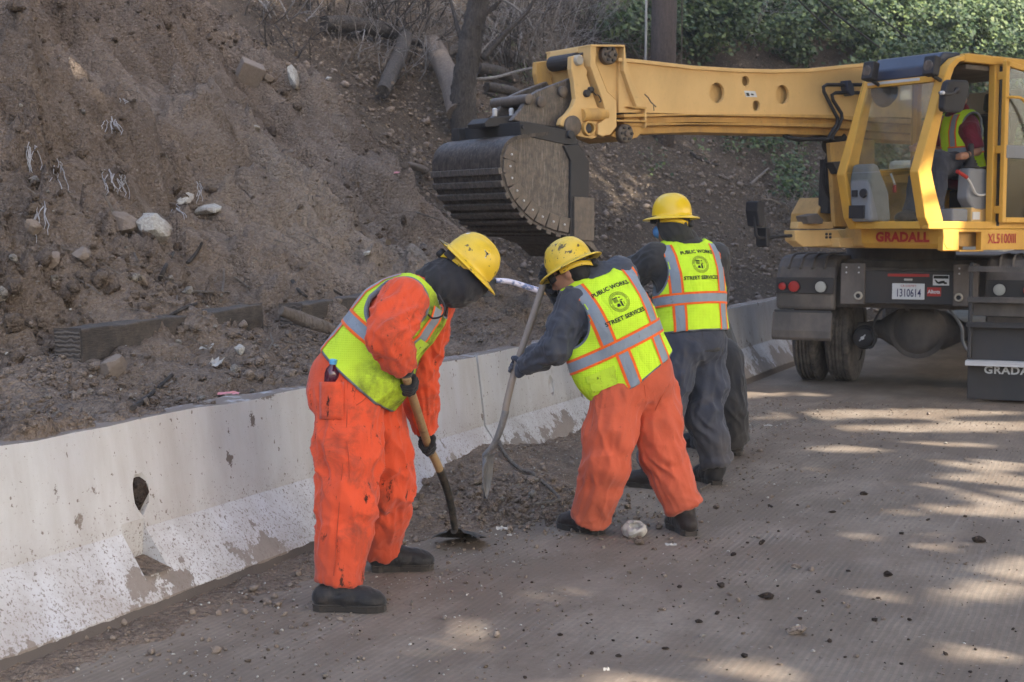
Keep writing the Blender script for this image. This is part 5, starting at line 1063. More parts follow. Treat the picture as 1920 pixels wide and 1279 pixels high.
# ------------------------------------------------------------------ body pieces
def bounds(pts, m): P = np.array([p[:] for p in pts]); return P.min(0) - m, P.max(0) + m
def grip_hand(name, c, axis, wrist, mat, parent, r=0.019, thumb=1, flip=1, cuff=0.05, rin=0.040):
    """closed hand round a shaft: palm, four unequal curled fingers, thumb across"""
    c, wrist = Vector(c), Vector(wrist); ax = Vector(axis).normalized(); w = wrist - c; w = (w - ax * w.dot(ax)).normalized(); t = ax.cross(w) * flip
    lo, hi = bounds([c, wrist], 0.13); S = SDF(lo, hi, 0.0042)
    pc = c + w * (r + 0.020) ; S.chain([wrist + (wrist - c).normalized() * cuff, wrist, pc + (wrist - pc) * 0.35], [rin, rin * 0.86, 0.030], 0.02)
    S.ell(pc + t * 0.004, (ax, w, t), (0.047, 0.034, 0.026), 0.022)
    for k, (off, ln, fr) in enumerate(((0.034, 0.95, 0.0100), (0.012, 1.05, 0.0106), (-0.011, 1.0, 0.0102), (-0.032, 0.82, 0.0090))):
        pts = []; R0 = r + fr * 0.85
        for j in range(6):
            a = R(28) + ln * R(235) * j / 5
            pts.append(c + ax * (off * (1 - 0.06 * j)) + (w * math.cos(a) + t * math.sin(a)) * (R0 + (0.006 if j in (1, 3) else 0)))
        S.chain(pts, [fr * 1.1, fr * 1.12, fr, fr * 1.02, fr * 0.95, fr * 0.85], 0.004)
    pts = [pc + ax * 0.040 * thumb - t * 0.012, c + ax * 0.050 * thumb - t * (r + 0.010) + w * 0.008, c + ax * 0.046 * thumb - t * (r + 0.004) - w * 0.018, c + ax * 0.038 * thumb - t * 0.006 - w * (r + 0.014)]
    S.chain(pts, [0.015, 0.0135, 0.0115, 0.0095], 0.008)
    V, F = S.mesh(); V = relax(V, F, 1, 0.4)
    return cloth_obj(name, V, F, mat, parent)
def boot(heel, toe, ank, mat, parent, lift=0.0, h=0.15, wid=1.0):
    heel, toe, ank = Vector(heel), Vector(toe), Vector(ank); d = (toe - heel); L = d.length; d.normalize(); s_ = d.cross(UP).normalized(); u = s_.cross(d)
    lo, hi = bounds([heel, toe, ank], 0.10); S = SDF(lo, hi, 0.006)
    pt = lambda x, z, y=0.0: heel + d * (x * L) + u * z + s_ * y
    S.chain([pt(0.12, .055), pt(0.45, .058), pt(0.72, .048), pt(0.84, .045)], [.042 * wid, .043 * wid, .044 * wid, .038 * wid], 0.03)
    S.ell(pt(0.83, .040), (d, s_, u), (.055, .050 * wid, .036), 0.02)
    S.chain([pt(0.17, .06), ank + UP * 0.0, ank + UP * 0.05], [.046, .050, .052], 0.03)
    S.cone(pt(0.30, .11), pt(0.55, .07), .034, .030, 0.02)
    # flat underside
    Gl = A(heel + u * 0.022); S.D = np.maximum(S.D, -((np.stack(np.meshgrid(*[S.lo[k] + S.h * np.arange(S.n[k]) for k in range(3)], indexing='ij'), -1).astype(np.float32) - Gl) @ A(u)))
    V, F = S.mesh(); V = relax(V, F, 1, 0.3); V = fold(V, F, [(pt(0.5, 0.06), pt(0.7, 0.05), 0.05, 0.004, 60, 0.5, 0.6, 0.0)], 1.0, 3, 0.0015)
    b = cloth_obj('boot', V, F, mat, parent)
    mb = MB(); prof = [(-0.01, .0), (-0.005, .030), (0.10, .044), (0.30, .040), (0.45, .040), (0.62, .050), (0.78, .054), (0.92, .046), (1.0, .024), (1.015, 0.0)]
    ring = [pt(x, 0.0, y * wid) for x, y in prof] + [pt(x, 0.0, -y * wid) for x, y in prof[-2:0:-1]]
    mb.prism(ring, u * 0.026); mb.build('sole', M_SOLE, b, bevel=0.004)
    mb = MB(); mb.tube([pt(0.66, 0.030, -.048 * wid), pt(0.66, 0.062, -.038 * wid), pt(0.665, 0.080, 0), pt(0.66, 0.062, .038 * wid), pt(0.66, 0.030, .048 * wid)], 0.0035, 5); mb.build('toe_cap_seam', M_SOLE, b)
    mb = MB(); mb.tube([pt(x, 0.030, y * wid) for x, y in prof[1:-1]] + [pt(x, 0.030, -y * wid) for x, y in prof[-2:0:-1]], 0.0045, 5); mb.build('welt', M_SOLE, b)
    # lacing over the instep
    for k in range(3):
        x = 0.40 + 0.085 * k; z = 0.115 - 0.018 * k
        mb = MB(); mb.tube([pt(x, z - 0.012, -.030), pt(x + .02, z, 0), pt(x, z - 0.012, .030)], 0.0035, 5); mb.build('lace', M_SOLE, b)
    return b
def hard_hat(c, up, fwd, mat, parent, sc=1.0, strap=True, brim=0.050):
    """full-brim helmet: ribbed dome, rolled brim, suspension band with ratchet knob"""
    c, up = Vector(c), Vector(up).normalized(); f = Vector(fwd); f = (f - up * f.dot(up)).normalized(); s_ = f.cross(up)
    mb = MB(); seg = 64; rings = 26; a_, b_, h_ = 0.137 * sc, 0.115 * sc, 0.148 * sc; vs = []
    for i in range(rings + 1):
        ph = (math.pi / 2) * i / rings; rr = math.sin(ph) ** 0.88; zz = math.cos(ph) ** 0.80 if ph < math.pi / 2 - 1e-6 else 0
        for k in range(seg):
            q = 2 * math.pi * k / seg; x, y = math.cos(q) * a_ * rr, math.sin(q) * b_ * rr; z = zz * h_
            rid = sum(math.exp(-((y - o) / 0.008) ** 2) for o in (-0.030, 0.0, 0.030)) * 0.0055 * max(0, min(1, (zz - 0.25) / 0.2)) * (0.6 + 0.4 * (abs(x) < 0.09))
            vs.append(c + f * x + s_ * y + up * (z + rid))
    for j, (g, dz) in enumerate(((0.006, -0.004), (0.020, -0.008), (0.036, -0.012), (brim, -0.019), (brim + 0.003, -0.024), (brim - 0.002, -0.026), (0.030, -0.018), (0.004, -0.012), (-0.008, 0.0))):
        for k in range(seg):
            q = 2 * math.pi * k / seg; ex = g * (1 + 0.25 * max(0, math.cos(q)) * (g > 0.01)) * sc
            vs.append(c + f * math.cos(q) * (a_ + ex) + s_ * math.sin(q) * (b_ + ex) + up * dz * sc)
    n = rings + 10; fs = [(i * seg + k, (i + 1) * seg + k, (i + 1) * seg + (k + 1) % seg, i * seg + (k + 1) % seg) for i in range(n - 1) for k in range(seg)]
    mb.add(vs, fs); o = mb.build('hard_hat', mat, parent, smooth=True)
    bm_ = bmesh.new(); bm_.from_mesh(o.data); bmesh.ops.remove_doubles(bm_, verts=bm_.verts, dist=1e-5); bmesh.ops.recalc_face_normals(bm_, faces=bm_.faces); bm_.to_mesh(o.data); bm_.free()
    o.data.polygons.foreach_set('use_smooth', [True] * len(o.data.polygons))
    if strap:
        mb = MB(); vs = []
        for k in range(41):
            q = math.pi * (0.40 + 1.2 * k / 40); dr = -0.028 - 0.028 * math.exp(-((q - math.pi) / 0.7) ** 2)
            for z in (0.012, -0.014): vs.append(c + f * math.cos(q) * (a_ - 0.012) + s_ * math.sin(q) * (b_ - 0.008) + up * (dr + z))
        mb.add(vs, [(2 * i, 2 * i + 1, 2 * i + 3, 2 * i + 2) for i in range(40)]); sb = mb.build('suspension_band', mat, o, smooth=True)
        sb.modifiers.new('thick', 'SOLIDIFY').thickness = 0.004
        mb = MB(); kc = c - f * (a_ - 0.006) - up * 0.056; mb.lathe(kc, -f, [(-.02, .016), (0, .022), (.012, .022), (.020, .016)], 14); mb.build('ratchet_knob', M_PLAST, o, smooth=True, auto=40)
    return o, (c, f, s_, up, a_, b_, h_)
def on_hat(hat, az, el, dx=0.0, dz=0.0, lift=0.0015):
    """point on the dome; az from front towards the wearer's right (deg), el = height angle"""
    c, f, s_, up, a_, b_, h_ = hat; q = R(az) + dx / 0.12; e = R(el) + dz / 0.14; ph = math.pi / 2 - e
    rr = math.sin(ph) ** 0.88; zz = max(0, math.cos(ph)) ** 0.80; k = 1 + lift / 0.12
    return c + f * math.cos(q) * a_ * rr * k + s_ * math.sin(q) * b_ * rr * k + up * (zz * h_ * k)
def sticker(name, hat, az, el, shapes, mat, parent, rot=0.0, lift=0.0015, flip=1):
    mb = MB(); ca, sa = math.cos(R(rot)), math.sin(R(rot))
    for sh in shapes:
        n = len(sh); cx = sum(p[0] for p in sh) / n; cy = sum(p[1] for p in sh) / n
        q = [on_hat(hat, az, el, (x * ca - y * sa) * flip, x * sa + y * ca, lift) for x, y in sh + [(cx, cy)]]
        mb.add(q, [(i, (i + 1) % n, n) for i in range(n)])
    return mb.build(name, mat, parent)
def vest(T, parent, mat, hem=(-0.05, 0.0, 0.0), grow=0.034, flare=0.02, arm=(0.78, 0.255, 0.135, 0.115, 0.15), seed=1, extra=None, neck=0.118, folds=()):
    lo, hi = bounds([T.p0, T.p1], 0.36); S = SDF(lo, hi, 0.0082); S.torso(T, grow, 0.0, flare)
    for sd, p in ((-1, 0), (1, 0)): S.cone(T.pt(0.05 * sd, 0.885), T.pt(0.155 * sd, 0.855), 0.122, 0.104, 0.04)
    if extra: extra(S)
    ax = [S.lo[k] + S.h * np.arange(S.n[k], dtype=np.float32) for k in range(3)]; G = np.stack(np.meshgrid(*ax, indexing='ij'), -1)
    t, x, y = T.loc(G); solid = S.D
    hemd = (hem[0] + hem[1] * y + hem[2] * x - t) * T.L
    xa = np.abs(x); armd = -(np.sqrt(((t - arm[0]) * T.L / arm[2]) ** 2 + ((xa - arm[1]) / arm[3]) ** 2 + (y / arm[4]) ** 2) - 1) * 0.11
    nk = neck - np.linalg.norm(G - A(T.pt(0, 1.05, 0.02)), axis=-1)
    cut = np.maximum(np.maximum(np.maximum(hemd, armd), nk), (t - (1.0 + 0.9 * np.clip(xa - 0.05, 0, 1))) * T.L)
    S.D = np.maximum(np.maximum(solid, -(solid + 0.020)), cut)
    V, F = S.mesh(); V = relax(V, F, 2, 0.5)
    tv, xv, yv = T.loc(V)
    ed = np.minimum(np.minimum(np.abs((hem[0] + hem[1] * yv + hem[2] * xv - tv) * T.L), np.abs((np.sqrt(((tv - arm[0]) * T.L / arm[2]) ** 2 + ((np.abs(xv) - arm[1]) / arm[3]) ** 2 + (yv / arm[4]) ** 2) - 1) * 0.11)), np.abs(neck - np.linalg.norm(V - A(T.pt(0, 1.05, 0.02)), axis=1)))
    V = fold(V, F, [(T.axis(-0.1), T.axis(1.0), 0.19, 0.006, 16, 0.2, 0.5, 0.6)] + list(folds), 1.0, seed, 0.005)
    o = cloth_obj('safety_vest', V, F, mat, parent, {'edge': ed, 'front': yv})
    return o, BVHTree.FromPolygons([tuple(v) for v in V], F.tolist())
def drape(bv, T, grid, fn, name, mat, parent, lift=0.004):
    """lay a strip (grid of (u,v)) on the vest; fn(u,v) -> (origin, direction)"""
    nu, nv = len(grid[0]), len(grid[1]); P = {}; vs = []
    for i, u in enumerate(grid[0]):
        for j, v in enumerate(grid[1]):
            o, d = fn(u, v); h = bv.ray_cast(o, d, 0.75)
            if h[0] is not None and h[1].dot(d) < -0.05: P[i, j] = len(vs); vs.append((h[0] - d * lift, h[3]))
    fs = []
    for i in range(nu - 1):
        for j in range(nv - 1):
            k = [(i, j), (i + 1, j), (i + 1, j + 1), (i, j + 1)]
            if all(q in P for q in k):
                ii = [P[q] for q in k]
                if max(vs[a][1] for a in ii) - min(vs[a][1] for a in ii) < 0.10: fs.append(tuple(ii))
    if not fs: return None
    par = list(range(len(vs)))
    def find(a):
        while par[a] != a: par[a] = par[par[a]]; a = par[a]
        return a
    for f in fs:
        for a in f[1:]: par[find(a)] = find(f[0])
    isl = {}
    for f in fs: isl.setdefault(find(f[0]), []).append(f)
    for k_, ff in isl.items():                                   # every separate length of braid is its own part
        if len(ff) < 6: continue
        ids = sorted({a for f in ff for a in f}); mp_ = {a: i for i, a in enumerate(ids)}
        mb = MB(); mb.add([vs[a][0] for a in ids], [tuple(mp_[a] for a in f) for f in ff]); o = mb.build(name, mat, parent, smooth=True)
    return o if isl else None
def back_ray(T): return lambda x, h: (T.pt(x, h) - T.f * 0.5, T.f)
def front_ray(T): return lambda x, h: (T.pt(x, h) + T.f * 0.5, -T.f)
def round_ray(T):
    def f(th, h): d = T.r * math.sin(th) - T.f * math.cos(th); return T.axis(h) + d * 0.55, -d        # th 0 = middle of the back
    return f
def lin(a, b, n): return [a + (b - a) * i / n for i in range(n + 1)]
def vest_strips(T, bv, o, bands, verts, w=0.050, bw=0.013):
    L = T.L
    for h, th0, th1, slope in bands:
        rr = round_ray(T); g = lambda th, k: rr(th, h + slope * math.sin(th) + k / L)
        drape(bv, T, (lin(th0, th1, 90), lin(-w / 2, w / 2, 5)), g, 'reflective_strip', M_SILVER, o)
        for e in (-1, 1): drape(bv, T, (lin(th0, th1, 90), lin(e * w / 2, e * (w / 2 + bw), 2)), g, 'orange_edging', M_ORSTR, o, 0.0048)
    for x, x2, h0, h1, side in verts:
        rr = back_ray(T) if side == 'b' else front_ray(T); g = lambda k, h: rr(x + (x2 - x) * (h - h0) / (h1 - h0) + k, h)
        drape(bv, T, (lin(-w / 2, w / 2, 5), lin(h0, h1, 40)), g, 'reflective_strip', M_SILVER, o, 0.0036)
        for e in (-1, 1): drape(bv, T, (lin(e * w / 2, e * (w / 2 + bw), 2), lin(h0, h1, 40)), g, 'orange_edging', M_ORSTR, o, 0.0044)
def vest_print(T, bv, o, x0, h0, k=1.0, xdir=1.0):
    """PUBLIC WORKS / city seal / STREET SERVICES on the back"""
    def lay(V, F, name, cx, ch, lift=0.005):
        mb = MB(); vs = []; ok = True
        for v in V:
            q, d = back_ray(T)(x0 + cx + v[0], h0 + (ch + v[1]) / T.L); h = bv.ray_cast(q, d, 0.8)
            vs.append((h[0] - d * lift) if h[0] is not None else T.pt(x0 + cx + v[0], h0 + (ch + v[1]) / T.L) - T.f * 0.18)
        mb.add(vs, F); mb.build(name, M_TXTBLK, o)
    for body, ch in (('PUBLIC WORKS', 0.085), ('STREET SERVICES', -0.085)):
        V, F = text_mesh(body, 0.031 * k, 0.0009, 1.0, xs=1.0); V = V.copy()
        if ch > 0: V[:, 1] -= 0.6 * V[:, 0] ** 2
        lay(V, F, 'vest_lettering', 0, ch * k)
    V, F = [], []
    def poly(pts): n = len(V); V.extend(pts); F.append(tuple(range(n, n + len(pts))))
    def ringp(r0, r1, n=48):
        b = len(V)
        for i in range(n):
            a = 2 * math.pi * i / n; V.extend([(r0 * math.cos(a), r0 * math.sin(a)), (r1 * math.cos(a), r1 * math.sin(a))])
        for i in range(n): F.append((b + 2 * i, b + 2 * i + 1, b + (2 * i + 3) % (2 * n), b + (2 * i + 2) % (2 * n)))
    R_ = 0.055 * k; ringp(R_ * 0.965, R_); ringp(R_ * 0.72, R_ * 0.75)
    for i in range(46):                                          # legend round the rim
        a = 2 * math.pi * i / 46
        if i % 23 in (0,): continue
        ca, sa = math.cos(a), math.sin(a); r0, r1 = R_ * 0.79, R_ * 0.92; wd = 0.0013 * k
        poly([(r0 * ca - wd * sa, r0 * sa + wd * ca), (r0 * ca + wd * sa, r0 * sa - wd * ca), (r1 * ca + wd * sa, r1 * sa - wd * ca), (r1 * ca - wd * sa, r1 * sa + wd * ca)])
    s_ = R_ * 0.6
    for j in range(6): x = -s_ * (0.85 - 0.13 * j); poly([(x, s_ * 0.02), (x + s_ * 0.065, s_ * 0.02), (x + s_ * 0.065, s_ * 0.62), (x, s_ * 0.62)])
    poly([(-s_ * 0.88, s_ * 0.66), (-s_ * 0.05, s_ * 0.66), (-s_ * 0.05, s_ * 0.85), (-s_ * 0.88, s_ * 0.85)])
    poly([(-s_ * 0.75, -s_ * 0.7), (-s_ * 0.45, -s_ * 0.75), (-s_ * 0.12, -s_ * 0.7), (-s_ * 0.18, -s_ * 0.3), (-s_ * 0.4, -s_ * 0.2), (-s_ * 0.62, -s_ * 0.32)])
    poly([(s_ * 0.06, s_ * 0.05), (s_ * 0.36, s_ * 0.05), (s_ * 0.36, -s_ * 0.95), (s_ * 0.06, -s_ * 0.72)])
    poly([(s_ * 0.10, s_ * 0.12), (s_ * 0.62, s_ * 0.12), (s_ * 0.62, s_ * 0.26), (s_ * 0.10, s_ * 0.26)])
    poly([(s_ * 0.10, s_ * 0.62), (s_ * 0.42, s_ * 0.55), (s_ * 0.46, s_ * 0.72), (s_ * 0.22, s_ * 0.80)])
    for j in range(3): a = 0.3 + j * 0.5; poly([(s_ * (0.62 + 0.1 * math.cos(a + q * 2.1)), s_ * (-0.28 - 0.17 * j + 0.1 * math.sin(a + q * 2.1))) for q in range(3)])
    lay(np.array(V), F, 'city_seal', 0, 0, 0.0055)
def sleeve(S, sh, el, wr, rs, k=0.03, flat=True): S.chain([sh, sh.lerp(el, 0.5), el, el.lerp(wr, 0.6), wr], rs, k, flat)
def leg(S, hp, kn, an, rs, k=0.04, flat=True): S.chain([hp, hp.lerp(kn, 0.5), kn, kn.lerp(an, 0.5), an], rs, k, flat)
def arm_folds(sh, el, wr, r=0.07, a=0.011): return [(sh, el, r, a * 1.3, 22, 0.8, 0.6, 0.7), (el, wr, r * 0.9, a * 1.3, 24, 0.1, 0.6, -0.6)]
def leg_folds(hp, kn, an, r=0.10, a=0.013): return [(hp, kn, r * 1.1, a * 1.25, 13, 0.80, 0.55, 0.9), (kn, an, r, a * 1.3, 14, 0.1, 0.45, -0.8), (kn.lerp(an, 0.6), an, r, a * 1.3, 26, 0.9, 0.5, 0.4)]
def person_body(J, T, label, h=0.011, head=None, mat=None):
    """the body itself, one continuous surface: head, neck, trunk, arms, legs"""
    pts = [J[k] for k in J if k not in ('hu', 'hf')]; lo, hi = bounds(pts, 0.22); S = SDF(lo, hi, h)
    S.torso(Torso(T.axis(0.18), T.p1, J['shL'], J['shR'], T.bow * 0.6), -0.03, 0.05)
    S.chain([T.axis(0.3), (J['hpL'] + J['hpR']) / 2 + T.f * 0.02], [0.09, 0.08], 0.05)
    for s_ in 'LR':
        S.chain([T.axis(0.86), J['sh' + s_]], [0.075, 0.060], 0.05); S.chain([J['sh' + s_], J['el' + s_], J['wr' + s_], J['wr' + s_] + (J['wr' + s_] - J['el' + s_]).normalized() * 0.03], [0.050, 0.040, 0.027, 0.03], 0.03)
        S.chain([J['hp' + s_], J['kn' + s_], J['an' + s_]], [0.080, 0.058, 0.040], 0.05)
    S.chain([T.axis(0.98), J['hd'] - Vector(J['hu']) * 0.06], [0.062, 0.056], 0.03)
    if head: head(S)
    else: S.ell(J['hd'], (J['hf'], Vector(J['hf']).cross(J['hu']), J['hu']), (0.098, 0.078, 0.118), 0.03)
    V, F = S.mesh(); V = relax(V, F, 1, 0.4)
    o = cloth_obj('person', V, F, mat or M_SKIN, None); tag(o, label, 'person'); return o
# ------------------------------------------------------------------ tools
m = MT('worn_wood'); g_ = m.noise(30, 5, 0.7, m.mapv((1, 1, 0.12))); d_ = m.noise(16, 5, 0.7)
M_WOOD = m.out(m.mix(m.math('MULTIPLY', m.step(d_, 0.5, 0.75), 0.8), m.mix(g_, (0.30, 0.185, 0.085), (0.42, 0.29, 0.15)), (0.10, 0.065, 0.04)), 0.7, nrm=m.bump(g_, 0.3, 0.004))
m = MT('grey_weathered_wood'); g_ = m.noise(30, 5, 0.7, m.mapv((1, 1, 0.12)))
M_WOODG = m.out(m.mix(g_, (0.20, 0.165, 0.135), (0.34, 0.29, 0.25)), 0.75, nrm=m.bump(g_, 0.3, 0.004))
M_SHOVD = steel_mat('dark_shovel_steel', (0.020, 0.022, 0.020), (0.060, 0.046, 0.036), (0.10, 0.09, 0.08), 0.2)
M_SHOVG = steel_mat('grey_shovel_steel', (0.20, 0.20, 0.21), (0.24, 0.22, 0.20), (0.42, 0.42, 0.44), 0.5)
m = MT('white_painted_socket'); M_SHOVW = m.out(m.mix(m.step(m.noise(22, 4), 0.55, 0.62), m.mix(m.noise(5, 2), (0.70, 0.58, 0.66), (0.66, 0.66, 0.74)), (0.16, 0.20, 0.34)), 0.5)
def shovel(label, path, rads, sock, bl0, bdir, blat, mats, dish=0.03, name='shovel', wid=0.118, ln=0.29, grip=None):
    """path: shaft from top to the blade's neck; sock: index where the steel socket starts"""
    root = empty(name, path[-1], label, 'shovel', 'shovels held by the workers')
    mb = MB(); mb.tube(smooth_path(path[:sock + 1], 5), rads[0], 12); mb.build('handle', mats[0], root, smooth=True, auto=50)
    n = len(path) - sock; pth = smooth_path(path[sock - 1:], 5)[4:]; k = len(pth)
    mb = MB(); mb.tube(pth, [rads[1] + (rads[2] - rads[1]) * (i / (k - 1)) for i in range(k)], 12); mb.build('socket', mats[1], root, smooth=True, auto=50)
    bd = Vector(bdir).normalized(); bl = Vector(blat); bl = (bl - bd * bl.dot(bd)).normalized(); bn = bd.cross(bl)
    V, F = [], []; nu, nv = 16, 18
    for side in (0, 1):
        for i in range(nv + 1):
            v = i / nv; wd = wid * (1.0 if v < 0.35 else max(0.0, 1 - ((v - 0.35) / 0.65) ** 2.2)) * (0.96 + 0.04 * v) + 0.004
            for j in range(nu + 1):
                u = -1 + 2 * j / nu; z = dish * (u * u) * (1 - 0.3 * v) - 0.012 * math.exp(-(u / 0.12) ** 2) * max(0, 1 - 1.6 * v) + 0.012 * max(0, 0.1 - v) * 10 * (abs(u) > 0.25)
                V.append(Vector(bl0) + bd * (v * ln) + bl * (u * wd) + bn * (z + (0.0022 if side else -0.0)))
    m1 = (nu + 1) * (nv + 1); idx = lambda i, j, sd: sd * m1 + i * (nu + 1) + j
    for i in range(nv):
        for j in range(nu):
            F.append((idx(i, j, 0), idx(i, j + 1, 0), idx(i + 1, j + 1, 0), idx(i + 1, j, 0))); F.append((idx(i, j, 1), idx(i + 1, j, 1), idx(i + 1, j + 1, 1), idx(i, j + 1, 1)))
    for i in range(nv):
        for j in (0, nu): F.append((idx(i, j, 0), idx(i + 1, j, 0), idx(i + 1, j, 1), idx(i, j, 1)))
    for j in range(nu):
        for i in (0, nv): F.append((idx(i, j, 0), idx(i, j + 1, 0), idx(i, j + 1, 1), idx(i, j, 1)))
    mb = MB(); mb.add(V, F); mb.build('blade', mats[2], root, smooth=True, auto=60)
    mb = MB(); mb.tube([Vector(bl0) + bn * 0.010 - bd * 0.015, Vector(bl0) + bd * 0.06 + bn * 0.002, Vector(bl0) + bd * 0.15 - bn * 0.004], [rads[2], rads[2] * 0.8, 0.003], 10); mb.build('frog', mats[2], root, smooth=True, auto=50)
    return root
# ================================================================== WORKER in the orange coverall, left
J = dict(shR=at(757, 563, 6.02), shL=at(812, 560, 6.42), elR=at(727, 630, 5.86), wrR=at(757, 690, 5.97), elL=at(786, 690, 6.50), wrL=at(797, 808, 6.60),
         hpR=at(655, 748, 6.09), knR=at(652, 930, 5.97), anR=at(634, 1092, 5.93), hpL=at(694, 748, 6.33), knL=at(722, 905, 6.44), anL=at(712, 1030, 6.62), hd=at(868, 510, 6.22))
J['hu'] = Vector((0.70, 0.06, 0.70)).normalized(); J['hf'] = Vector((0.70, 0.04, -0.72)).normalized()
T = Torso(at(664, 722, 6.20), at(800, 550, 6.22), J['shL'], J['shR'], bow=0.035, girth=1.06)
W1 = person_body(J, T, 'worker in orange coverall, dirty lime vest and black balaclava bending over a short shovel', 0.016, mat=M_HOOD)
lo, hi = bounds([J[k] for k in J if k not in ('hu', 'hf', 'hd')], 0.24); S = SDF(lo, hi, 0.0075)
S.torso(T, 0.006, 0.05)
for s_ in 'LR':
    S.chain([T.axis(0.86), J['sh' + s_]], [0.10, 0.088], 0.06)
    sleeve(S, J['sh' + s_], J['el' + s_], J['wr' + s_], [0.094, 0.088, 0.076, 0.066, 0.056])
    leg(S, J['hp' + s_] - UP * 0.02, J['kn' + s_], J['an' + s_], [0.135, 0.125, 0.110, 0.104, 0.094], 0.05)
S.ell(T.axis(0.02) - T.f * 0.03, (T.r, T.f, T.a), (0.205, 0.17, 0.17), 0.06)
S.chain([T.axis(0.98), T.axis(1.08)], [0.075, 0.075], 0.03)
V, F = S.mesh(); V = relax(V, F, 2, 0.5)
V = fold(V, F, leg_folds(J['hpR'], J['knR'], J['anR'], 0.125, 0.024) + leg_folds(J['hpL'], J['knL'], J['anL'], 0.12, 0.024) + arm_folds(J['shR'], J['elR'], J['wrR'], 0.085, 0.019) + arm_folds(J['shL'], J['elL'], J['wrL'], 0.08, 0.018), 1.0, 2, 0.008)
cov = cloth_obj('coverall', V, F, M_OR1, W1); cov_bv = BVHTree.FromPolygons([tuple(v) for v in V], F.tolist())
def seam(bv, pts, mat, parent, name, r=0.0022, off=-0.0003):
    P = []
    for x, y in pts:
        d = ray(x, y).normalized(); h = bv.ray_cast(CAMP, d)
        if h[0] is not None: P.append(h[0] - d * off)
    if len(P) > 1:
        mb = MB(); mb.tube(smooth_path(P, 4), r, 5); return mb.build(name, mat, parent, smooth=True)
M_SEAM = cloth_mat('seam_thread', (0.42, 0.055, 0.020))
for pl_ in ([(604, 690), (602, 760), (604, 782), (625, 788), (636, 760), (640, 712)], [(602, 712), (622, 718), (641, 716)], [(663, 745), (672, 720), (690, 712), (696, 728), (684, 748), (668, 760)], [(620, 800), (650, 830), (655, 900)], [(652, 712), (650, 800), (640, 900), (632, 1000), (626, 1080)]):
    seam(cov_bv, pl_, M_SEAM, cov, 'pocket_seam')
def vx(S): S.ell(T.pt(0.03, 0.22, 0.13), (T.r, T.f, T.a), (0.175, 0.105, 0.13), 0.06)
ve, vb = vest(T, W1, M_VESTD, hem=(0.055, -0.12, 0.0), grow=0.040, flare=0.028, arm=(0.80, 0.26, 0.145, 0.125, 0.16), seed=4, extra=vx, folds=[(T.pt(0.1, 0.45, 0.15), T.pt(0.05, 0.02, 0.22), 0.12, 0.018, 14, 0.6, 0.5, 0.8)])
vest_strips(T, vb, ve, [(0.44, -2.9, 2.9, 0.0)], [(0.110, 0.105, 0.055, 0.40, 'b'), (-0.110, -0.105, 0.055, 0.40, 'b'), (0.105, 0.115, 0.48, 1.0, 'b'), (-0.105, -0.115, 0.48, 1.0, 'b'), (0.11, 0.105, 0.50, 0.97, 'f')])
vpk = drape(vb, T, (lin(0.045, 0.125, 8), lin(0.50, 0.68, 8)), front_ray(T), 'chest_pocket', M_VPOC, ve, 0.008)
# hood
lo, hi = bounds([J['hd'], T.axis(1.0)], 0.24); S = SDF(lo, hi, 0.006); hr = J['hf'].cross(J['hu'])
S.ell(J['hd'] + J['hu'] * 0.01, (J['hf'], hr, J['hu']), (0.108, 0.088, 0.12), 0.03); S.ell(at(862, 534, 6.21), (Vector((1, 0, 0)), Vector((0, 1, 0)), UP), (0.098, 0.100, 0.090), 0.04)
S.chain([J['hd'] - J['hu'] * 0.05, at(826, 532, 6.21), T.axis(1.0)], [0.088, 0.085, 0.088], 0.04); S.ell(at(893, 532, 6.22), (Vector((1, 0, 0)), Vector((0, 1, 0)), UP), (0.045, 0.06, 0.05), 0.03)
V, F = S.mesh(); V = relax(V, F, 1, 0.5); V = fold(V, F, [(at(850, 480, 6.2), at(835, 570, 6.2), 0.10, 0.020, 20, 0.7, 0.6, 1.2), (at(880, 500, 6.2), at(890, 560, 6.2), 0.09, 0.008, 18, 0.7, 0.5, -0.8)], 1.0, 8, 0.004)
cloth_obj('balaclava', V, F, M_HOOD, W1)
hat, HT = hard_hat(at(877, 497, 6.22) + J['hu'] * 0.010, J['hu'], J['hf'], M_HATD, W1, 0.88)
yfig = [[(-.016, .004), (-.006, .002), (-.002, .008), (.002, .008), (.010, .016), (.013, .014), (.004, .002), (.004, -.004), (.009, -.018), (.004, -.018), (.001, -.008), (-.002, -.006), (-.006, -.002), (-.015, .000)]]
sticker('hat_sticker', HT, 78, 33, [[(x * 1.25, y * 1.25) for x, y in q] for q in yfig], M_WHITE, hat, -35, 0.0012)
sticker('hat_sticker', HT, 78, 33, yfig, M_TXTBLK, hat, -35, 0.0022)
sticker('hat_sticker', HT, 172, 38, [[(-.022, -.006), (-.010, .014), (.004, .010), (.018, .013), (.024, -.004), (.008, -.010), (-.008, -.008)]], M_WHITE, hat, 20, 0.0015)
mb = MB(); hp_ = HT[0] - HT[1] * 0.085 - HT[3] * 0.035 + HT[2] * 0.065; mb.box(hp_, (0.05, 0.03, 0.035), Matrix((HT[1], HT[2], HT[3])).transposed()); mb.build('strap_clip', M_PLAST, hat, bevel=0.006)
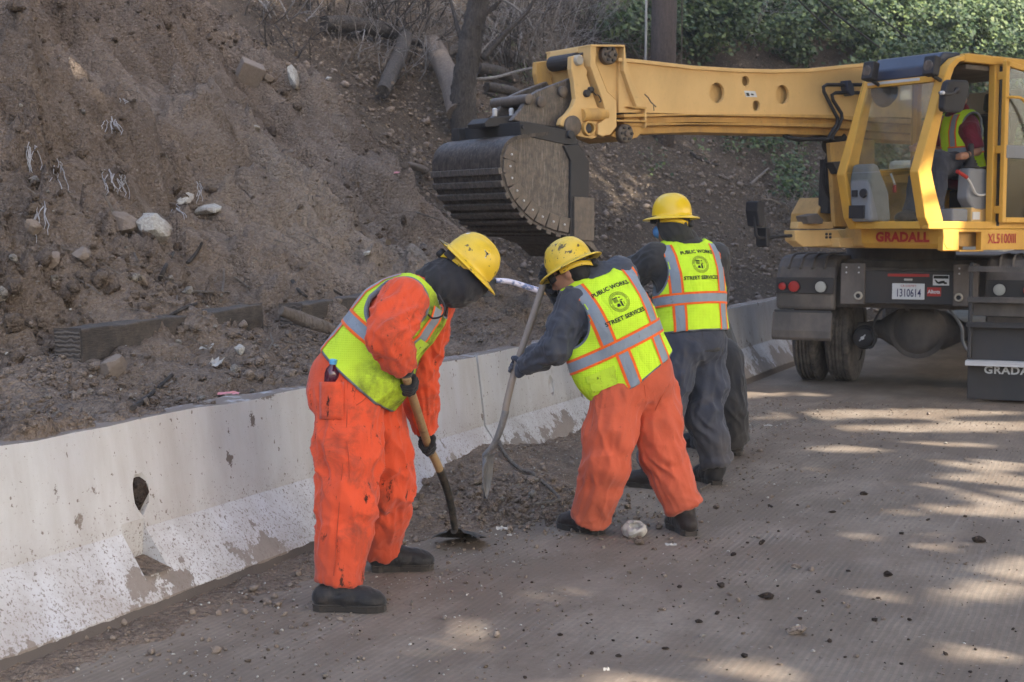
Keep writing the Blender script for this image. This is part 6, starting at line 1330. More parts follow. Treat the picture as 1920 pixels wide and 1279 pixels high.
# shovel 1
sa, sb_, sc_, sd_ = at(757, 690, 6.0), at(803, 835, 6.62), at(829, 890, 6.85), at(846, 950, 7.02)
se = at(853, 992, 7.05); axd = (sb_ - at(764, 715, 6.02)).normalized()
p0 = at(764, 715, 6.02) - axd * 0.05
shovel('short wood handled shovel with dark blade held by the worker in the orange coverall', [p0, p0.lerp(sb_, 0.5), sb_, at(816, 862, 6.74), at(826, 885, 6.83), at(838, 918, 6.93), at(846, 950, 6.99), se], (0.020, 0.021, 0.017), 4, se, (0.25, 0.85, -0.25), (1, -0.25, 0.05), (M_WOOD, M_SHOVD, M_SHOVD), wid=0.125, dish=0.035)
grip_hand('glove', p0.lerp(sb_, 0.10), axd, J['wrR'], M_GLOVE, W1, 0.021, thumb=1, flip=1, rin=0.046)
grip_hand('glove', sb_, axd, J['wrL'], M_GLOVE, W1, 0.021, thumb=-1, flip=-1, rin=0.046)
h1 = onz(590, 1143); boot(h1, h1 + Vector((0.30, -0.02, 0)), J['anR'] - UP * 0.03, M_BOOT, W1, wid=1.1)
h2 = onz(697, 1071); boot(h2, h2 + Vector((0.285, 0.05, 0)), J['anL'] - UP * 0.03, M_BOOT, W1, wid=1.1)
# radio cord in front of the chest
mb = MB(); mb.tube(smooth_path([at(822, 552, 6.0), at(834, 575, 5.98), at(829, 592, 5.98), at(812, 597, 6.0), at(803, 590, 6.02)]), 0.004, 6); mb.build('earphone_cord', M_PLAST, ve)
# bottle in the back pocket
m = MT('dark_red_drink'); M_DRINK = m.out((0.09, 0.015, 0.035), 0.08, Transmission_Weight=0.25, Coat_Weight=0.5)
m = MT('blue_cap'); M_BCAP = m.out((0.10, 0.36, 0.62), 0.4)
bp = at(622, 722, 6.0); d = ray(622, 700).normalized(); h = cov_bv.ray_cast(CAMP, ray(622, 700).normalized()); bp = (h[0] if h[0] is not None else at(622, 700, 6.05)) - d * 0.006
bax = Vector((0.12, -0.05, 1)).normalized()
bp = bp - UP * 0.012
gx, gy = 9, 9; vs = []
for i in range(gx):
    for j in range(gy):
        d = ray(600 + 44 * i / (gx - 1), 716 + 4 * math.sin(i) * 0 + 70 * j / (gy - 1)).normalized(); h = cov_bv.ray_cast(CAMP, d); k_ = 1 - j / (gy - 1); vs.append((h[0] if h[0] is not None else CAMP + d * 6.05) - d * (0.006 + 0.034 * k_ * math.sin(math.pi * min(1, max(0, i / (gx - 1))))))
mb = MB(); mb.add(vs, [(i * gy + j, (i + 1) * gy + j, (i + 1) * gy + j + 1, i * gy + j + 1) for i in range(gx - 1) for j in range(gy - 1)]); pk_ = mb.build('back_pocket', M_OR1, cov, smooth=True); pk_.modifiers.new('thick', 'SOLIDIFY').thickness = 0.003
bt = MB(); bt.lathe(bp - bax * 0.075, bax, [(0, .020), (.010, .030), (.085, .032), (.105, .027), (.122, .015), (.130, .0135)], 20); bt_ = bt.build('drink_bottle', M_DRINK, smooth=True, auto=50); tag(bt_, 'dark red drink bottle with blue cap in the back pocket of the orange coverall', 'bottle')
mb = MB(); mb.lathe(bp + bax * 0.052, bax, [(0, .0165), (.018, .0165), (.021, .012)], 16); mb.build('cap', M_BCAP, bt_, smooth=True, auto=40)
# ================================================================== WORKER in lime vest and faded orange trousers, middle
J = dict(shR=at(1162, 514, 7.47), shL=at(1078, 566, 7.36), elL=at(1046, 650, 7.34), wrL=at(983, 686, 7.53), elR=at(1092, 600, 7.82), wrR=at(1034, 530, 7.62),
         hpL=at(1156, 748, 7.34), knL=at(1136, 872, 7.30), anL=at(1106, 975, 7.40), hpR=at(1226, 738, 7.49), knR=at(1241, 852, 7.44), anR=at(1284, 953, 7.40), hd=at(1068, 512, 7.42))
J['hu'] = Vector((-0.42, 0.20, 0.86)).normalized(); J['hf'] = Vector((-0.72, 0.28, -0.42)); J['hf'] = (J['hf'] - J['hu'] * J['hf'].dot(J['hu'])).normalized()
T = Torso(at(1190, 706, 7.42), at(1112, 524, 7.46), J['shL'], J['shR'], bow=0.05, girth=1.06)
hr = J['hf'].cross(J['hu'])
def head2(S):
    c, f, u, r = J['hd'], J['hf'], J['hu'], hr
    S.ell(c + u * 0.020, (f, r, u), (0.098, 0.078, 0.105), 0.02); S.ell(c - u * 0.045 + f * 0.022, (f, r, u), (0.070, 0.062, 0.070), 0.03)
    S.ell(c - u * 0.095 + f * 0.062, (f, r, u), (0.026, 0.030, 0.022), 0.025)
    S.cone(c + u * 0.012 + f * 0.094, c - u * 0.030 + f * 0.112, 0.010, 0.015, 0.012); S.ell(c + u * 0.018 + f * 0.082, (f, r, u), (0.022, 0.055, 0.014), 0.015)
    S.ell(c - u * 0.058 + f * 0.090, (f, r, u), (0.014, 0.026, 0.010), 0.010)
    for k in (-1, 1): S.ell(c - u * 0.012 - f * 0.012 + r * 0.080 * k, (f, r, u), (0.020, 0.010, 0.034), 0.008); S.ell(c - u * 0.010 + f * 0.068 + r * 0.040 * k, (f, r, u), (0.02, 0.024, 0.020), 0.02)
W2 = person_body(J, T, 'worker in lime vest, blue grey sweatshirt and orange trousers stooping over a long shovel', 0.0095, head2)
lo, hi = bounds([J[k] for k in ('hpL', 'hpR', 'knL', 'knR', 'anL', 'anR')] + [T.axis(0.3)], 0.24); S = SDF(lo, hi, 0.0078)
for s_ in 'LR': leg(S, J['hp' + s_], J['kn' + s_], J['an' + s_], [0.128, 0.120, 0.104, 0.096, 0.096], 0.05)
S.ell(T.axis(0.0) - T.f * 0.03, (T.r, T.f, T.a), (0.195, 0.160, 0.16), 0.06); S.torso(Torso(T.axis(-0.05), T.axis(0.2), J['shL'], J['shR'], 0, 1.0, [(.185, .15)] * 8), 0.0, 0.05)
V, F = S.mesh(); V = relax(V, F, 2, 0.5); V = fold(V, F, leg_folds(J['hpL'], J['knL'], J['anL'], 0.12, 0.022) + leg_folds(J['hpR'], J['knR'], J['anR'], 0.12, 0.022), 1.0, 5, 0.008)
trs = cloth_obj('trousers', V, F, M_OR2, W2); tbv = BVHTree.FromPolygons([tuple(v) for v in V], F.tolist())
for pl_ in ([(1208, 722), (1210, 740), (1211, 755)], [(1255, 720), (1240, 745), (1228, 770)]): seam(tbv, pl_, M_SEAM, trs, 'pocket_seam')
lo, hi = bounds([J[k] for k in ('shL', 'shR', 'elL', 'elR', 'wrL', 'wrR')] + [T.p0, T.p1], 0.22); S = SDF(lo, hi, 0.0082); S.torso(Torso(T.axis(0.22), T.p1, J['shL'], J['shR'], 0.04, 1.06), 0.008, 0.05)
for s_ in 'LR':
    S.chain([T.axis(0.86), J['sh' + s_]], [0.095, 0.082], 0.06); sleeve(S, J['sh' + s_], J['el' + s_], J['wr' + s_], [0.084, 0.080, 0.070, 0.062, 0.048])
S.chain([T.axis(0.97), T.axis(1.06)], [0.078, 0.072], 0.03)
V, F = S.mesh(); V = relax(V, F, 2, 0.5); V = fold(V, F, arm_folds(J['shL'], J['elL'], J['wrL'], 0.075, 0.017) + arm_folds(J['shR'], J['elR'], J['wrR'], 0.075, 0.014), 1.0, 6, 0.006)
cloth_obj('sweatshirt', V, F, M_NAVY, W2)
def vx2(S): S.ell(at(1108, 690, 7.36), (T.r, T.f, T.a), (0.11, 0.12, 0.19), 0.06)
ve, vb = vest(T, W2, M_VEST, hem=(-0.02, 0.0, 0.45), grow=0.040, flare=0.018, arm=(0.76, 0.262, 0.15, 0.120, 0.17), seed=9, extra=vx2)
vest_strips(T, vb, ve, [(0.34, -2.9, 2.9, 0.02)], [(-0.140, -0.150, 0.39, 1.0, 'b'), (0.140, 0.150, 0.39, 1.0, 'b'), (-0.095, -0.095, -0.06, 0.29, 'b'), (0.115, 0.115, 0.0, 0.29, 'b')])
vest_print(T, vb, ve, -0.012, 0.71, 0.98)
drape(vb, T, (lin(-1.35, -0.85, 10), lin(0.02, 0.17, 8)), round_ray(T), 'vest_pocket', M_VPOC, ve, 0.009); drape(vb, T, (lin(-1.38, -0.82, 10), lin(0.13, 0.19, 4)), round_ray(T), 'pocket_flap', M_VPOC, ve, 0.013)
mb = MB(); pz = T.pt(0.0, 1.02, -0.06); mb.tube(smooth_path([T.pt(-0.085, 1.0, -0.03), T.pt(-0.05, 1.03, -0.075), T.pt(0.0, 1.04, -0.085), T.pt(0.05, 1.03, -0.075)]), 0.018, 8); mb.build('shirt_collar', M_ORSTR, W2, smooth=True)
hat, HT = hard_hat(at(1069, 497, 7.42) + J['hu'] * 0.005, J['hu'], J['hf'], M_HATD2, W2, 0.93)
lo, hi = bounds([J['hd']], 0.16); S = SDF(lo, hi, 0.006); S.ell(J['hd'] + J['hu'] * 0.030 - J['hf'] * 0.010, (J['hf'], hr, J['hu']), (0.098, 0.083, 0.108), 0.0); S.ell(J['hd'] - J['hu'] * 0.03 - J['hf'] * 0.055, (J['hf'], hr, J['hu']), (0.05, 0.075, 0.075), 0.03)
V, F = S.mesh(); cloth_obj('hair', V, F, M_HAIR, W2)
mb = MB(); c = J['hd']; f, u = J['hf'], J['hu']
mb.tube(smooth_path([c + u * 0.008 + f * 0.000 - hr * 0.088, c + u * 0.010 + f * 0.06 - hr * 0.076]), 0.004, 6); mb.tube(smooth_path([c + u * 0.008 + f * 0.000 + hr * 0.088, c + u * 0.010 + f * 0.06 + hr * 0.076]), 0.004, 6); sgl = mb.build('glasses_temples', M_PLAST, W2)
mb = MB(); vs = []
for k in range(21):
    a = R(-62 + 124 * k / 20)
    for z in (0.030, -0.024): vs.append(c + f * (0.112 * math.cos(a) + 0.002) + hr * (0.088 * math.sin(a)) + u * (0.004 + z * (1 - 0.2 * abs(math.sin(a)))))
mb.add(vs, [(2 * i, 2 * i + 1, 2 * i + 3, 2 * i + 2) for i in range(20)]); sg_ = mb.build('safety_glasses', M_PLAST, W2, smooth=True); sg_.modifiers.new('thick', 'SOLIDIFY').thickness = 0.003
lo, hi = bounds([c], 0.16); S = SDF(lo, hi, 0.006); S.ell(c - u * 0.070 + f * 0.080, (f, hr, u), (0.026, 0.045, 0.026), 0.02); S.ell(c - u * 0.098 + f * 0.058, (f, hr, u), (0.034, 0.042, 0.022), 0.02); V, F = S.mesh(); cloth_obj('beard', V, F, M_HAIR, W2)
hA, hB = at(1026, 512, 7.60), at(967, 690, 7.58); axd = (hB - hA).normalized(); tp0 = hA - axd * 0.05
shovel('long grey wooden shovel with steel socket held by the stooping worker in orange trousers', [tp0, hA, hA.lerp(hB, 0.5), hB, at(951, 752, 7.58), at(947, 775, 7.58), at(938, 806, 7.60), at(925, 835, 7.64), at(908, 855, 7.68)], (0.0185, 0.020, 0.016), 5, at(908, 856, 7.68), (-0.02, 0.06, -1), (0.22, 1, 0.0), (M_WOODG, M_SHOVG, M_SHOVG), wid=0.115, ln=0.235, dish=0.025)
grip_hand('glove', hB, axd, J['wrL'], M_GLOVEB, W2, 0.019, thumb=-1, flip=-1)
grip_hand('glove', hA, axd, J['wrR'], M_GLOVE, W2, 0.019, thumb=1, flip=-1)
h1 = onz(1128, 1003); boot(h1, h1 + Vector((-0.215, 0.20, 0)), J['anL'] - UP * 0.03, M_BOOTB, W2)
h2 = onz(1296, 1006); boot(h2, h2 + Vector((-0.07, 0.275, 0)), J['anR'] - UP * 0.03, M_BOOTB, W2, wid=1.1)
# ================================================================== WORKER standing with his back to us, right
J = dict(shL=at(1228, 484, 8.80), shR=at(1340, 482, 8.92), elL=at(1160, 532, 8.98), wrL=at(1096, 555, 9.10), elR=at(1340, 566, 9.20), wrR=at(1300, 575, 9.36),
         hpL=at(1272, 650, 8.76), knL=at(1244, 770, 8.70), anL=at(1222, 872, 8.78), hpR=at(1322, 648, 8.90), knR=at(1322, 775, 8.84), anR=at(1345, 868, 8.86), hd=at(1259, 420, 8.86))
J['hu'] = Vector((-0.03, 0.06, 1)).normalized(); J['hf'] = Vector((-0.82, 0.52, -0.12)); J['hf'] = (J['hf'] - J['hu'] * J['hf'].dot(J['hu'])).normalized(); hr = J['hf'].cross(J['hu'])
T = Torso(at(1296, 634, 8.82), at(1282, 462, 8.90), J['shL'], J['shR'], bow=0.035, girth=1.13)
def head3(S):
    c, f, u, r = J['hd'], J['hf'], J['hu'], hr
    S.ell(c + u * 0.01, (f, r, u), (0.098, 0.078, 0.112), 0.02); S.cone(c + u * 0.0 + f * 0.094, c - u * 0.03 + f * 0.108, 0.010, 0.014, 0.012); S.ell(c - u * 0.06 + f * 0.03, (f, r, u), (0.06, 0.055, 0.06), 0.03)
W3 = person_body(J, T, 'worker standing with his back turned in bright lime vest, charcoal hoodie and grey trousers', 0.014, head3)
lo, hi = bounds([J[k] for k in ('hpL', 'hpR', 'knL', 'knR', 'anL', 'anR')] + [T.axis(0.3)], 0.24); S = SDF(lo, hi, 0.0095)
for s_ in 'LR': leg(S, J['hp' + s_], J['kn' + s_], J['an' + s_], [0.124, 0.114, 0.098, 0.092, 0.098], 0.05)
S.ell(T.axis(0.0) - T.f * 0.03, (T.r, T.f, T.a), (0.195, 0.155, 0.16), 0.06); S.torso(Torso(T.axis(-0.05), T.axis(0.2), J['shL'], J['shR'], 0, 1.0, [(.185, .15)] * 8), 0.0, 0.05)
V, F = S.mesh(); V = relax(V, F, 2, 0.5); V = fold(V, F, leg_folds(J['hpL'], J['knL'], J['anL'], 0.12, 0.026) + leg_folds(J['hpR'], J['knR'], J['anR'], 0.12, 0.028), 1.0, 11, 0.008); cloth_obj('trousers', V, F, M_GRYT, W3)
lo, hi = bounds([J[k] for k in ('shL', 'shR', 'elL', 'elR', 'wrL', 'wrR')] + [T.p0, T.p1], 0.24); S = SDF(lo, hi, 0.0095); S.torso(Torso(T.axis(-0.02), T.p1, J['shL'], J['shR'], 0.03, 1.14), 0.012, 0.05); S.plane(at(1300, 664, 8.82), -T.a)
for s_ in 'LR':
    S.chain([T.axis(0.86), J['sh' + s_]], [0.10, 0.088], 0.06); sleeve(S, J['sh' + s_], J['el' + s_], J['wr' + s_], [0.090, 0.086, 0.076, 0.066, 0.05])
S.chain([T.axis(0.97), T.axis(1.06)], [0.085, 0.078], 0.03)
V, F = S.mesh(); V = relax(V, F, 2, 0.5); V = fold(V, F, arm_folds(J['shL'], J['elL'], J['wrL'], 0.08, 0.016) + arm_folds(J['shR'], J['elR'], J['wrR'], 0.08, 0.012) + [(T.axis(-0.2), T.axis(0.05), 0.19, 0.008, 18, 0.2, 0.5, 0.4)], 1.0, 12, 0.005); cloth_obj('sweatshirt', V, F, M_CHAR, W3)
ve, vb = vest(T, W3, M_VEST, hem=(0.055, 0.0, 0.0), grow=0.038, flare=0.012, arm=(0.74, 0.270, 0.16, 0.115, 0.17), seed=14)
vest_strips(T, vb, ve, [(0.40, -2.9, 2.9, 0.0)], [(-0.150, -0.165, 0.45, 1.0, 'b'), (0.155, 0.150, 0.45, 1.0, 'b'), (-0.140, -0.140, 0.05, 0.35, 'b'), (0.155, 0.155, 0.05, 0.35, 'b')])
vest_print(T, vb, ve, 0.005, 0.755, 0.98)
lo, hi = bounds([J['hd'], T.axis(1.0)], 0.2); S = SDF(lo, hi, 0.0065); c = J['hd']; S.ell(c + J['hu'] * 0.010 - J['hf'] * 0.016, (J['hf'], hr, J['hu']), (0.100, 0.092, 0.120), 0.03); S.chain([c - J['hu'] * 0.04 - J['hf'] * 0.02, T.axis(1.02)], [0.086, 0.096], 0.04)
V, F = S.mesh(); V = fold(V, F, [(c, T.axis(1.0), 0.09, 0.009, 18, 0.7, 0.6, 0.8)], 1.0, 15, 0.004); cloth_obj('hood', V, F, M_CHAR, W3)
hat, HT = hard_hat(at(1260, 405, 8.86), J['hu'], J['hf'], M_HATC, W3, 0.93)
rr_ = random.Random(5); blob = [[(.017 * math.cos(a) * (1 + .25 * math.sin(3 * a)), .015 * math.sin(a) * (1 + .2 * math.cos(5 * a))) for a in [6.283 * i / 22 for i in range(22)]]]
sticker('hat_sticker', HT, 152, 24, [[(x * 1.2, y * 1.2) for x, y in blob[0]]], M_WHITE, hat, 0, 0.0012); sticker('hat_sticker', HT, 152, 24, blob, M_TXTBLK, hat, 0, 0.002)
sticker('hat_sticker', HT, 152, 24, [[(a + .004 * math.cos(q), b + .003 * math.sin(q)) for q in (0, 1.5, 3, 4.5)] for a, b in ((-.008, .004), (.004, .006), (.007, -.005), (-.003, -.007))], M_GREY, hat, 0, 0.0028)
m = MT('blue_mask'); M_MASK = m.out((0.08, 0.22, 0.48), 0.8)
lo, hi = bounds([c], 0.16); S = SDF(lo, hi, 0.006); S.ell(c - J['hu'] * 0.045 + J['hf'] * 0.080, (J['hf'], hr, J['hu']), (0.042, 0.058, 0.045), 0.0); V, F = S.mesh(); cloth_obj('face_mask', V, F, M_MASK, W3)
mb = MB(); vs = []
for k in range(21):
    a = R(-70 + 140 * k / 20)
    for z in (0.030, -0.012): vs.append(c + J['hf'] * (0.135 * math.cos(a)) + hr * (0.10 * math.sin(a)) + J['hu'] * (0.022 + z))
mb.add(vs, [(2 * i, 2 * i + 1, 2 * i + 3, 2 * i + 2) for i in range(20)]); sg_ = mb.build('safety_glasses', M_PLAST, W3, smooth=True); sg_.modifiers.new('thick', 'SOLIDIFY').thickness = 0.003
hA, hB = at(1350, 600, 9.45), at(1080, 556, 9.14); hA2 = hB + (hA - hB).normalized() * 0.75; axd = (hB - hA).normalized()
shovel('shovel with white painted socket held level behind the stooping worker, pointing left', [hA2, hB, at(1050, 553, 9.12), at(1016, 547, 9.10), at(1010, 545, 9.10), at(985, 537, 9.08), at(955, 528, 9.05), at(930, 526, 9.02)], (0.019, 0.020, 0.016), 4, at(928, 526, 9.02), (-1, -0.10, -0.08), (0.0, 0.6, 0.7), (M_WOOD, M_SHOVW, M_SHOVD), ln=0.26, wid=0.10)
grip_hand('glove', hB, axd, J['wrL'] , M_GLOVE, W3, 0.019, flip=1); grip_hand('glove', hA2 + axd * 0.08, axd, J['wrR'], M_GLOVE, W3, 0.019, flip=-1)
h1 = onz(1238, 917); boot(h1, h1 + Vector((-0.20, 0.14, 0)), J['anL'] - UP * 0.03, M_BOOTB, W3, wid=1.05)
h2 = onz(1345, 910); boot(h2, h2 + Vector((-0.10, 0.26, 0)), J['anR'] - UP * 0.03, M_BOOT, W3, wid=1.15)
# ================================================================== WORKER stooping behind him, mostly hidden
J = dict(shL=at(1272, 560, 9.95), shR=at(1322, 575, 10.25), elL=at(1250, 640, 9.9), wrL=at(1240, 700, 9.95), elR=at(1300, 660, 10.3), wrR=at(1270, 710, 10.2),
         hpL=at(1330, 672, 10.15), knL=at(1318, 762, 10.25), anL=at(1322, 832, 10.35), hpR=at(1350, 680, 9.92), knR=at(1366, 755, 9.85), anR=at(1378, 826, 10.0), hd=at(1270, 520, 10.1), hu=Vector((-0.6, 0, 0.8)), hf=Vector((-0.8, 0, -0.6)))
T = Torso(at(1345, 668, 10.02), at(1292, 556, 10.1), J['shL'], J['shR'], 0.03, 1.0)
W4 = person_body(J, T, 'worker in dark clothes crouching behind the standing worker, only a bent leg showing', 0.018)
lo, hi = bounds([J[k] for k in ('hpL', 'hpR', 'knL', 'knR', 'anL', 'anR')], 0.24); S = SDF(lo, hi, 0.010)
for s_ in 'LR': leg(S, J['hp' + s_], J['kn' + s_], J['an' + s_], [0.140, 0.125, 0.105, 0.098, 0.10], 0.05)
S.ell(J['hpR'] + Vector((0.0, 0, 0.02)), (T.r, T.f, T.a), (0.16, 0.16, 0.17), 0.06)
V, F = S.mesh(); V = relax(V, F, 2, 0.5); V = fold(V, F, leg_folds(J['hpL'], J['knL'], J['anL'], 0.11, 0.02) + leg_folds(J['hpR'], J['knR'], J['anR'], 0.11, 0.02), 1.0, 21, 0.008); cloth_obj('trousers', V, F, M_DKTR, W4)
lo, hi = bounds([J[k] for k in ('shL', 'shR', 'elL', 'elR', 'wrL', 'wrR')] + [T.p0, T.p1], 0.24); S = SDF(lo, hi, 0.011); S.torso(T, 0.02, 0.05)
for s_ in 'LR': S.chain([T.axis(0.86), J['sh' + s_]], [0.095, 0.085], 0.06); sleeve(S, J['sh' + s_], J['el' + s_], J['wr' + s_], [0.085, 0.08, 0.07, 0.06, 0.05])
V, F = S.mesh(); cloth_obj('jacket', relax(V, F, 2), F, M_CHAR, W4); hard_hat(J['hd'] + J['hu'] * 0.02, J['hu'], J['hf'], M_HATC, W4, 0.93)
h1 = onz(1384, 838) ; boot(J['anR'] * 1.0 - UP * (J['anR'].z - 0.0) + Vector((0.05, 0, 0)), J['anR'] - UP * J['anR'].z + Vector((-0.20, 0.12, 0)), J['anR'] - UP * 0.03, M_BOOT, W4); boot(J['anL'] - UP * J['anL'].z + Vector((0.05, 0, 0)), J['anL'] - UP * J['anL'].z + Vector((-0.22, 0.1, 0)), J['anL'] - UP * 0.03, M_BOOT, W4)
# ================================================================== OPERATOR in the cab
LQ = KQ - 0.46
def oq(px, py, lat): return tr([(px, py)], lat)[0]
nk = oq(1800, 214, LQ); pv = nk - UP * 0.52 - BD * 0.05
J = dict(shL=oq(1818, 246, KQ - 0.27), shR=nk - BQ * 0.19 - UP * 0.09, hpL=pv + BQ * 0.09 + BD * 0.03, hpR=pv - BQ * 0.09 + BD * 0.03, elL=oq(1832, 283, KQ - 0.20), wrL=oq(1810, 292, KQ - 0.17), hd=nk + UP * 0.155 + BD * 0.03, hu=UP.copy(), hf=(BD - UP * 0.1).normalized())
J['elR'] = J['shR'] - UP * 0.24 + BD * 0.10; J['wrR'] = J['elR'] + BD * 0.24 + UP * 0.02
J['knL'] = J['hpL'] + BD * 0.42 + UP * 0.06; J['knR'] = J['hpR'] + BD * 0.44 + UP * 0.05; J['anL'] = Vector((J['knL'] + BD * 0.06).to_tuple()[:2] + (1.76,)); J['anR'] = Vector((J['knR'] + BD * 0.12).to_tuple()[:2] + (1.76,))
T = Torso(pv, nk, J['shR'] * 0 + J['shL'], J['shR'], 0.0, 1.10); hr = J['hf'].cross(J['hu'])
def head5(S):
    c, f, u, r = J['hd'], J['hf'], J['hu'], hr
    S.ell(c + u * 0.01, (f, r, u), (0.098, 0.078, 0.112), 0.02); S.ell(c - u * 0.05 + f * 0.03, (f, r, u), (0.06, 0.055, 0.06), 0.03); S.cone(c + f * 0.094, c - u * 0.03 + f * 0.108, 0.010, 0.014, 0.012)
    S.ell(J['wrL'] + BD * 0.045, (BD, BQ, UP), (0.05, 0.04, 0.032), 0.02)
    for k in range(4): p = J['wrL'] + BD * 0.085 + BQ * (0.025 - 0.018 * k); S.chain([J['wrL'] + BD * 0.06 + BQ * (0.025 - 0.018 * k), p + UP * 0.01, p - UP * 0.03 + BD * 0.005, p - UP * 0.035 - BD * 0.02], [.012, .011, .010, .009], 0.006)
    q = J['wrR'] + BD * 0.04; S.ell(q, (BD, BQ, UP), (0.05, 0.04, 0.035), 0.02)
    for k in range(4): p = q + BD * 0.04 + BQ * (0.03 - 0.02 * k); S.chain([p - BD * 0.02, p + BD * 0.02, p + BD * 0.015 - UP * 0.035, p - BD * 0.01 - UP * 0.04], [.012, .011, .010, .009], 0.005)
W5 = person_body(J, T, 'excavator operator seated in the cab in lime vest and maroon shirt, face behind the mirror', 0.0115, head5)
lo, hi = bounds([J[k] for k in ('hpL', 'hpR', 'knL', 'knR', 'anL', 'anR')], 0.22); S = SDF(lo, hi, 0.0095)
for s_ in 'LR': leg(S, J['hp' + s_], J['kn' + s_], J['an' + s_], [0.12, 0.105, 0.088, 0.08, 0.085], 0.05)
S.ell(pv + UP * 0.03, (T.r, T.f, T.a), (0.19, 0.15, 0.14), 0.06); V, F = S.mesh(); V = relax(V, F, 2); V = fold(V, F, leg_folds(J['hpL'], J['knL'], J['anL'], 0.1, 0.016) + leg_folds(J['hpR'], J['knR'], J['anR'], 0.1, 0.016), 1.0, 31, 0.006); cloth_obj('trousers', V, F, M_GRYT, W5)
lo, hi = bounds([J['shL'], J['shR'], J['elL'], J['elR'], T.p0, T.p1], 0.22); S = SDF(lo, hi, 0.0095); S.torso(T, 0.012, 0.05)
for s_ in 'LR': S.chain([T.axis(0.86), J['sh' + s_]], [0.095, 0.08], 0.06); S.chain([J['sh' + s_], J['sh' + s_].lerp(J['el' + s_], 0.9)], [0.082, 0.074], 0.03, True)
V, F = S.mesh(); V = relax(V, F, 2); V = fold(V, F, arm_folds(J['shL'], J['elL'], J['wrL'], 0.08, 0.012), 1.0, 32, 0.004); cloth_obj('shirt', V, F, M_MAROON, W5)
ve, vb = vest(T, W5, M_VEST, hem=(0.02, 0, 0), grow=0.038, flare=0.02, arm=(0.74, 0.265, 0.16, 0.110, 0.17), seed=33)
vest_strips(T, vb, ve, [(0.36, -2.9, 2.9, 0.0)], [(-0.10, -0.10, 0.42, 1.0, 'f'), (0.10, 0.10, 0.42, 1.0, 'f')])
lo, hi = bounds([J['hd']], 0.16); S = SDF(lo, hi, 0.008); c = J['hd']; S.ell(c - J['hu'] * 0.075 + J['hf'] * 0.060, (J['hf'], hr, J['hu']), (0.048, 0.060, 0.045), 0.02); S.ell(c + J['hu'] * 0.035 - J['hf'] * 0.015, (J['hf'], hr, J['hu']), (0.098, 0.084, 0.10), 0.0); V, F = S.mesh(); cloth_obj('hair_and_beard', V, F, M_HAIR, W5)
mb = MB(); wd = (J['wrL'] - J['elL']).normalized(); mb._lathe(J['wrL'] - wd * 0.02, wd, [(-0.012, .030), (-0.012, .037), (0.012, .037), (0.012, .030)], 18, False); mb.build('wristwatch', M_PLAST, W5, smooth=True)
for s_ in 'LR': boot(Vector((J['an' + s_] - BD * 0.06).to_tuple()[:2] + (1.668,)), Vector((J['an' + s_] + BD * 0.22).to_tuple()[:2] + (1.668,)), J['an' + s_], M_BOOT, W5)
# ================================================================== loose soil, stones, wood and litter
M_ROCK = MT('granite'); m = M_ROCK; a = m.noise(7, 6, 0.7); b = m.noise(60, 4, 0.7); cr = m.voro(9, 'DISTANCE_TO_EDGE')
M_ROCK = m.out(m.mix(m.math('MULTIPLY', m.step(m.noise(2.4, 4, 0.6), 0.50, 0.66), 0.85), m.mix(m.step(b, 0.35, 0.65), (0.30, 0.28, 0.25), (0.48, 0.46, 0.42)), (0.21, 0.165, 0.125)), 0.9, nrm=m.bump(m.math('ADD', a, m.math('MULTIPLY', b, 0.4)), 0.9, 0.03))
m = MT('dirt_caked_stone'); b = m.noise(30, 5, 0.7)
M_DROCK = m.out(m.mix(b, (0.15, 0.115, 0.09), (0.27, 0.22, 0.18)), 0.95, nrm=m.bump(b, 0.8, 0.02))
def timber_mat(name, a, b, sc=18):
    m = MT(name); v = m.mapv((0.10, 1, 1), vec=m.tc('UV')) if False else m.mapv((1, 1, 3.0), rot=(0, 0, ANG)); w = m.noise(sc, 6, 0.75, m.mapv((9, 0.6, 9), vec=m.mapv(rot=(0, 0, ANG)))); k = m.noise(5, 5, 0.7)
    return m.out(m.mix(m.math('MULTIPLY', m.step(k, 0.45, 0.7), 0.55), m.mix(m.step(w, 0.3, 0.7), a, b), (0.20, 0.155, 0.12)), 0.9, nrm=m.bump(w, 0.9, 0.012))
M_TIMB = timber_mat('dark_old_timber', (0.030, 0.026, 0.024), (0.105, 0.088, 0.075))
m = MT('cut_end_grain'); w = m.wave(14, m.mapv((1, 1, 1)), 6, 3, 2, dirn='Z'); M_ENDG = m.out(m.mix(w, (0.045, 0.038, 0.034), (0.12, 0.10, 0.085)), 0.9, nrm=m.bump(w, 0.6, 0.01))
def bark_mat(name, a, b, d=1.0):
    m = MT(name); w = m.noise(7, 7, 0.75, m.mapv((5, 5, 0.8)), 0.8); w2 = m.noise(22, 5, 0.7)
    return m.out(m.mix(m.step(m.math('ADD', m.math('MULTIPLY', w, 0.7), m.math('MULTIPLY', w2, 0.3)), 0.36, 0.64), a, b), 0.95, nrm=m.bump(m.math('ADD', w, m.math('MULTIPLY', w2, 0.4)), d, 0.05))
M_LOGD = bark_mat('dark_log_bark', (0.022, 0.019, 0.018), (0.115, 0.098, 0.086)); M_LOGP = bark_mat('pale_dusty_log', (0.125, 0.098, 0.078), (0.265, 0.215, 0.175)); M_STICK = bark_mat('dry_stick', (0.13, 0.105, 0.085), (0.30, 0.26, 0.22))
M_TWIG = bark_mat('grey_twig', (0.20, 0.185, 0.18), (0.40, 0.38, 0.37)); M_ROOT = bark_mat('white_root', (0.45, 0.44, 0.46), (0.66, 0.65, 0.68)); M_POLE = bark_mat('creosoted_pole', (0.050, 0.038, 0.034), (0.125, 0.098, 0.088), 0.6)
rnd = random.Random(11); RS = np.random.RandomState(21)
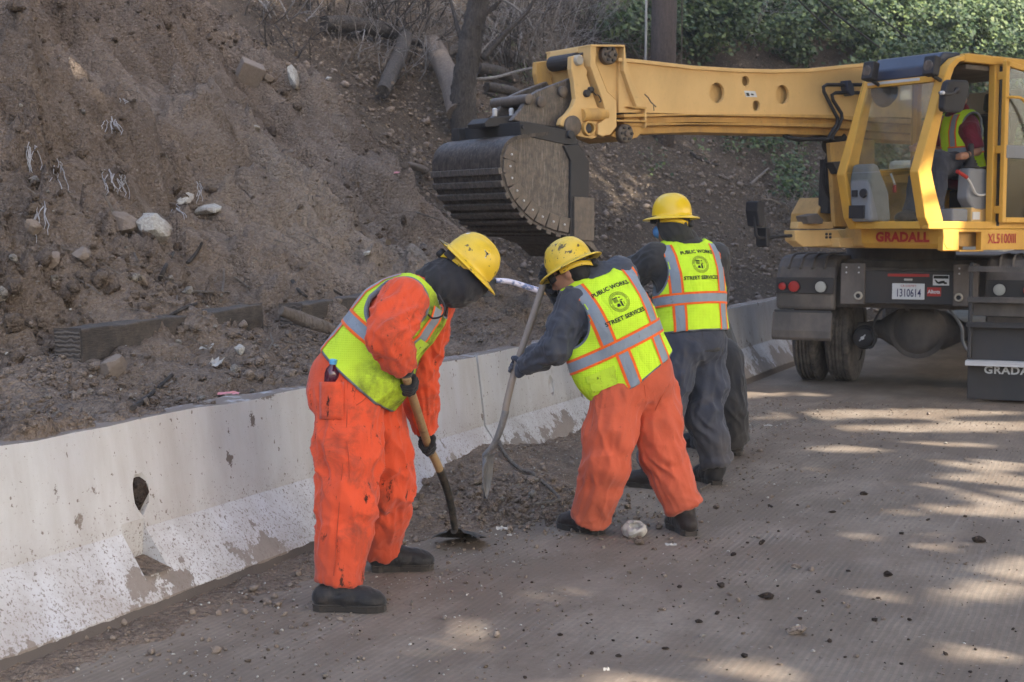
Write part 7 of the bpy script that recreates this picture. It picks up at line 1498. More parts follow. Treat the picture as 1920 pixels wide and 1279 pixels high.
def icos(sub):
    bm_ = bmesh.new(); bmesh.ops.create_icosphere(bm_, subdivisions=sub, radius=1); V = np.array([v.co[:] for v in bm_.verts]); F = np.array([[v.index for v in f.verts] for f in bm_.faces]); bm_.free(); return V, F
I1, I2 = icos(1), icos(2)
def scatter(name, P, S, mat, sub=1, flat=0.7, jit=0.28, parent=None, sink=0.25, slope=False):
    """one mesh of many irregular crumbs (nobody could count them)"""
    B, F = (I1, I2)[sub - 1]; n = len(P); k = len(B)
    R_ = 1 + RS.uniform(-jit, jit, (n, k, 1)); q = RS.uniform(0, 2 * math.pi, n); c, s_ = np.cos(q), np.sin(q)
    X = B[None] * R_ * (RS.uniform(0.6, 1.25, (n, 1, 3))); tl = RS.normal(0, 0.5, (n, 1)); X[..., 2] = X[..., 2] * flat + X[..., 0] * tl * 0.3
    if sub > 1:
        for _ in range(7):
            nn = RS.normal(size=(n, 1, 3)); nn /= np.linalg.norm(nn, axis=2, keepdims=True); dd = RS.uniform(0.32, 0.72, (n, 1)); q_ = (X * nn).sum(-1); X = X * np.where(q_ > dd, dd / np.maximum(q_, 1e-6), 1)[..., None]
    Y = np.stack([X[..., 0] * c[:, None] - X[..., 1] * s_[:, None], X[..., 0] * s_[:, None] + X[..., 1] * c[:, None], X[..., 2]], -1)
    V = Y * S[:, None, None] + P[:, None, :]; off = (S * (flat * 0.9 - sink))[:, None, None]; V = V + off * (np.array([-ET.x * 0.60, -ET.y * 0.60, 0.80]) if slope else np.array([0, 0, 1.0]))
    FF = (F[None] + (np.arange(n) * k)[:, None, None]).reshape(-1, 3)
    o = link_mesh(name, np_mesh(name, V.reshape(-1, 3), FF), mat, parent); 
    return tag(o, kind='stuff')
def slope_pts(n, s0, s1, t0, t1, dens=None):
    s_ = RS.uniform(s0, s1, n); t = RS.uniform(t0, t1, n)
    if dens is not None: k = RS.uniform(0, 1, n) < dens(s_, t); s_, t = s_[k], t[k]
    return np.stack([RO.x + ES.x * s_ + ET.x * t, RO.y + ES.y * s_ + ET.y * t, hill(s_, t)], -1)
def psize(n, a, b, p=2.2): u = RS.uniform(0, 1, n); return (a ** (1 - p) + u * (b ** (1 - p) - a ** (1 - p))) ** (1 / (1 - p))
def patchy(sc, th, off): return lambda s_, t: np.clip((fbm(np.stack([s_ * sc, t * sc * 0.6, 0 * s_], -1) + off, 3) - th) * 4 + 0.25, 0.04, 1)
P = slope_pts(20000, -0.8, 9.1, 0.45, 6.8, patchy(0.9, 0.0, 3)); scatter('loose_clods', P, psize(len(P), 0.005, 0.026, 2.5), M_CLOD, slope=True, sink=0.4)
P = slope_pts(12000, 0.0, 9.0, 0.26, 1.9, patchy(1.3, -0.1, 8)); scatter('bench_rubble', P, psize(len(P), 0.005, 0.026, 2.4), M_CLOD)
P = slope_pts(2600, 0.2, 3.9, 1.5, 2.9, lambda s_, t: np.exp(-((s_ - 2.0) / 1.3) ** 2 - ((t - 2.05) / 0.5) ** 2)); scatter('scarp_chunks', P, psize(len(P), 0.012, 0.085, 2.4), M_SCARPCLOD, 2, 0.85, 0.10, sink=0.45, slope=True)
P = slope_pts(1100, 0.0, 5.0, 0.45, 1.5, patchy(1.0, -0.05, 20)); scatter('bench_lumps', P, psize(len(P), 0.014, 0.055, 2.3), M_CLOD, 2, 0.8, 0.10, sink=0.4)
def scarp_band(s_, t):
    P_ = np.stack([s_, t, 0 * s_], -1); wp = 0.35 * fbm(P_ * 0.7 + 3, 3); v_ = fbm(np.stack([s_ * 0.85 + 0.5 * wp, t * 0.8, 0 * s_], -1) + 71, 4, 0.55)
    return np.clip(np.exp(-((v_ - 0.03) / 0.035) ** 2) + np.exp(-((v_ - 0.21) / 0.035) ** 2) + 0.9 * np.exp(-((s_ - (3.72 + 0.95 * (t - 3.0))) / 0.16) ** 2) * (t > 2.4), 0, 1)
P = slope_pts(9000, -0.6, 9.0, 1.5, 6.9, lambda s_, t: 0.35 * scarp_band(s_, t) + 0.65 * soil_tone(s_, t)[0] ** 1.5); scatter('scarp_clods', P, psize(len(P), 0.011, 0.070, 2.4), M_SCARPCLOD, 2, 0.85, 0.12, sink=0.40, slope=True)
P = slope_pts(1800, -0.5, 9, 0.45, 6.5, patchy(0.7, 0.0, 40)); scatter('pale_chips', P, psize(len(P), 0.004, 0.013), M_ROCK, slope=True)
# far slope: stones and clods
s_ = RS.uniform(9.2, 26, 4200); t = RS.uniform(0.4, 7, 4200) - 0.022 * np.maximum(0, s_ - 14) ** 2
P = np.stack([RO.x + ES.x * s_ + ET.x * t, RO.y + ES.y * s_ + ET.y * t, farhill(s_, t)], -1); scatter('far_rubble', P, psize(len(P), 0.015, 0.07, 2.2), M_DROCK)
# on the road and the spill
def road_pts(n, dens):
    s_ = RS.uniform(-1.2, 9.5, n); t = RS.uniform(-3.4, 0.02, n); k = RS.uniform(0, 1, n) < dens(s_, t); s_, t = s_[k], t[k]
    z = np.maximum(spill(s_, t), 0.0); return np.stack([RO.x + ES.x * s_ + ET.x * t, RO.y + ES.y * s_ + ET.y * t, z], -1)
edge_d = lambda w, off: (lambda s_, t: np.exp(t / w) * np.clip(0.55 + 1.2 * fbm(np.stack([s_ * 1.4, t * 1.8, 0 * s_], -1) + off, 3), 0.05, 1))
P = road_pts(38000, edge_d(0.85, 4)); scatter('road_crumbs', P, psize(len(P), 0.0030, 0.014, 2.6), M_CLOD)
P = road_pts(5200, edge_d(0.50, 9)); scatter('road_rubble', P, psize(len(P), 0.007, 0.030, 2.4), M_DROCK, 2, 0.75, 0.12)
P = road_pts(9000, edge_d(0.9, 15)); scatter('road_chips', P, psize(len(P), 0.003, 0.009, 2.2), M_ROCK)
n = 1500; P = np.stack([RS.uniform(-1.2, 4.6, n), RS.uniform(4.4, 13, n), np.zeros(n)], -1); sA = (P[:, 0] - RO.x) * ET.x + (P[:, 1] - RO.y) * ET.y; P = P[sA < -0.2]; scatter('road_grit', P, psize(len(P), 0.0025, 0.010, 2.6), M_DKCLOD)
n = 3600; P = np.stack([RS.uniform(-1.2, 4.6, n), RS.uniform(4.4, 13, n), np.zeros(n)], -1); P = P[fbm(P * [0.8, 0.8, 1] + 5, 3) > -0.05]; sA = (P[:, 0] - RO.x) * ET.x + (P[:, 1] - RO.y) * ET.y; P = P[sA < -0.2]; scatter('road_gravel', P, psize(len(P), 0.003, 0.010, 2.4), M_DROCK)
# heap under the middle worker's shovel
pc = onz(985, 930, 0.10); n = 950; P = np.stack([pc.x + RS.normal(0, 0.30, n), pc.y + RS.normal(0, 0.26, n), np.zeros(n)], -1)
sq = np.array([to_st(p) for p in P]); k = sq[:, 1] < 0.06; P, sq = P[k], sq[k]; P[:, 2] = np.maximum(spill(sq[:, 0], sq[:, 1]), 0); scatter('heap_clods', P, psize(len(P), 0.007, 0.040, 2.4), M_CLOD, 2, 0.85, 0.12)
# ---- single clods and stones lying on the road
clod_meshes = []
for i in range(5):
    V, F = rock_verts(random.Random(300 + i), 2, 0.75, (1, 0.75, 0.62), 4); clod_meshes.append((V, F))
big_clods = [(1495, 1184, 38), (1440, 1118, 30), (1835, 1012, 28), (1663, 1078, 22), (1493, 1062, 20), (1428, 1018, 18), (1375, 1040, 16), (1620, 926, 16), (1590, 1137, 16), (1640, 1162, 16), (1352, 1098, 22), (1397, 1230, 18), (1605, 1230, 14), (1556, 1202, 14), (1774, 1226, 14), (1500, 1160, 12), (1240, 1142, 16), (1310, 1165, 16), (1345, 1150, 14), (1275, 1100, 14), (1180, 1073, 16), (1246, 1216, 14), (1160, 1230, 13), (1535, 1110, 12), (1655, 1160, 14), (1705, 1162, 12), (1560, 960, 12), (1445, 950, 10), (1590, 940, 10), (1690, 1000, 12), (1740, 975, 10), (1810, 968, 10), (1855, 1090, 10), (1900, 1180, 10), (1820, 1260, 10), (1690, 1245, 10), (1460, 1245, 12), (1050, 1190, 12), (1110, 1225, 12), (985, 1270, 12)]
for i, (px, py, w) in enumerate(big_clods):
    p = onz(px, py + w * 0.15); Y = p.y; r = w / FPX * Y / 2; V, F = clod_meshes[i % 5]
    me = bpy.data.meshes.new('soil_clod'); me.from_pydata([tuple(v * r) for v in V], [], F)
    o = link_mesh('soil_clod', me, M_DKCLOD if i % 4 else M_CLOD); o.location = (p.x, p.y, r * 0.42); o.rotation_euler = (0, 0, rnd.uniform(0, 6.3))
    lab = {0: 'largest dark soil clod on the road at lower right, with smaller pieces round it', 2: 'flat dark clod lying alone near the right edge of the road'}.get(i, 'small dark soil clod lying on the grooved road surface')
    tag(o, lab, 'clod', 'soil clods on the road')
# ---- rocks on the slope
def rock(px, py, wpx, label, mat=M_ROCK, flat=(1, .8, .75), seed=1, facet=11, name='rock', sub=3, sink=0.35):
    p, n = hit_hill(px, py); r = wpx / FPX * p.y / 2; V, F = rock_verts(random.Random(seed), sub, 0.45, flat, facet)
    me = bpy.data.meshes.new(name); me.from_pydata([tuple(v * r) for v in V], [], F); o = link_mesh(name, me, mat, smooth=True, auto=16)
    o.location = p + n * r * (1 - sink) * 0.5; o.rotation_euler = (rnd.uniform(-.4, .4), rnd.uniform(-.4, .4), rnd.uniform(0, 6)); return tag(o, label, 'rock', 'rocks on the slope')
rock(290, 440, 86, 'large pale granite rock half buried in the slope at left', flat=(1, .8, .95), seed=3)
rock(545, 150, 48, 'pale upright rock beside the squared block near the ridge', flat=(.6, .7, 1.1), seed=7)
rock(387, 398, 62, 'flat pale slab of rock above the large granite rock', flat=(1, .8, .45), seed=9)
rock(342, 378, 46, 'small pale rock next to the flat slab', flat=(1, .7, .5), seed=12)
rock(230, 428, 90, 'brown dirt caked boulder left of the large granite rock', M_DROCK, seed=15)
rock(265, 530, 52, 'brown wedge shaped rock below the large granite rock', M_DROCK, (1, .7, .6), 18)
rock(208, 692, 70, 'rounded brown stone under the left end of the old timber', M_DROCK, (1, .8, .7), 21)
rock(155, 480, 46, 'brown rock in the broken scarp at far left, right of two others', M_DROCK, (1, .8, .8), 24)
rock(95, 488, 54, 'middle brown rock in the broken scarp at far left', M_DROCK, (1, .8, .8), 27)
rock(70, 425, 40, 'upper brown rock in the broken scarp at far left', M_DROCK, (1, .8, .8), 30)
rock(480, 240, 20, 'small pale stone below the squared block', flat=(1, .8, .7), seed=33)
rock(505, 150, 30, 'brown stone wedged between the squared block and the upright rock', M_DROCK, seed=36)
rock(615, 150, 18, 'small stone on the bare ridge line', seed=39)
rock(448, 660, 26, 'small pale stone on the bench near the white litter', seed=41)
rock(540, 630, 24, 'small stone beside the split log', M_DROCK, seed=43)
rock(690, 475, 20, 'pale grey stone on the slope left of the first worker', seed=45)
p, n = hit_hill(471, 152); sz = 44 / FPX * p.y
blk = MB(); rot = Matrix.Rotation(R(28), 3, 'Y') @ Matrix.Rotation(R(15), 3, 'X') @ Matrix.Rotation(R(25), 3, 'Z'); blk.box(p + n * sz * 0.35, (sz, sz * 0.8, sz * 1.25), rot); tag(blk.build('stone_block', M_DROCK, bevel=0.012), 'squared dusty stone block standing on the slope near the ridge', 'stone block')
# ---- old timbers
def timber(a, b, w, h, label, end=True):
    a, b = Vector(a), Vector(b); root = MB(); n = 14; d = (b - a); L = d.length; d.normalize(); r = d.cross(UP).normalized(); u = r.cross(d); vs = []
    for i in range(n + 1):
        c = a + d * (L * i / n)
        for (x, z) in ((-1, -1), (0, -1), (1, -1), (1, 0), (1, 1), (0, 1), (-1, 1), (-1, 0)): vs.append(c + r * (x * w / 2 + rnd.uniform(-.006, .006)) + u * (z * h / 2 + rnd.uniform(-.008, .008)))
    fs = [(i * 8 + k, i * 8 + (k + 1) % 8, (i + 1) * 8 + (k + 1) % 8, (i + 1) * 8 + k) for i in range(n) for k in range(8)] + [tuple(range(8)), tuple(range(n * 8 + 7, n * 8 - 1, -1))]
    root.add(vs, fs); o = root.build('timber_beam', M_TIMB, bevel=0.008)
    mb = MB(); mb.prism([a - d * 0.006 + r * x * w * 0.48 + u * z * h * 0.48 for x, z in ((-1, -1), (1, -1), (1, 1), (-1, 1))], d * 0.004); mb.build('end_grain', M_ENDG, o)
    return tag(o, label, 'timber', 'old timbers behind the barrier')
def tpos(px, py, t):                                            # pixel -> point at that distance behind the barrier face
    return onplane(px, py, st(0, t), ET)
timber(tpos(128, 650, 1.38), tpos(470, 597, 1.50), 0.16, 0.175, 'long dark old timber lying along the foot of the slope, cut end showing')
timber(tpos(545, 592, 1.50), tpos(740, 562, 1.58), 0.16, 0.15, 'second dark old timber half buried behind the worker in the orange coverall')
# ---- logs, stump, sticks
def log_thing(name, pts, rads, mat, label, cat, seg=12, group=None, noise_=0.10):
    r_ = random.Random(len(label)); pth = smooth_path([Vector(p) for p in pts], 5); k = len(pth); n0 = len(pts)
    rr = [np.interp(i / (k - 1) * (n0 - 1), range(n0), rads) for i in range(k)]
    mb = MB(); mb.tube(pth, rr, seg, True, noise_, r_); o = mb.build(name, mat, smooth=True, auto=60); return tag(o, label, cat, group)
def fh(px, py, up=0.0, far=True):
    p, n = hit_hill(px, py, far=far); return p + n * up - ray(px, py).normalized() * 0.0
log_thing('fallen_log', [fh(600, 60, .15), fh(660, 68, .2), fh(715, 80, .22), fh(752, 92, .2)], [.12, .13, .12, .10], M_LOGD, 'dark fallen log lying level in the gully above the ridge', 'log', group='logs in the gully')
log_thing('fallen_log', [fh(745, 95, .3), fh(735, 130, .3), fh(718, 165, .25), fh(702, 192, .2)], [.11, .115, .11, .10], M_LOGD, 'short dark log leaning down from the level log in the gully', 'log', group='logs in the gully')
log_thing('fallen_log', [fh(795, 118, .35), fh(808, 160, .4), fh(822, 205, .42), fh(836, 250, .35)], [.15, .16, .165, .165], M_LOGP, 'thick pale dusty log standing on end beside the dark tree trunk', 'log', 10, 'logs in the gully', 0.05)
for i, (a, b, r, lb) in enumerate((((905, 105), (985, 130), .09, 'upper log of the small heap right of the dark trunk'), ((890, 140), (960, 160), .10, 'middle log of the small heap right of the dark trunk'), ((905, 175), (980, 195), .08, 'lowest log of the small heap right of the dark trunk'), ((820, 118), (860, 100), .07, 'thin dark log behind the pale dusty log'), ((760, 88), (815, 112), .06, 'thin dark branch joining the level log and the pale log'))):
    log_thing('fallen_log', [fh(a[0], a[1], .12), fh((a[0] + b[0]) / 2, (a[1] + b[1]) / 2, .16), fh(b[0], b[1], .12)], [r, r * 1.05, r * .9], M_LOGD, lb, 'log', 9, 'logs in the gully')
TB = fh(868, 262, 0.0); ty = TB.y
trk = empty('dead_tree', TB, 'dark rough barked dead tree trunk with bare branches rising behind the bucket', 'tree')
def tpx(px, py, dy=0.0): return at(px, py, ty - 0.15 + dy)
mb = MB(); rt = random.Random(4); mb.tube(smooth_path([TB - UP * 0.3, tpx(870, 235), tpx(868, 190), tpx(873, 140), tpx(882, 80), tpx(892, 30), tpx(903, -40), tpx(915, -120)], 6), [.20] * 3 + list(np.linspace(.20, .13, 40)), 14, True, 0.10, rt); mb.build('trunk', M_LOGD, trk, smooth=True)
for pl_, r0 in (([(885, 70), (905, 30), (930, 10), (960, -30)], .06), ([(878, 105), (860, 60), (850, 20), (835, -30)], .045), ([(872, 150), (930, 145), (985, 130), (1055, 120)], .030), ([(905, 110), (950, 60), (990, 20), (1010, -20)], .05), ([(890, 40), (925, -5), (980, 25), (1000, 55)], .03)):
    mb = MB(); k = len(pl_); mb.tube(smooth_path([tpx(x, y, 0.1 * i) for i, (x, y) in enumerate(pl_)], 5), list(np.linspace(r0, r0 * 0.35, 5 * (k - 1) + 1)), 7, True, 0.08, rt); mb.build('branch', M_TWIG if r0 < .04 else M_LOGD, trk, smooth=True)
log_thing('split_log', [tpos(527, 582, 1.2), tpos(560, 596, 1.15), tpos(600, 610, 1.05), tpos(635, 622, .98)], [.03, .045, .042, .03], M_LOGP, 'short split log lying across the soil beside the second timber', 'log', noise_=0.03)
sh = lambda px, py, up=0.02: hit_hill(px, py)[0] + hit_hill(px, py)[1] * up
log_thing('broken_log', [sh(760, 312, .03), sh(790, 322, .04), sh(826, 340, .03)], [.035, .05, .04], M_LOGP, 'short pale broken log on the slope left of the bucket', 'log')
sticks = [([(193, 365), (215, 400), (240, 445), (258, 490)], .012, 'long pale stick lying down the slope left of the large rock'), ([(778, 398), (830, 415), (890, 440)], .008, 'thin pale stick across the slope below the bucket'), ([(318, 595), (350, 578), (380, 568)], .012, 'dark stick leaning on the top of the long timber'), ([(413, 565), (418, 535), (420, 505)], .010, 'pale curved twig standing on the soil above the timber'), ([(548, 528), (560, 545), (576, 558)], .014, 'short dark stick on the slope left of the first worker'), ([(245, 768), (280, 745), (325, 705)], .014, 'dark crooked stick lying on the bench behind the barrier'), ([(300, 525), (312, 500), (322, 475)], .016, 'brown stake leaning against the large granite rock'), ([(350, 495), (365, 478), (378, 455)], .014, 'short brown stake right of the large granite rock'), ([(362, 548), (400, 548)], .010, 'pale short twig on the soil above the timber'), ([(440, 520), (455, 530), (468, 540)], .009, 'thin grey twig right of the curved twig'), ([(608, 535), (640, 555)], .010, 'thin dark twig above the second timber'), ([(330, 575), (332, 555)], .007, 'pale peg standing above the timber'), ([(1290, 285), (1310, 300), (1345, 312)], .03, 'short dark log on the far slope under the boom'), ([(1405, 348), (1440, 318)], .03, 'pale stick on the far slope left of the boom pedestal'), ([(1345, 330), (1365, 338)], .03, 'small pale stick on the far slope under the boom')]
for pl_, r0, lb in sticks: log_thing('stick', [sh(x, y, r0 * 0.8) for x, y in pl_], [r0 * (1 - 0.15 * i) for i in range(len(pl_))], M_STICK if 'pale' in lb or 'grey' in lb else M_LOGD, lb, 'stick', 7, 'sticks on the slope')
# stick and root crossing the heap near the middle worker
gp = lambda px, py, up=0.02: (lambda p: Vector((p.x, p.y, max(p.z, ground_at(p.x, p.y)) + up)))(onz(px, py, 0.08))
log_thing('stick', [gp(932, 858), gp(945, 885), gp(975, 905), gp(1000, 912), gp(1040, 930), gp(1046, 945), gp(1000, 952)], [.012, .011, .011, .010, .010, .009, .007], M_STICK, 'crooked pale root lying on the soil heap by the middle worker', 'stick', 7, 'sticks on the road')
log_thing('stick', [onz(1316, 918) + UP * .008, onz(1340, 905) + UP * .01, onz(1349, 888) + UP * .01], [.006, .006, .004], M_STICK, 'thin bent twig beside the boot of the standing worker', 'stick', 6, 'sticks on the road')
# many fine twigs and straws
def twigs(name, n, fn, mat, r=(0.0015, 0.004), L=(0.05, 0.16)):
    mb = MB(); r_ = random.Random(n)
    for i in range(n):
        p, nn = fn(r_); d = Vector((r_.gauss(0, 1), r_.gauss(0, 1), r_.gauss(0, .5))); d = (d - nn * d.dot(nn) * 0.8).normalized(); l = r_.uniform(*L); q = r_.uniform(*r)
        b = d.cross(nn).normalized() * l * r_.uniform(-.15, .15); mb.tube([p, p + d * l * .5 + b + nn * 0.01, p + d * l + nn * r_.uniform(0, .03)], [q, q, q * .5], 4)
    return tag(mb.build(name, mat), kind='stuff')
def on_slope(s0, s1, t0, t1):
    def f(r_):
        s_, t = r_.uniform(s0, s1), r_.uniform(t0, t1); z = float(hill(np.array([s_]), np.array([t]))[0]); return st(s_, t, z + 0.006), (ET * -0.6 + UP).normalized()
    return f
twigs('straw_litter', 420, on_slope(0, 9, 0.5, 5.5), M_STICK)
twigs('twig_litter', 90, on_slope(1, 6, 0.9, 2.6), M_STICK, (.003, .007), (.08, .25))
# white roots hanging out of the cut face
def root_tuft(px, py, h, w, n, label):
    mb = MB(); r_ = random.Random(int(px * 7 + py))
    for i in range(n):
        x, y = px + r_.uniform(-w, w), py + r_.uniform(-h * .3, h * .3); pts = []; l = r_.uniform(.5, 1) * h
        for k in range(6):
            pts.append(sh(x, y, 0.012)); x += r_.uniform(-3, 5); y += l / 5
        mb.tube(pts, [.0038, .0035, .003, .003, .0025, .0015], 4)
    return tag(mb.build('root_tuft', M_ROOT), label, 'roots', 'white roots on the slope')
root_tuft(208, 228, 32, 14, 9, 'upper tuft of white roots on the slope, below the ridge at left'); root_tuft(210, 330, 38, 24, 16, 'dense tuft of white roots above the large granite rock'); root_tuft(60, 275, 55, 12, 8, 'long white roots near the left edge of the slope'); root_tuft(105, 310, 45, 10, 6, 'thin white roots right of the long roots at left'); root_tuft(80, 395, 60, 14, 6, 'white roots hanging over the broken scarp'); root_tuft(370, 350, 30, 6, 4, 'few white roots above the flat slab'); root_tuft(225, 185, 14, 6, 3, 'short white roots high on the slope'); root_tuft(330, 385, 28, 8, 4, 'white roots beside the large granite rock')
# ---- litter
m = MT('white_litter'); M_LIT = m.out(m.mix(m.noise(20, 4), (0.46, 0.44, 0.41), (0.30, 0.27, 0.23)), 0.7, nrm=m.bump(m.noise(30), 0.4, 0.01))
m = MT('pink_plastic'); M_PINK = m.out((0.55, 0.22, 0.24), 0.5)
def scrap(px, py, w, h, label, mat, road_=True, seed=1, cat='litter'):
    r_ = random.Random(seed); p = gp(px, py, 0.004) if road_ else sh(px, py, 0.01); n = UP if road_ else (ET * -0.5 + UP).normalized(); k = p.y / FPX; u = Vector((1, 0, 0)); v = n.cross(u).normalized()
    nx, ny = 7, 5; vs = [p + u * ((i / (nx - 1) - .5) * w * k) + v * ((j / (ny - 1) - .5) * h * k * 1.6) + n * (abs(r_.gauss(0, .25)) * min(w, h) * k * .9 + .002) for i in range(nx) for j in range(ny)]
    mb = MB(); mb.add(vs, [(i * ny + j, (i + 1) * ny + j, (i + 1) * ny + j + 1, i * ny + j + 1) for i in range(nx - 1) for j in range(ny - 1)]); o = mb.build('litter_scrap', mat); o.modifiers.new('thick', 'SOLIDIFY').thickness = 0.002
    return tag(o, label, cat, 'scraps of litter')
scrap(384, 654, 22, 14, 'crumpled clear plastic scrap below the long timber', M_LIT, False, 3); scrap(403, 686, 22, 22, 'white torn scrap on the bench soil right of the plastic scrap', M_LIT, False, 5); scrap(742, 326, 10, 8, 'red plastic scrap on the slope left of the bucket', M_PINK, False, 7); scrap(428, 742, 40, 8, 'faded pink strip lying behind the barrier top', M_PINK, False, 8)
scrap(941, 994, 22, 12, 'pale triangular shard by the tip of the first shovel', M_LIT, True, 9); scrap(955, 1006, 10, 6, 'small white chip right of the pale shard', M_LIT, True, 10); scrap(1258, 1024, 22, 8, 'grey curled flake on the road below the crumpled cup', M_LIT, True, 11); scrap(1137, 1279 - 20, 12, 8, 'white chip near the lower edge of the road', M_LIT, True, 12); scrap(1440, 800, 16, 6, 'white chip on the gravel by the far barrier', M_LIT, True, 13)
# crumpled cup
cp = onz(1189, 1006); r0 = 22 / FPX * cp.y
S = SDF(np.array(cp) - 0.12, np.array(cp) + 0.12, 0.004); ctr = cp + UP * r0 * 0.62
S.ell(ctr, (Vector((1, 0, 0)), Vector((0, 1, 0)), UP), (r0, r0 * 0.9, r0 * 0.66), 0.0); S.ell(ctr + UP * r0 * 0.35 + Vector((r0 * .1, -r0 * .35, 0)), (Vector((1, .1, 0)).normalized(), Vector((0, 1, 0)), UP), (r0 * .62, r0 * .6, r0 * .36), 0.0, 'cut')
V, F = S.mesh(); N_ = vnormals(V, F); V = V + N_ * (0.010 * (1 - 2 * np.abs(noise3(V * 26 + 3))) )[:, None]; o = cloth_obj('crumpled_cup', V, F, M_LIT, None); tag(o, 'crumpled white paper cup on the road between the middle worker\'s feet', 'cup')
# ================================================================== utility pole, wires, brush, ivy
PB = hit_hill(1242, 420, True)[0]; pb = hit_hill(1243, 262, True)[0]; pyy = pb.y
pole = empty('utility_pole', (pb.x, pb.y, pb.z - 0.6), 'thick dark wooden utility pole on the hillside behind the boom', 'utility pole')
mb = MB(); mb.tube([Vector((pb.x - 0.03, pb.y, pb.z - 1.2)), Vector((pb.x, pb.y, pb.z + 2)), Vector((pb.x + 0.06, pb.y, pb.z + 9))], [23.5 / FPX * pyy] * 2 + [20 / FPX * pyy], 18); mb.build('shaft', M_POLE, pole, smooth=True)
mb = MB(); mb.tube([Vector((pb.x - 0.34, pb.y - .1, pb.z - 1.2)), Vector((pb.x - 0.30, pb.y - .1, pb.z + 9))], .022, 8); mb.build('conduit', M_CHROME, pole, smooth=True)
mb = MB(); mb.tube([Vector((pb.x + 0.32, pb.y - .05, pb.z + 0.8)), Vector((pb.x + 0.30, pb.y - .05, pb.z + 9))], .013, 6); mb.build('ground_wire', M_STICK, pole, smooth=True)
for i, (a, b, lb) in enumerate((((1440, -60), (1560, 60), 'left of the overhead cables crossing the ivy at top right'), ((1490, -40), (1650, 90), 'middle overhead cable crossing the ivy at top right'), ((1560, -40), (1700, 70), 'right of the overhead cables crossing the ivy at top right'))):
    mb = MB(); mb.tube([at(a[0], a[1], 17.0), at((a[0] + b[0]) / 2, (a[1] + b[1]) / 2 + 3, 18.5), at(b[0], b[1], 20.0)], .012, 6); tag(mb.build('overhead_cable', M_PLAST), lb, 'cable', 'overhead cables')
# bare shrubs
def bare_bush(px, py, hpx, n, label, seed, spread=0.5, lean=(0, 0), mat=M_TWIG, r0=0.012):
    r_ = random.Random(seed); base, nn = hit_hill(px, py, True); H = hpx / FPX * base.y
    root = empty('bare_bush', base, label, 'bush', 'bare brush on the hillside')
    mb = MB()
    def grow(p, d, L, r, depth):
        k = 4; pts = [p]; q = p.copy(); dd = d.copy()
        for i in range(k):
            dd = (dd + Vector((r_.gauss(0, .22), r_.gauss(0, .22), r_.gauss(0, .18) + 0.02))).normalized(); q = q + dd * (L / k); pts.append(q.copy())
        mb.tube(pts, [r * (1 - 0.55 * i / k) for i in range(k + 1)], 4 if depth > 0 else 5)
        if depth < 2:
            for _ in range(r_.randint(3, 4)):
                i = r_.randint(1, k); nd = (dd + Vector((r_.gauss(0, .7), r_.gauss(0, .7), r_.gauss(0, .5)))).normalized(); grow(pts[i], nd, L * r_.uniform(.4, .7), r * .5, depth + 1)
    for i in range(int(n * 1.25)):
        d = Vector((r_.gauss(0, spread) + lean[0], r_.gauss(0, spread) - 0.25, 1 + lean[1])).normalized(); grow(base + Vector((r_.gauss(0, .25), r_.gauss(0, .25), 0)), d, H * r_.uniform(.5, 1), r0 * r_.uniform(.7, 1.6), 0)
    tag(mb.build('branches', mat, root, smooth=True), kind='stuff'); return root
BW = [(520, 40, 150, 7), (580, 20, 150, 8), (650, 45, 140, 8), (700, 30, 160, 9), (770, 60, 170, 10), (820, 50, 160, 10), (930, 70, 190, 12), (980, 90, 190, 13), (1020, 60, 180, 13), (1050, 110, 170, 13), (1090, 70, 170, 12), (1130, 90, 150, 11), (1180, 110, 150, 9), (960, 150, 160, 9), (1010, 170, 150, 9), (1060, 190, 120, 7), (1320, 60, 140, 6), (1480, 60, 140, 6), (1400, 95, 120, 4), (560, 110, 90, 5), (660, 130, 90, 5), (740, 150, 110, 5), (735, 95, 150, 9), (800, 130, 150, 8), (910, 120, 170, 11), (945, 40, 170, 12), (1000, 130, 170, 12), (1075, 30, 160, 12), (1110, 130, 140, 10), (1150, 60, 150, 10)]
WH = ['farthest left', 'second', 'third', 'fourth', 'fifth', 'sixth', 'seventh', 'eighth', 'ninth', 'tenth', 'eleventh', 'twelfth', 'thirteenth', 'fourteenth', 'fifteenth', 'sixteenth', 'seventeenth', 'eighteenth', 'nineteenth', 'twentieth', 'twenty-first', 'twenty-second', 'twenty-third', 'twenty-fourth', 'twenty-fifth', 'twenty-sixth', 'twenty-seventh', 'twenty-eighth', 'twenty-ninth', 'last']
order = sorted(range(len(BW)), key=lambda i: BW[i][0])
for k, i in enumerate(order):
    x, y, h, n = BW[i]; bare_bush(x, y, h, n, '%s bare grey twiggy bush counted from the left along the upper hillside' % WH[k], 400 + i, 0.55, ((0.2 if x < 900 else -0.1), 0), (M_TWIG, M_LOGD, M_STICK)[i % 3])
for (x, y, h, n, lb) in ((1455, 385, 60, 12, 'upper tangle of pale dry roots on the far slope by the round mirror'), (1470, 415, 60, 14, 'middle tangle of pale dry roots on the far slope by the round mirror'), (1440, 440, 50, 10, 'lower tangle of pale dry roots on the far slope by the round mirror')): bare_bush(x, y, h, n, lb, x + y, 1.2, (0.3, -0.75), M_STICK, 0.016)
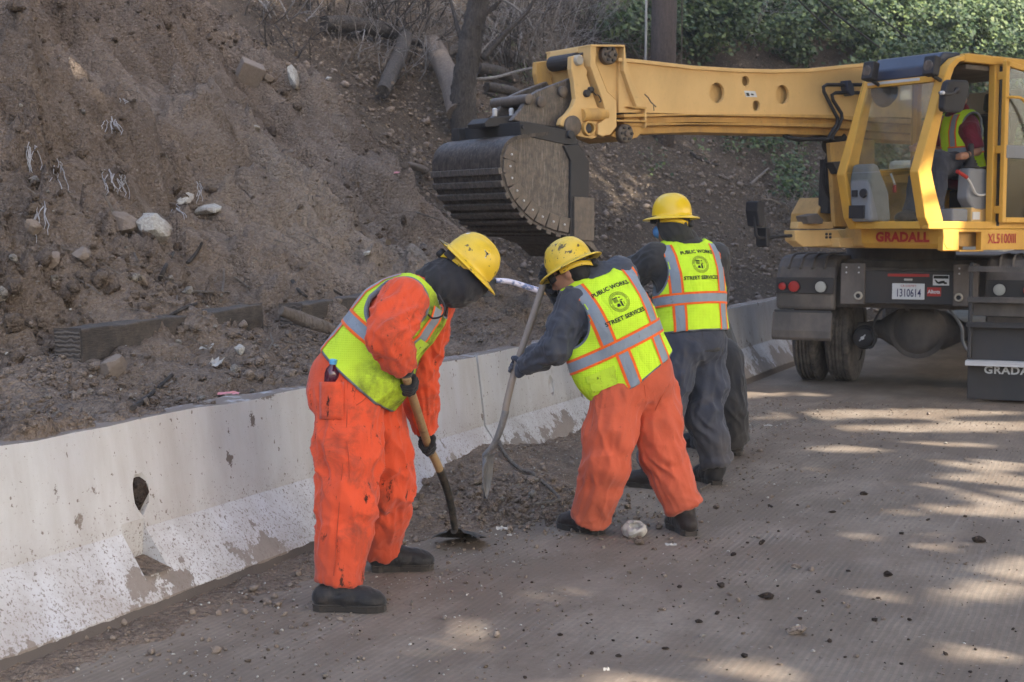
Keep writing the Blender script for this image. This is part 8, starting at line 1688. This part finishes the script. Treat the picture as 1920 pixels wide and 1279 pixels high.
# ivy and leafy undergrowth
M_IVY = leaf_mat('ivy_leaves', (0.020, 0.044, 0.017), (0.060, 0.105, 0.034), (0.190, 0.240, 0.075))
def leaves(name, P, N, size, mat, curl=0.15):
    n = len(P); a = RS.normal(size=(n, 3)); a -= N * (a * N).sum(1)[:, None] * 0.7; a /= np.linalg.norm(a, axis=1)[:, None]
    up_ = N + RS.normal(0, 0.55, (n, 3)); b = np.cross(up_, a); b /= np.linalg.norm(b, axis=1)[:, None]; c = np.cross(a, b); L = size * RS.uniform(0.6, 1.3, (n, 1)); W = L * RS.uniform(0.35, 0.55, (n, 1))
    V = np.stack([P - a * L * .5, P - a * L * .1 + b * W + c * L * curl * .5, P + a * L * .55, P - a * L * .1 - b * W + c * L * curl * .5], 1).reshape(-1, 3)
    return tag(link_mesh(name, np_mesh(name, V, np.arange(4 * n).reshape(-1, 4)), mat), kind='stuff')
def ivy_zone(name, n, fn, size, lift, mat=M_IVY, clump=0.0):
    P = []; N = []; r_ = random.Random(n)
    pts = [fn(r_) for _ in range(n // 14)]
    for px, py, ok in pts:
        if not ok: continue
        p, nn = hit_hill(px, py, True)
        if clump: p = p + nn * clump * max(0.0, 0.25 + 1.1 * noise3(np.array([[p.x * .9, p.y * .9, p.z * .9]]))[0] + 0.5 * noise3(np.array([[p.x * 2.3, p.y * 2.3, p.z * 2.3]]))[0])
        for _ in range(14):
            q = p + Vector((r_.gauss(0, .16), r_.gauss(0, .16), r_.gauss(0, .14))) + nn * abs(r_.gauss(0, lift)); P.append(q[:]); N.append(nn[:])
    return leaves(name, np.array(P), np.array(N), size, mat)
def zone_top(r_):
    x = r_.uniform(1100, 1990); y = r_.uniform(-90, 118 - 0.0 * x); d = noise3(np.array([[x * .012, y * .016, 3.0]]))[0]; dens = min(1, max(0.0, (x - 1150) / 320)) ; return x, y, r_.random() < (0.2 + 0.9 * dens) * (1 if d > -0.18 else 0.12)
ivy_zone('ivy', 170000, zone_top, 0.105, 0.16, clump=1.5)
def zone_mid(r_): x = r_.uniform(1300, 1600); y = r_.uniform(235, 400); d = noise3(np.array([[x * .02, y * .025, 9.0]]))[0]; return x, y, d > 0.12 and (y < 300 or x > 1450)
ivy_zone('undergrowth', 14000, zone_mid, 0.075, 0.10)
def zone_left(r_): x = r_.uniform(880, 1240); y = r_.uniform(-60, 330); d = noise3(np.array([[x * .02, y * .02, 19.0]]))[0]; return x, y, d > 0.25
ivy_zone('sparse_undergrowth', 9000, zone_left, 0.06, 0.12)
def zone_r(r_): x = r_.uniform(1560, 2050); y = r_.uniform(100, 440); return x, y, noise3(np.array([[x * .02, y * .02, 29.0]]))[0] > -0.15
ivy_zone('roadside_undergrowth', 50000, zone_r, 0.11, 0.2, clump=1.2)
M_LITTER = leaf_mat('dead_leaves', (0.055, 0.036, 0.024), (0.12, 0.085, 0.055), (0.26, 0.20, 0.14))
def zone_l(r_): return r_.uniform(450, 1900), r_.uniform(0, 520), True
ivy_zone('leaf_litter', 26000, zone_l, 0.05, 0.02, M_LITTER)
# ================================================================== dust in the air
hzb = MB(); hzb.box((6, 24, 14.4), (140, 120, 31)); ho = hzb.build('haze', None)
m = bpy.data.materials.new('dusty_air'); m.use_nodes = True; nt = m.node_tree; nt.nodes.clear()
pv_ = nt.nodes.new('ShaderNodeVolumePrincipled'); pv_.inputs['Color'].default_value = (0.86, 0.80, 0.73, 1); pv_.inputs['Density'].default_value = 0.0019; pv_.inputs['Anisotropy'].default_value = 0.2
nt.links.new(pv_.outputs[0], nt.nodes.new('ShaderNodeOutputMaterial').inputs['Volume']); ho.data.materials.append(m); tag(ho, kind='stuff')
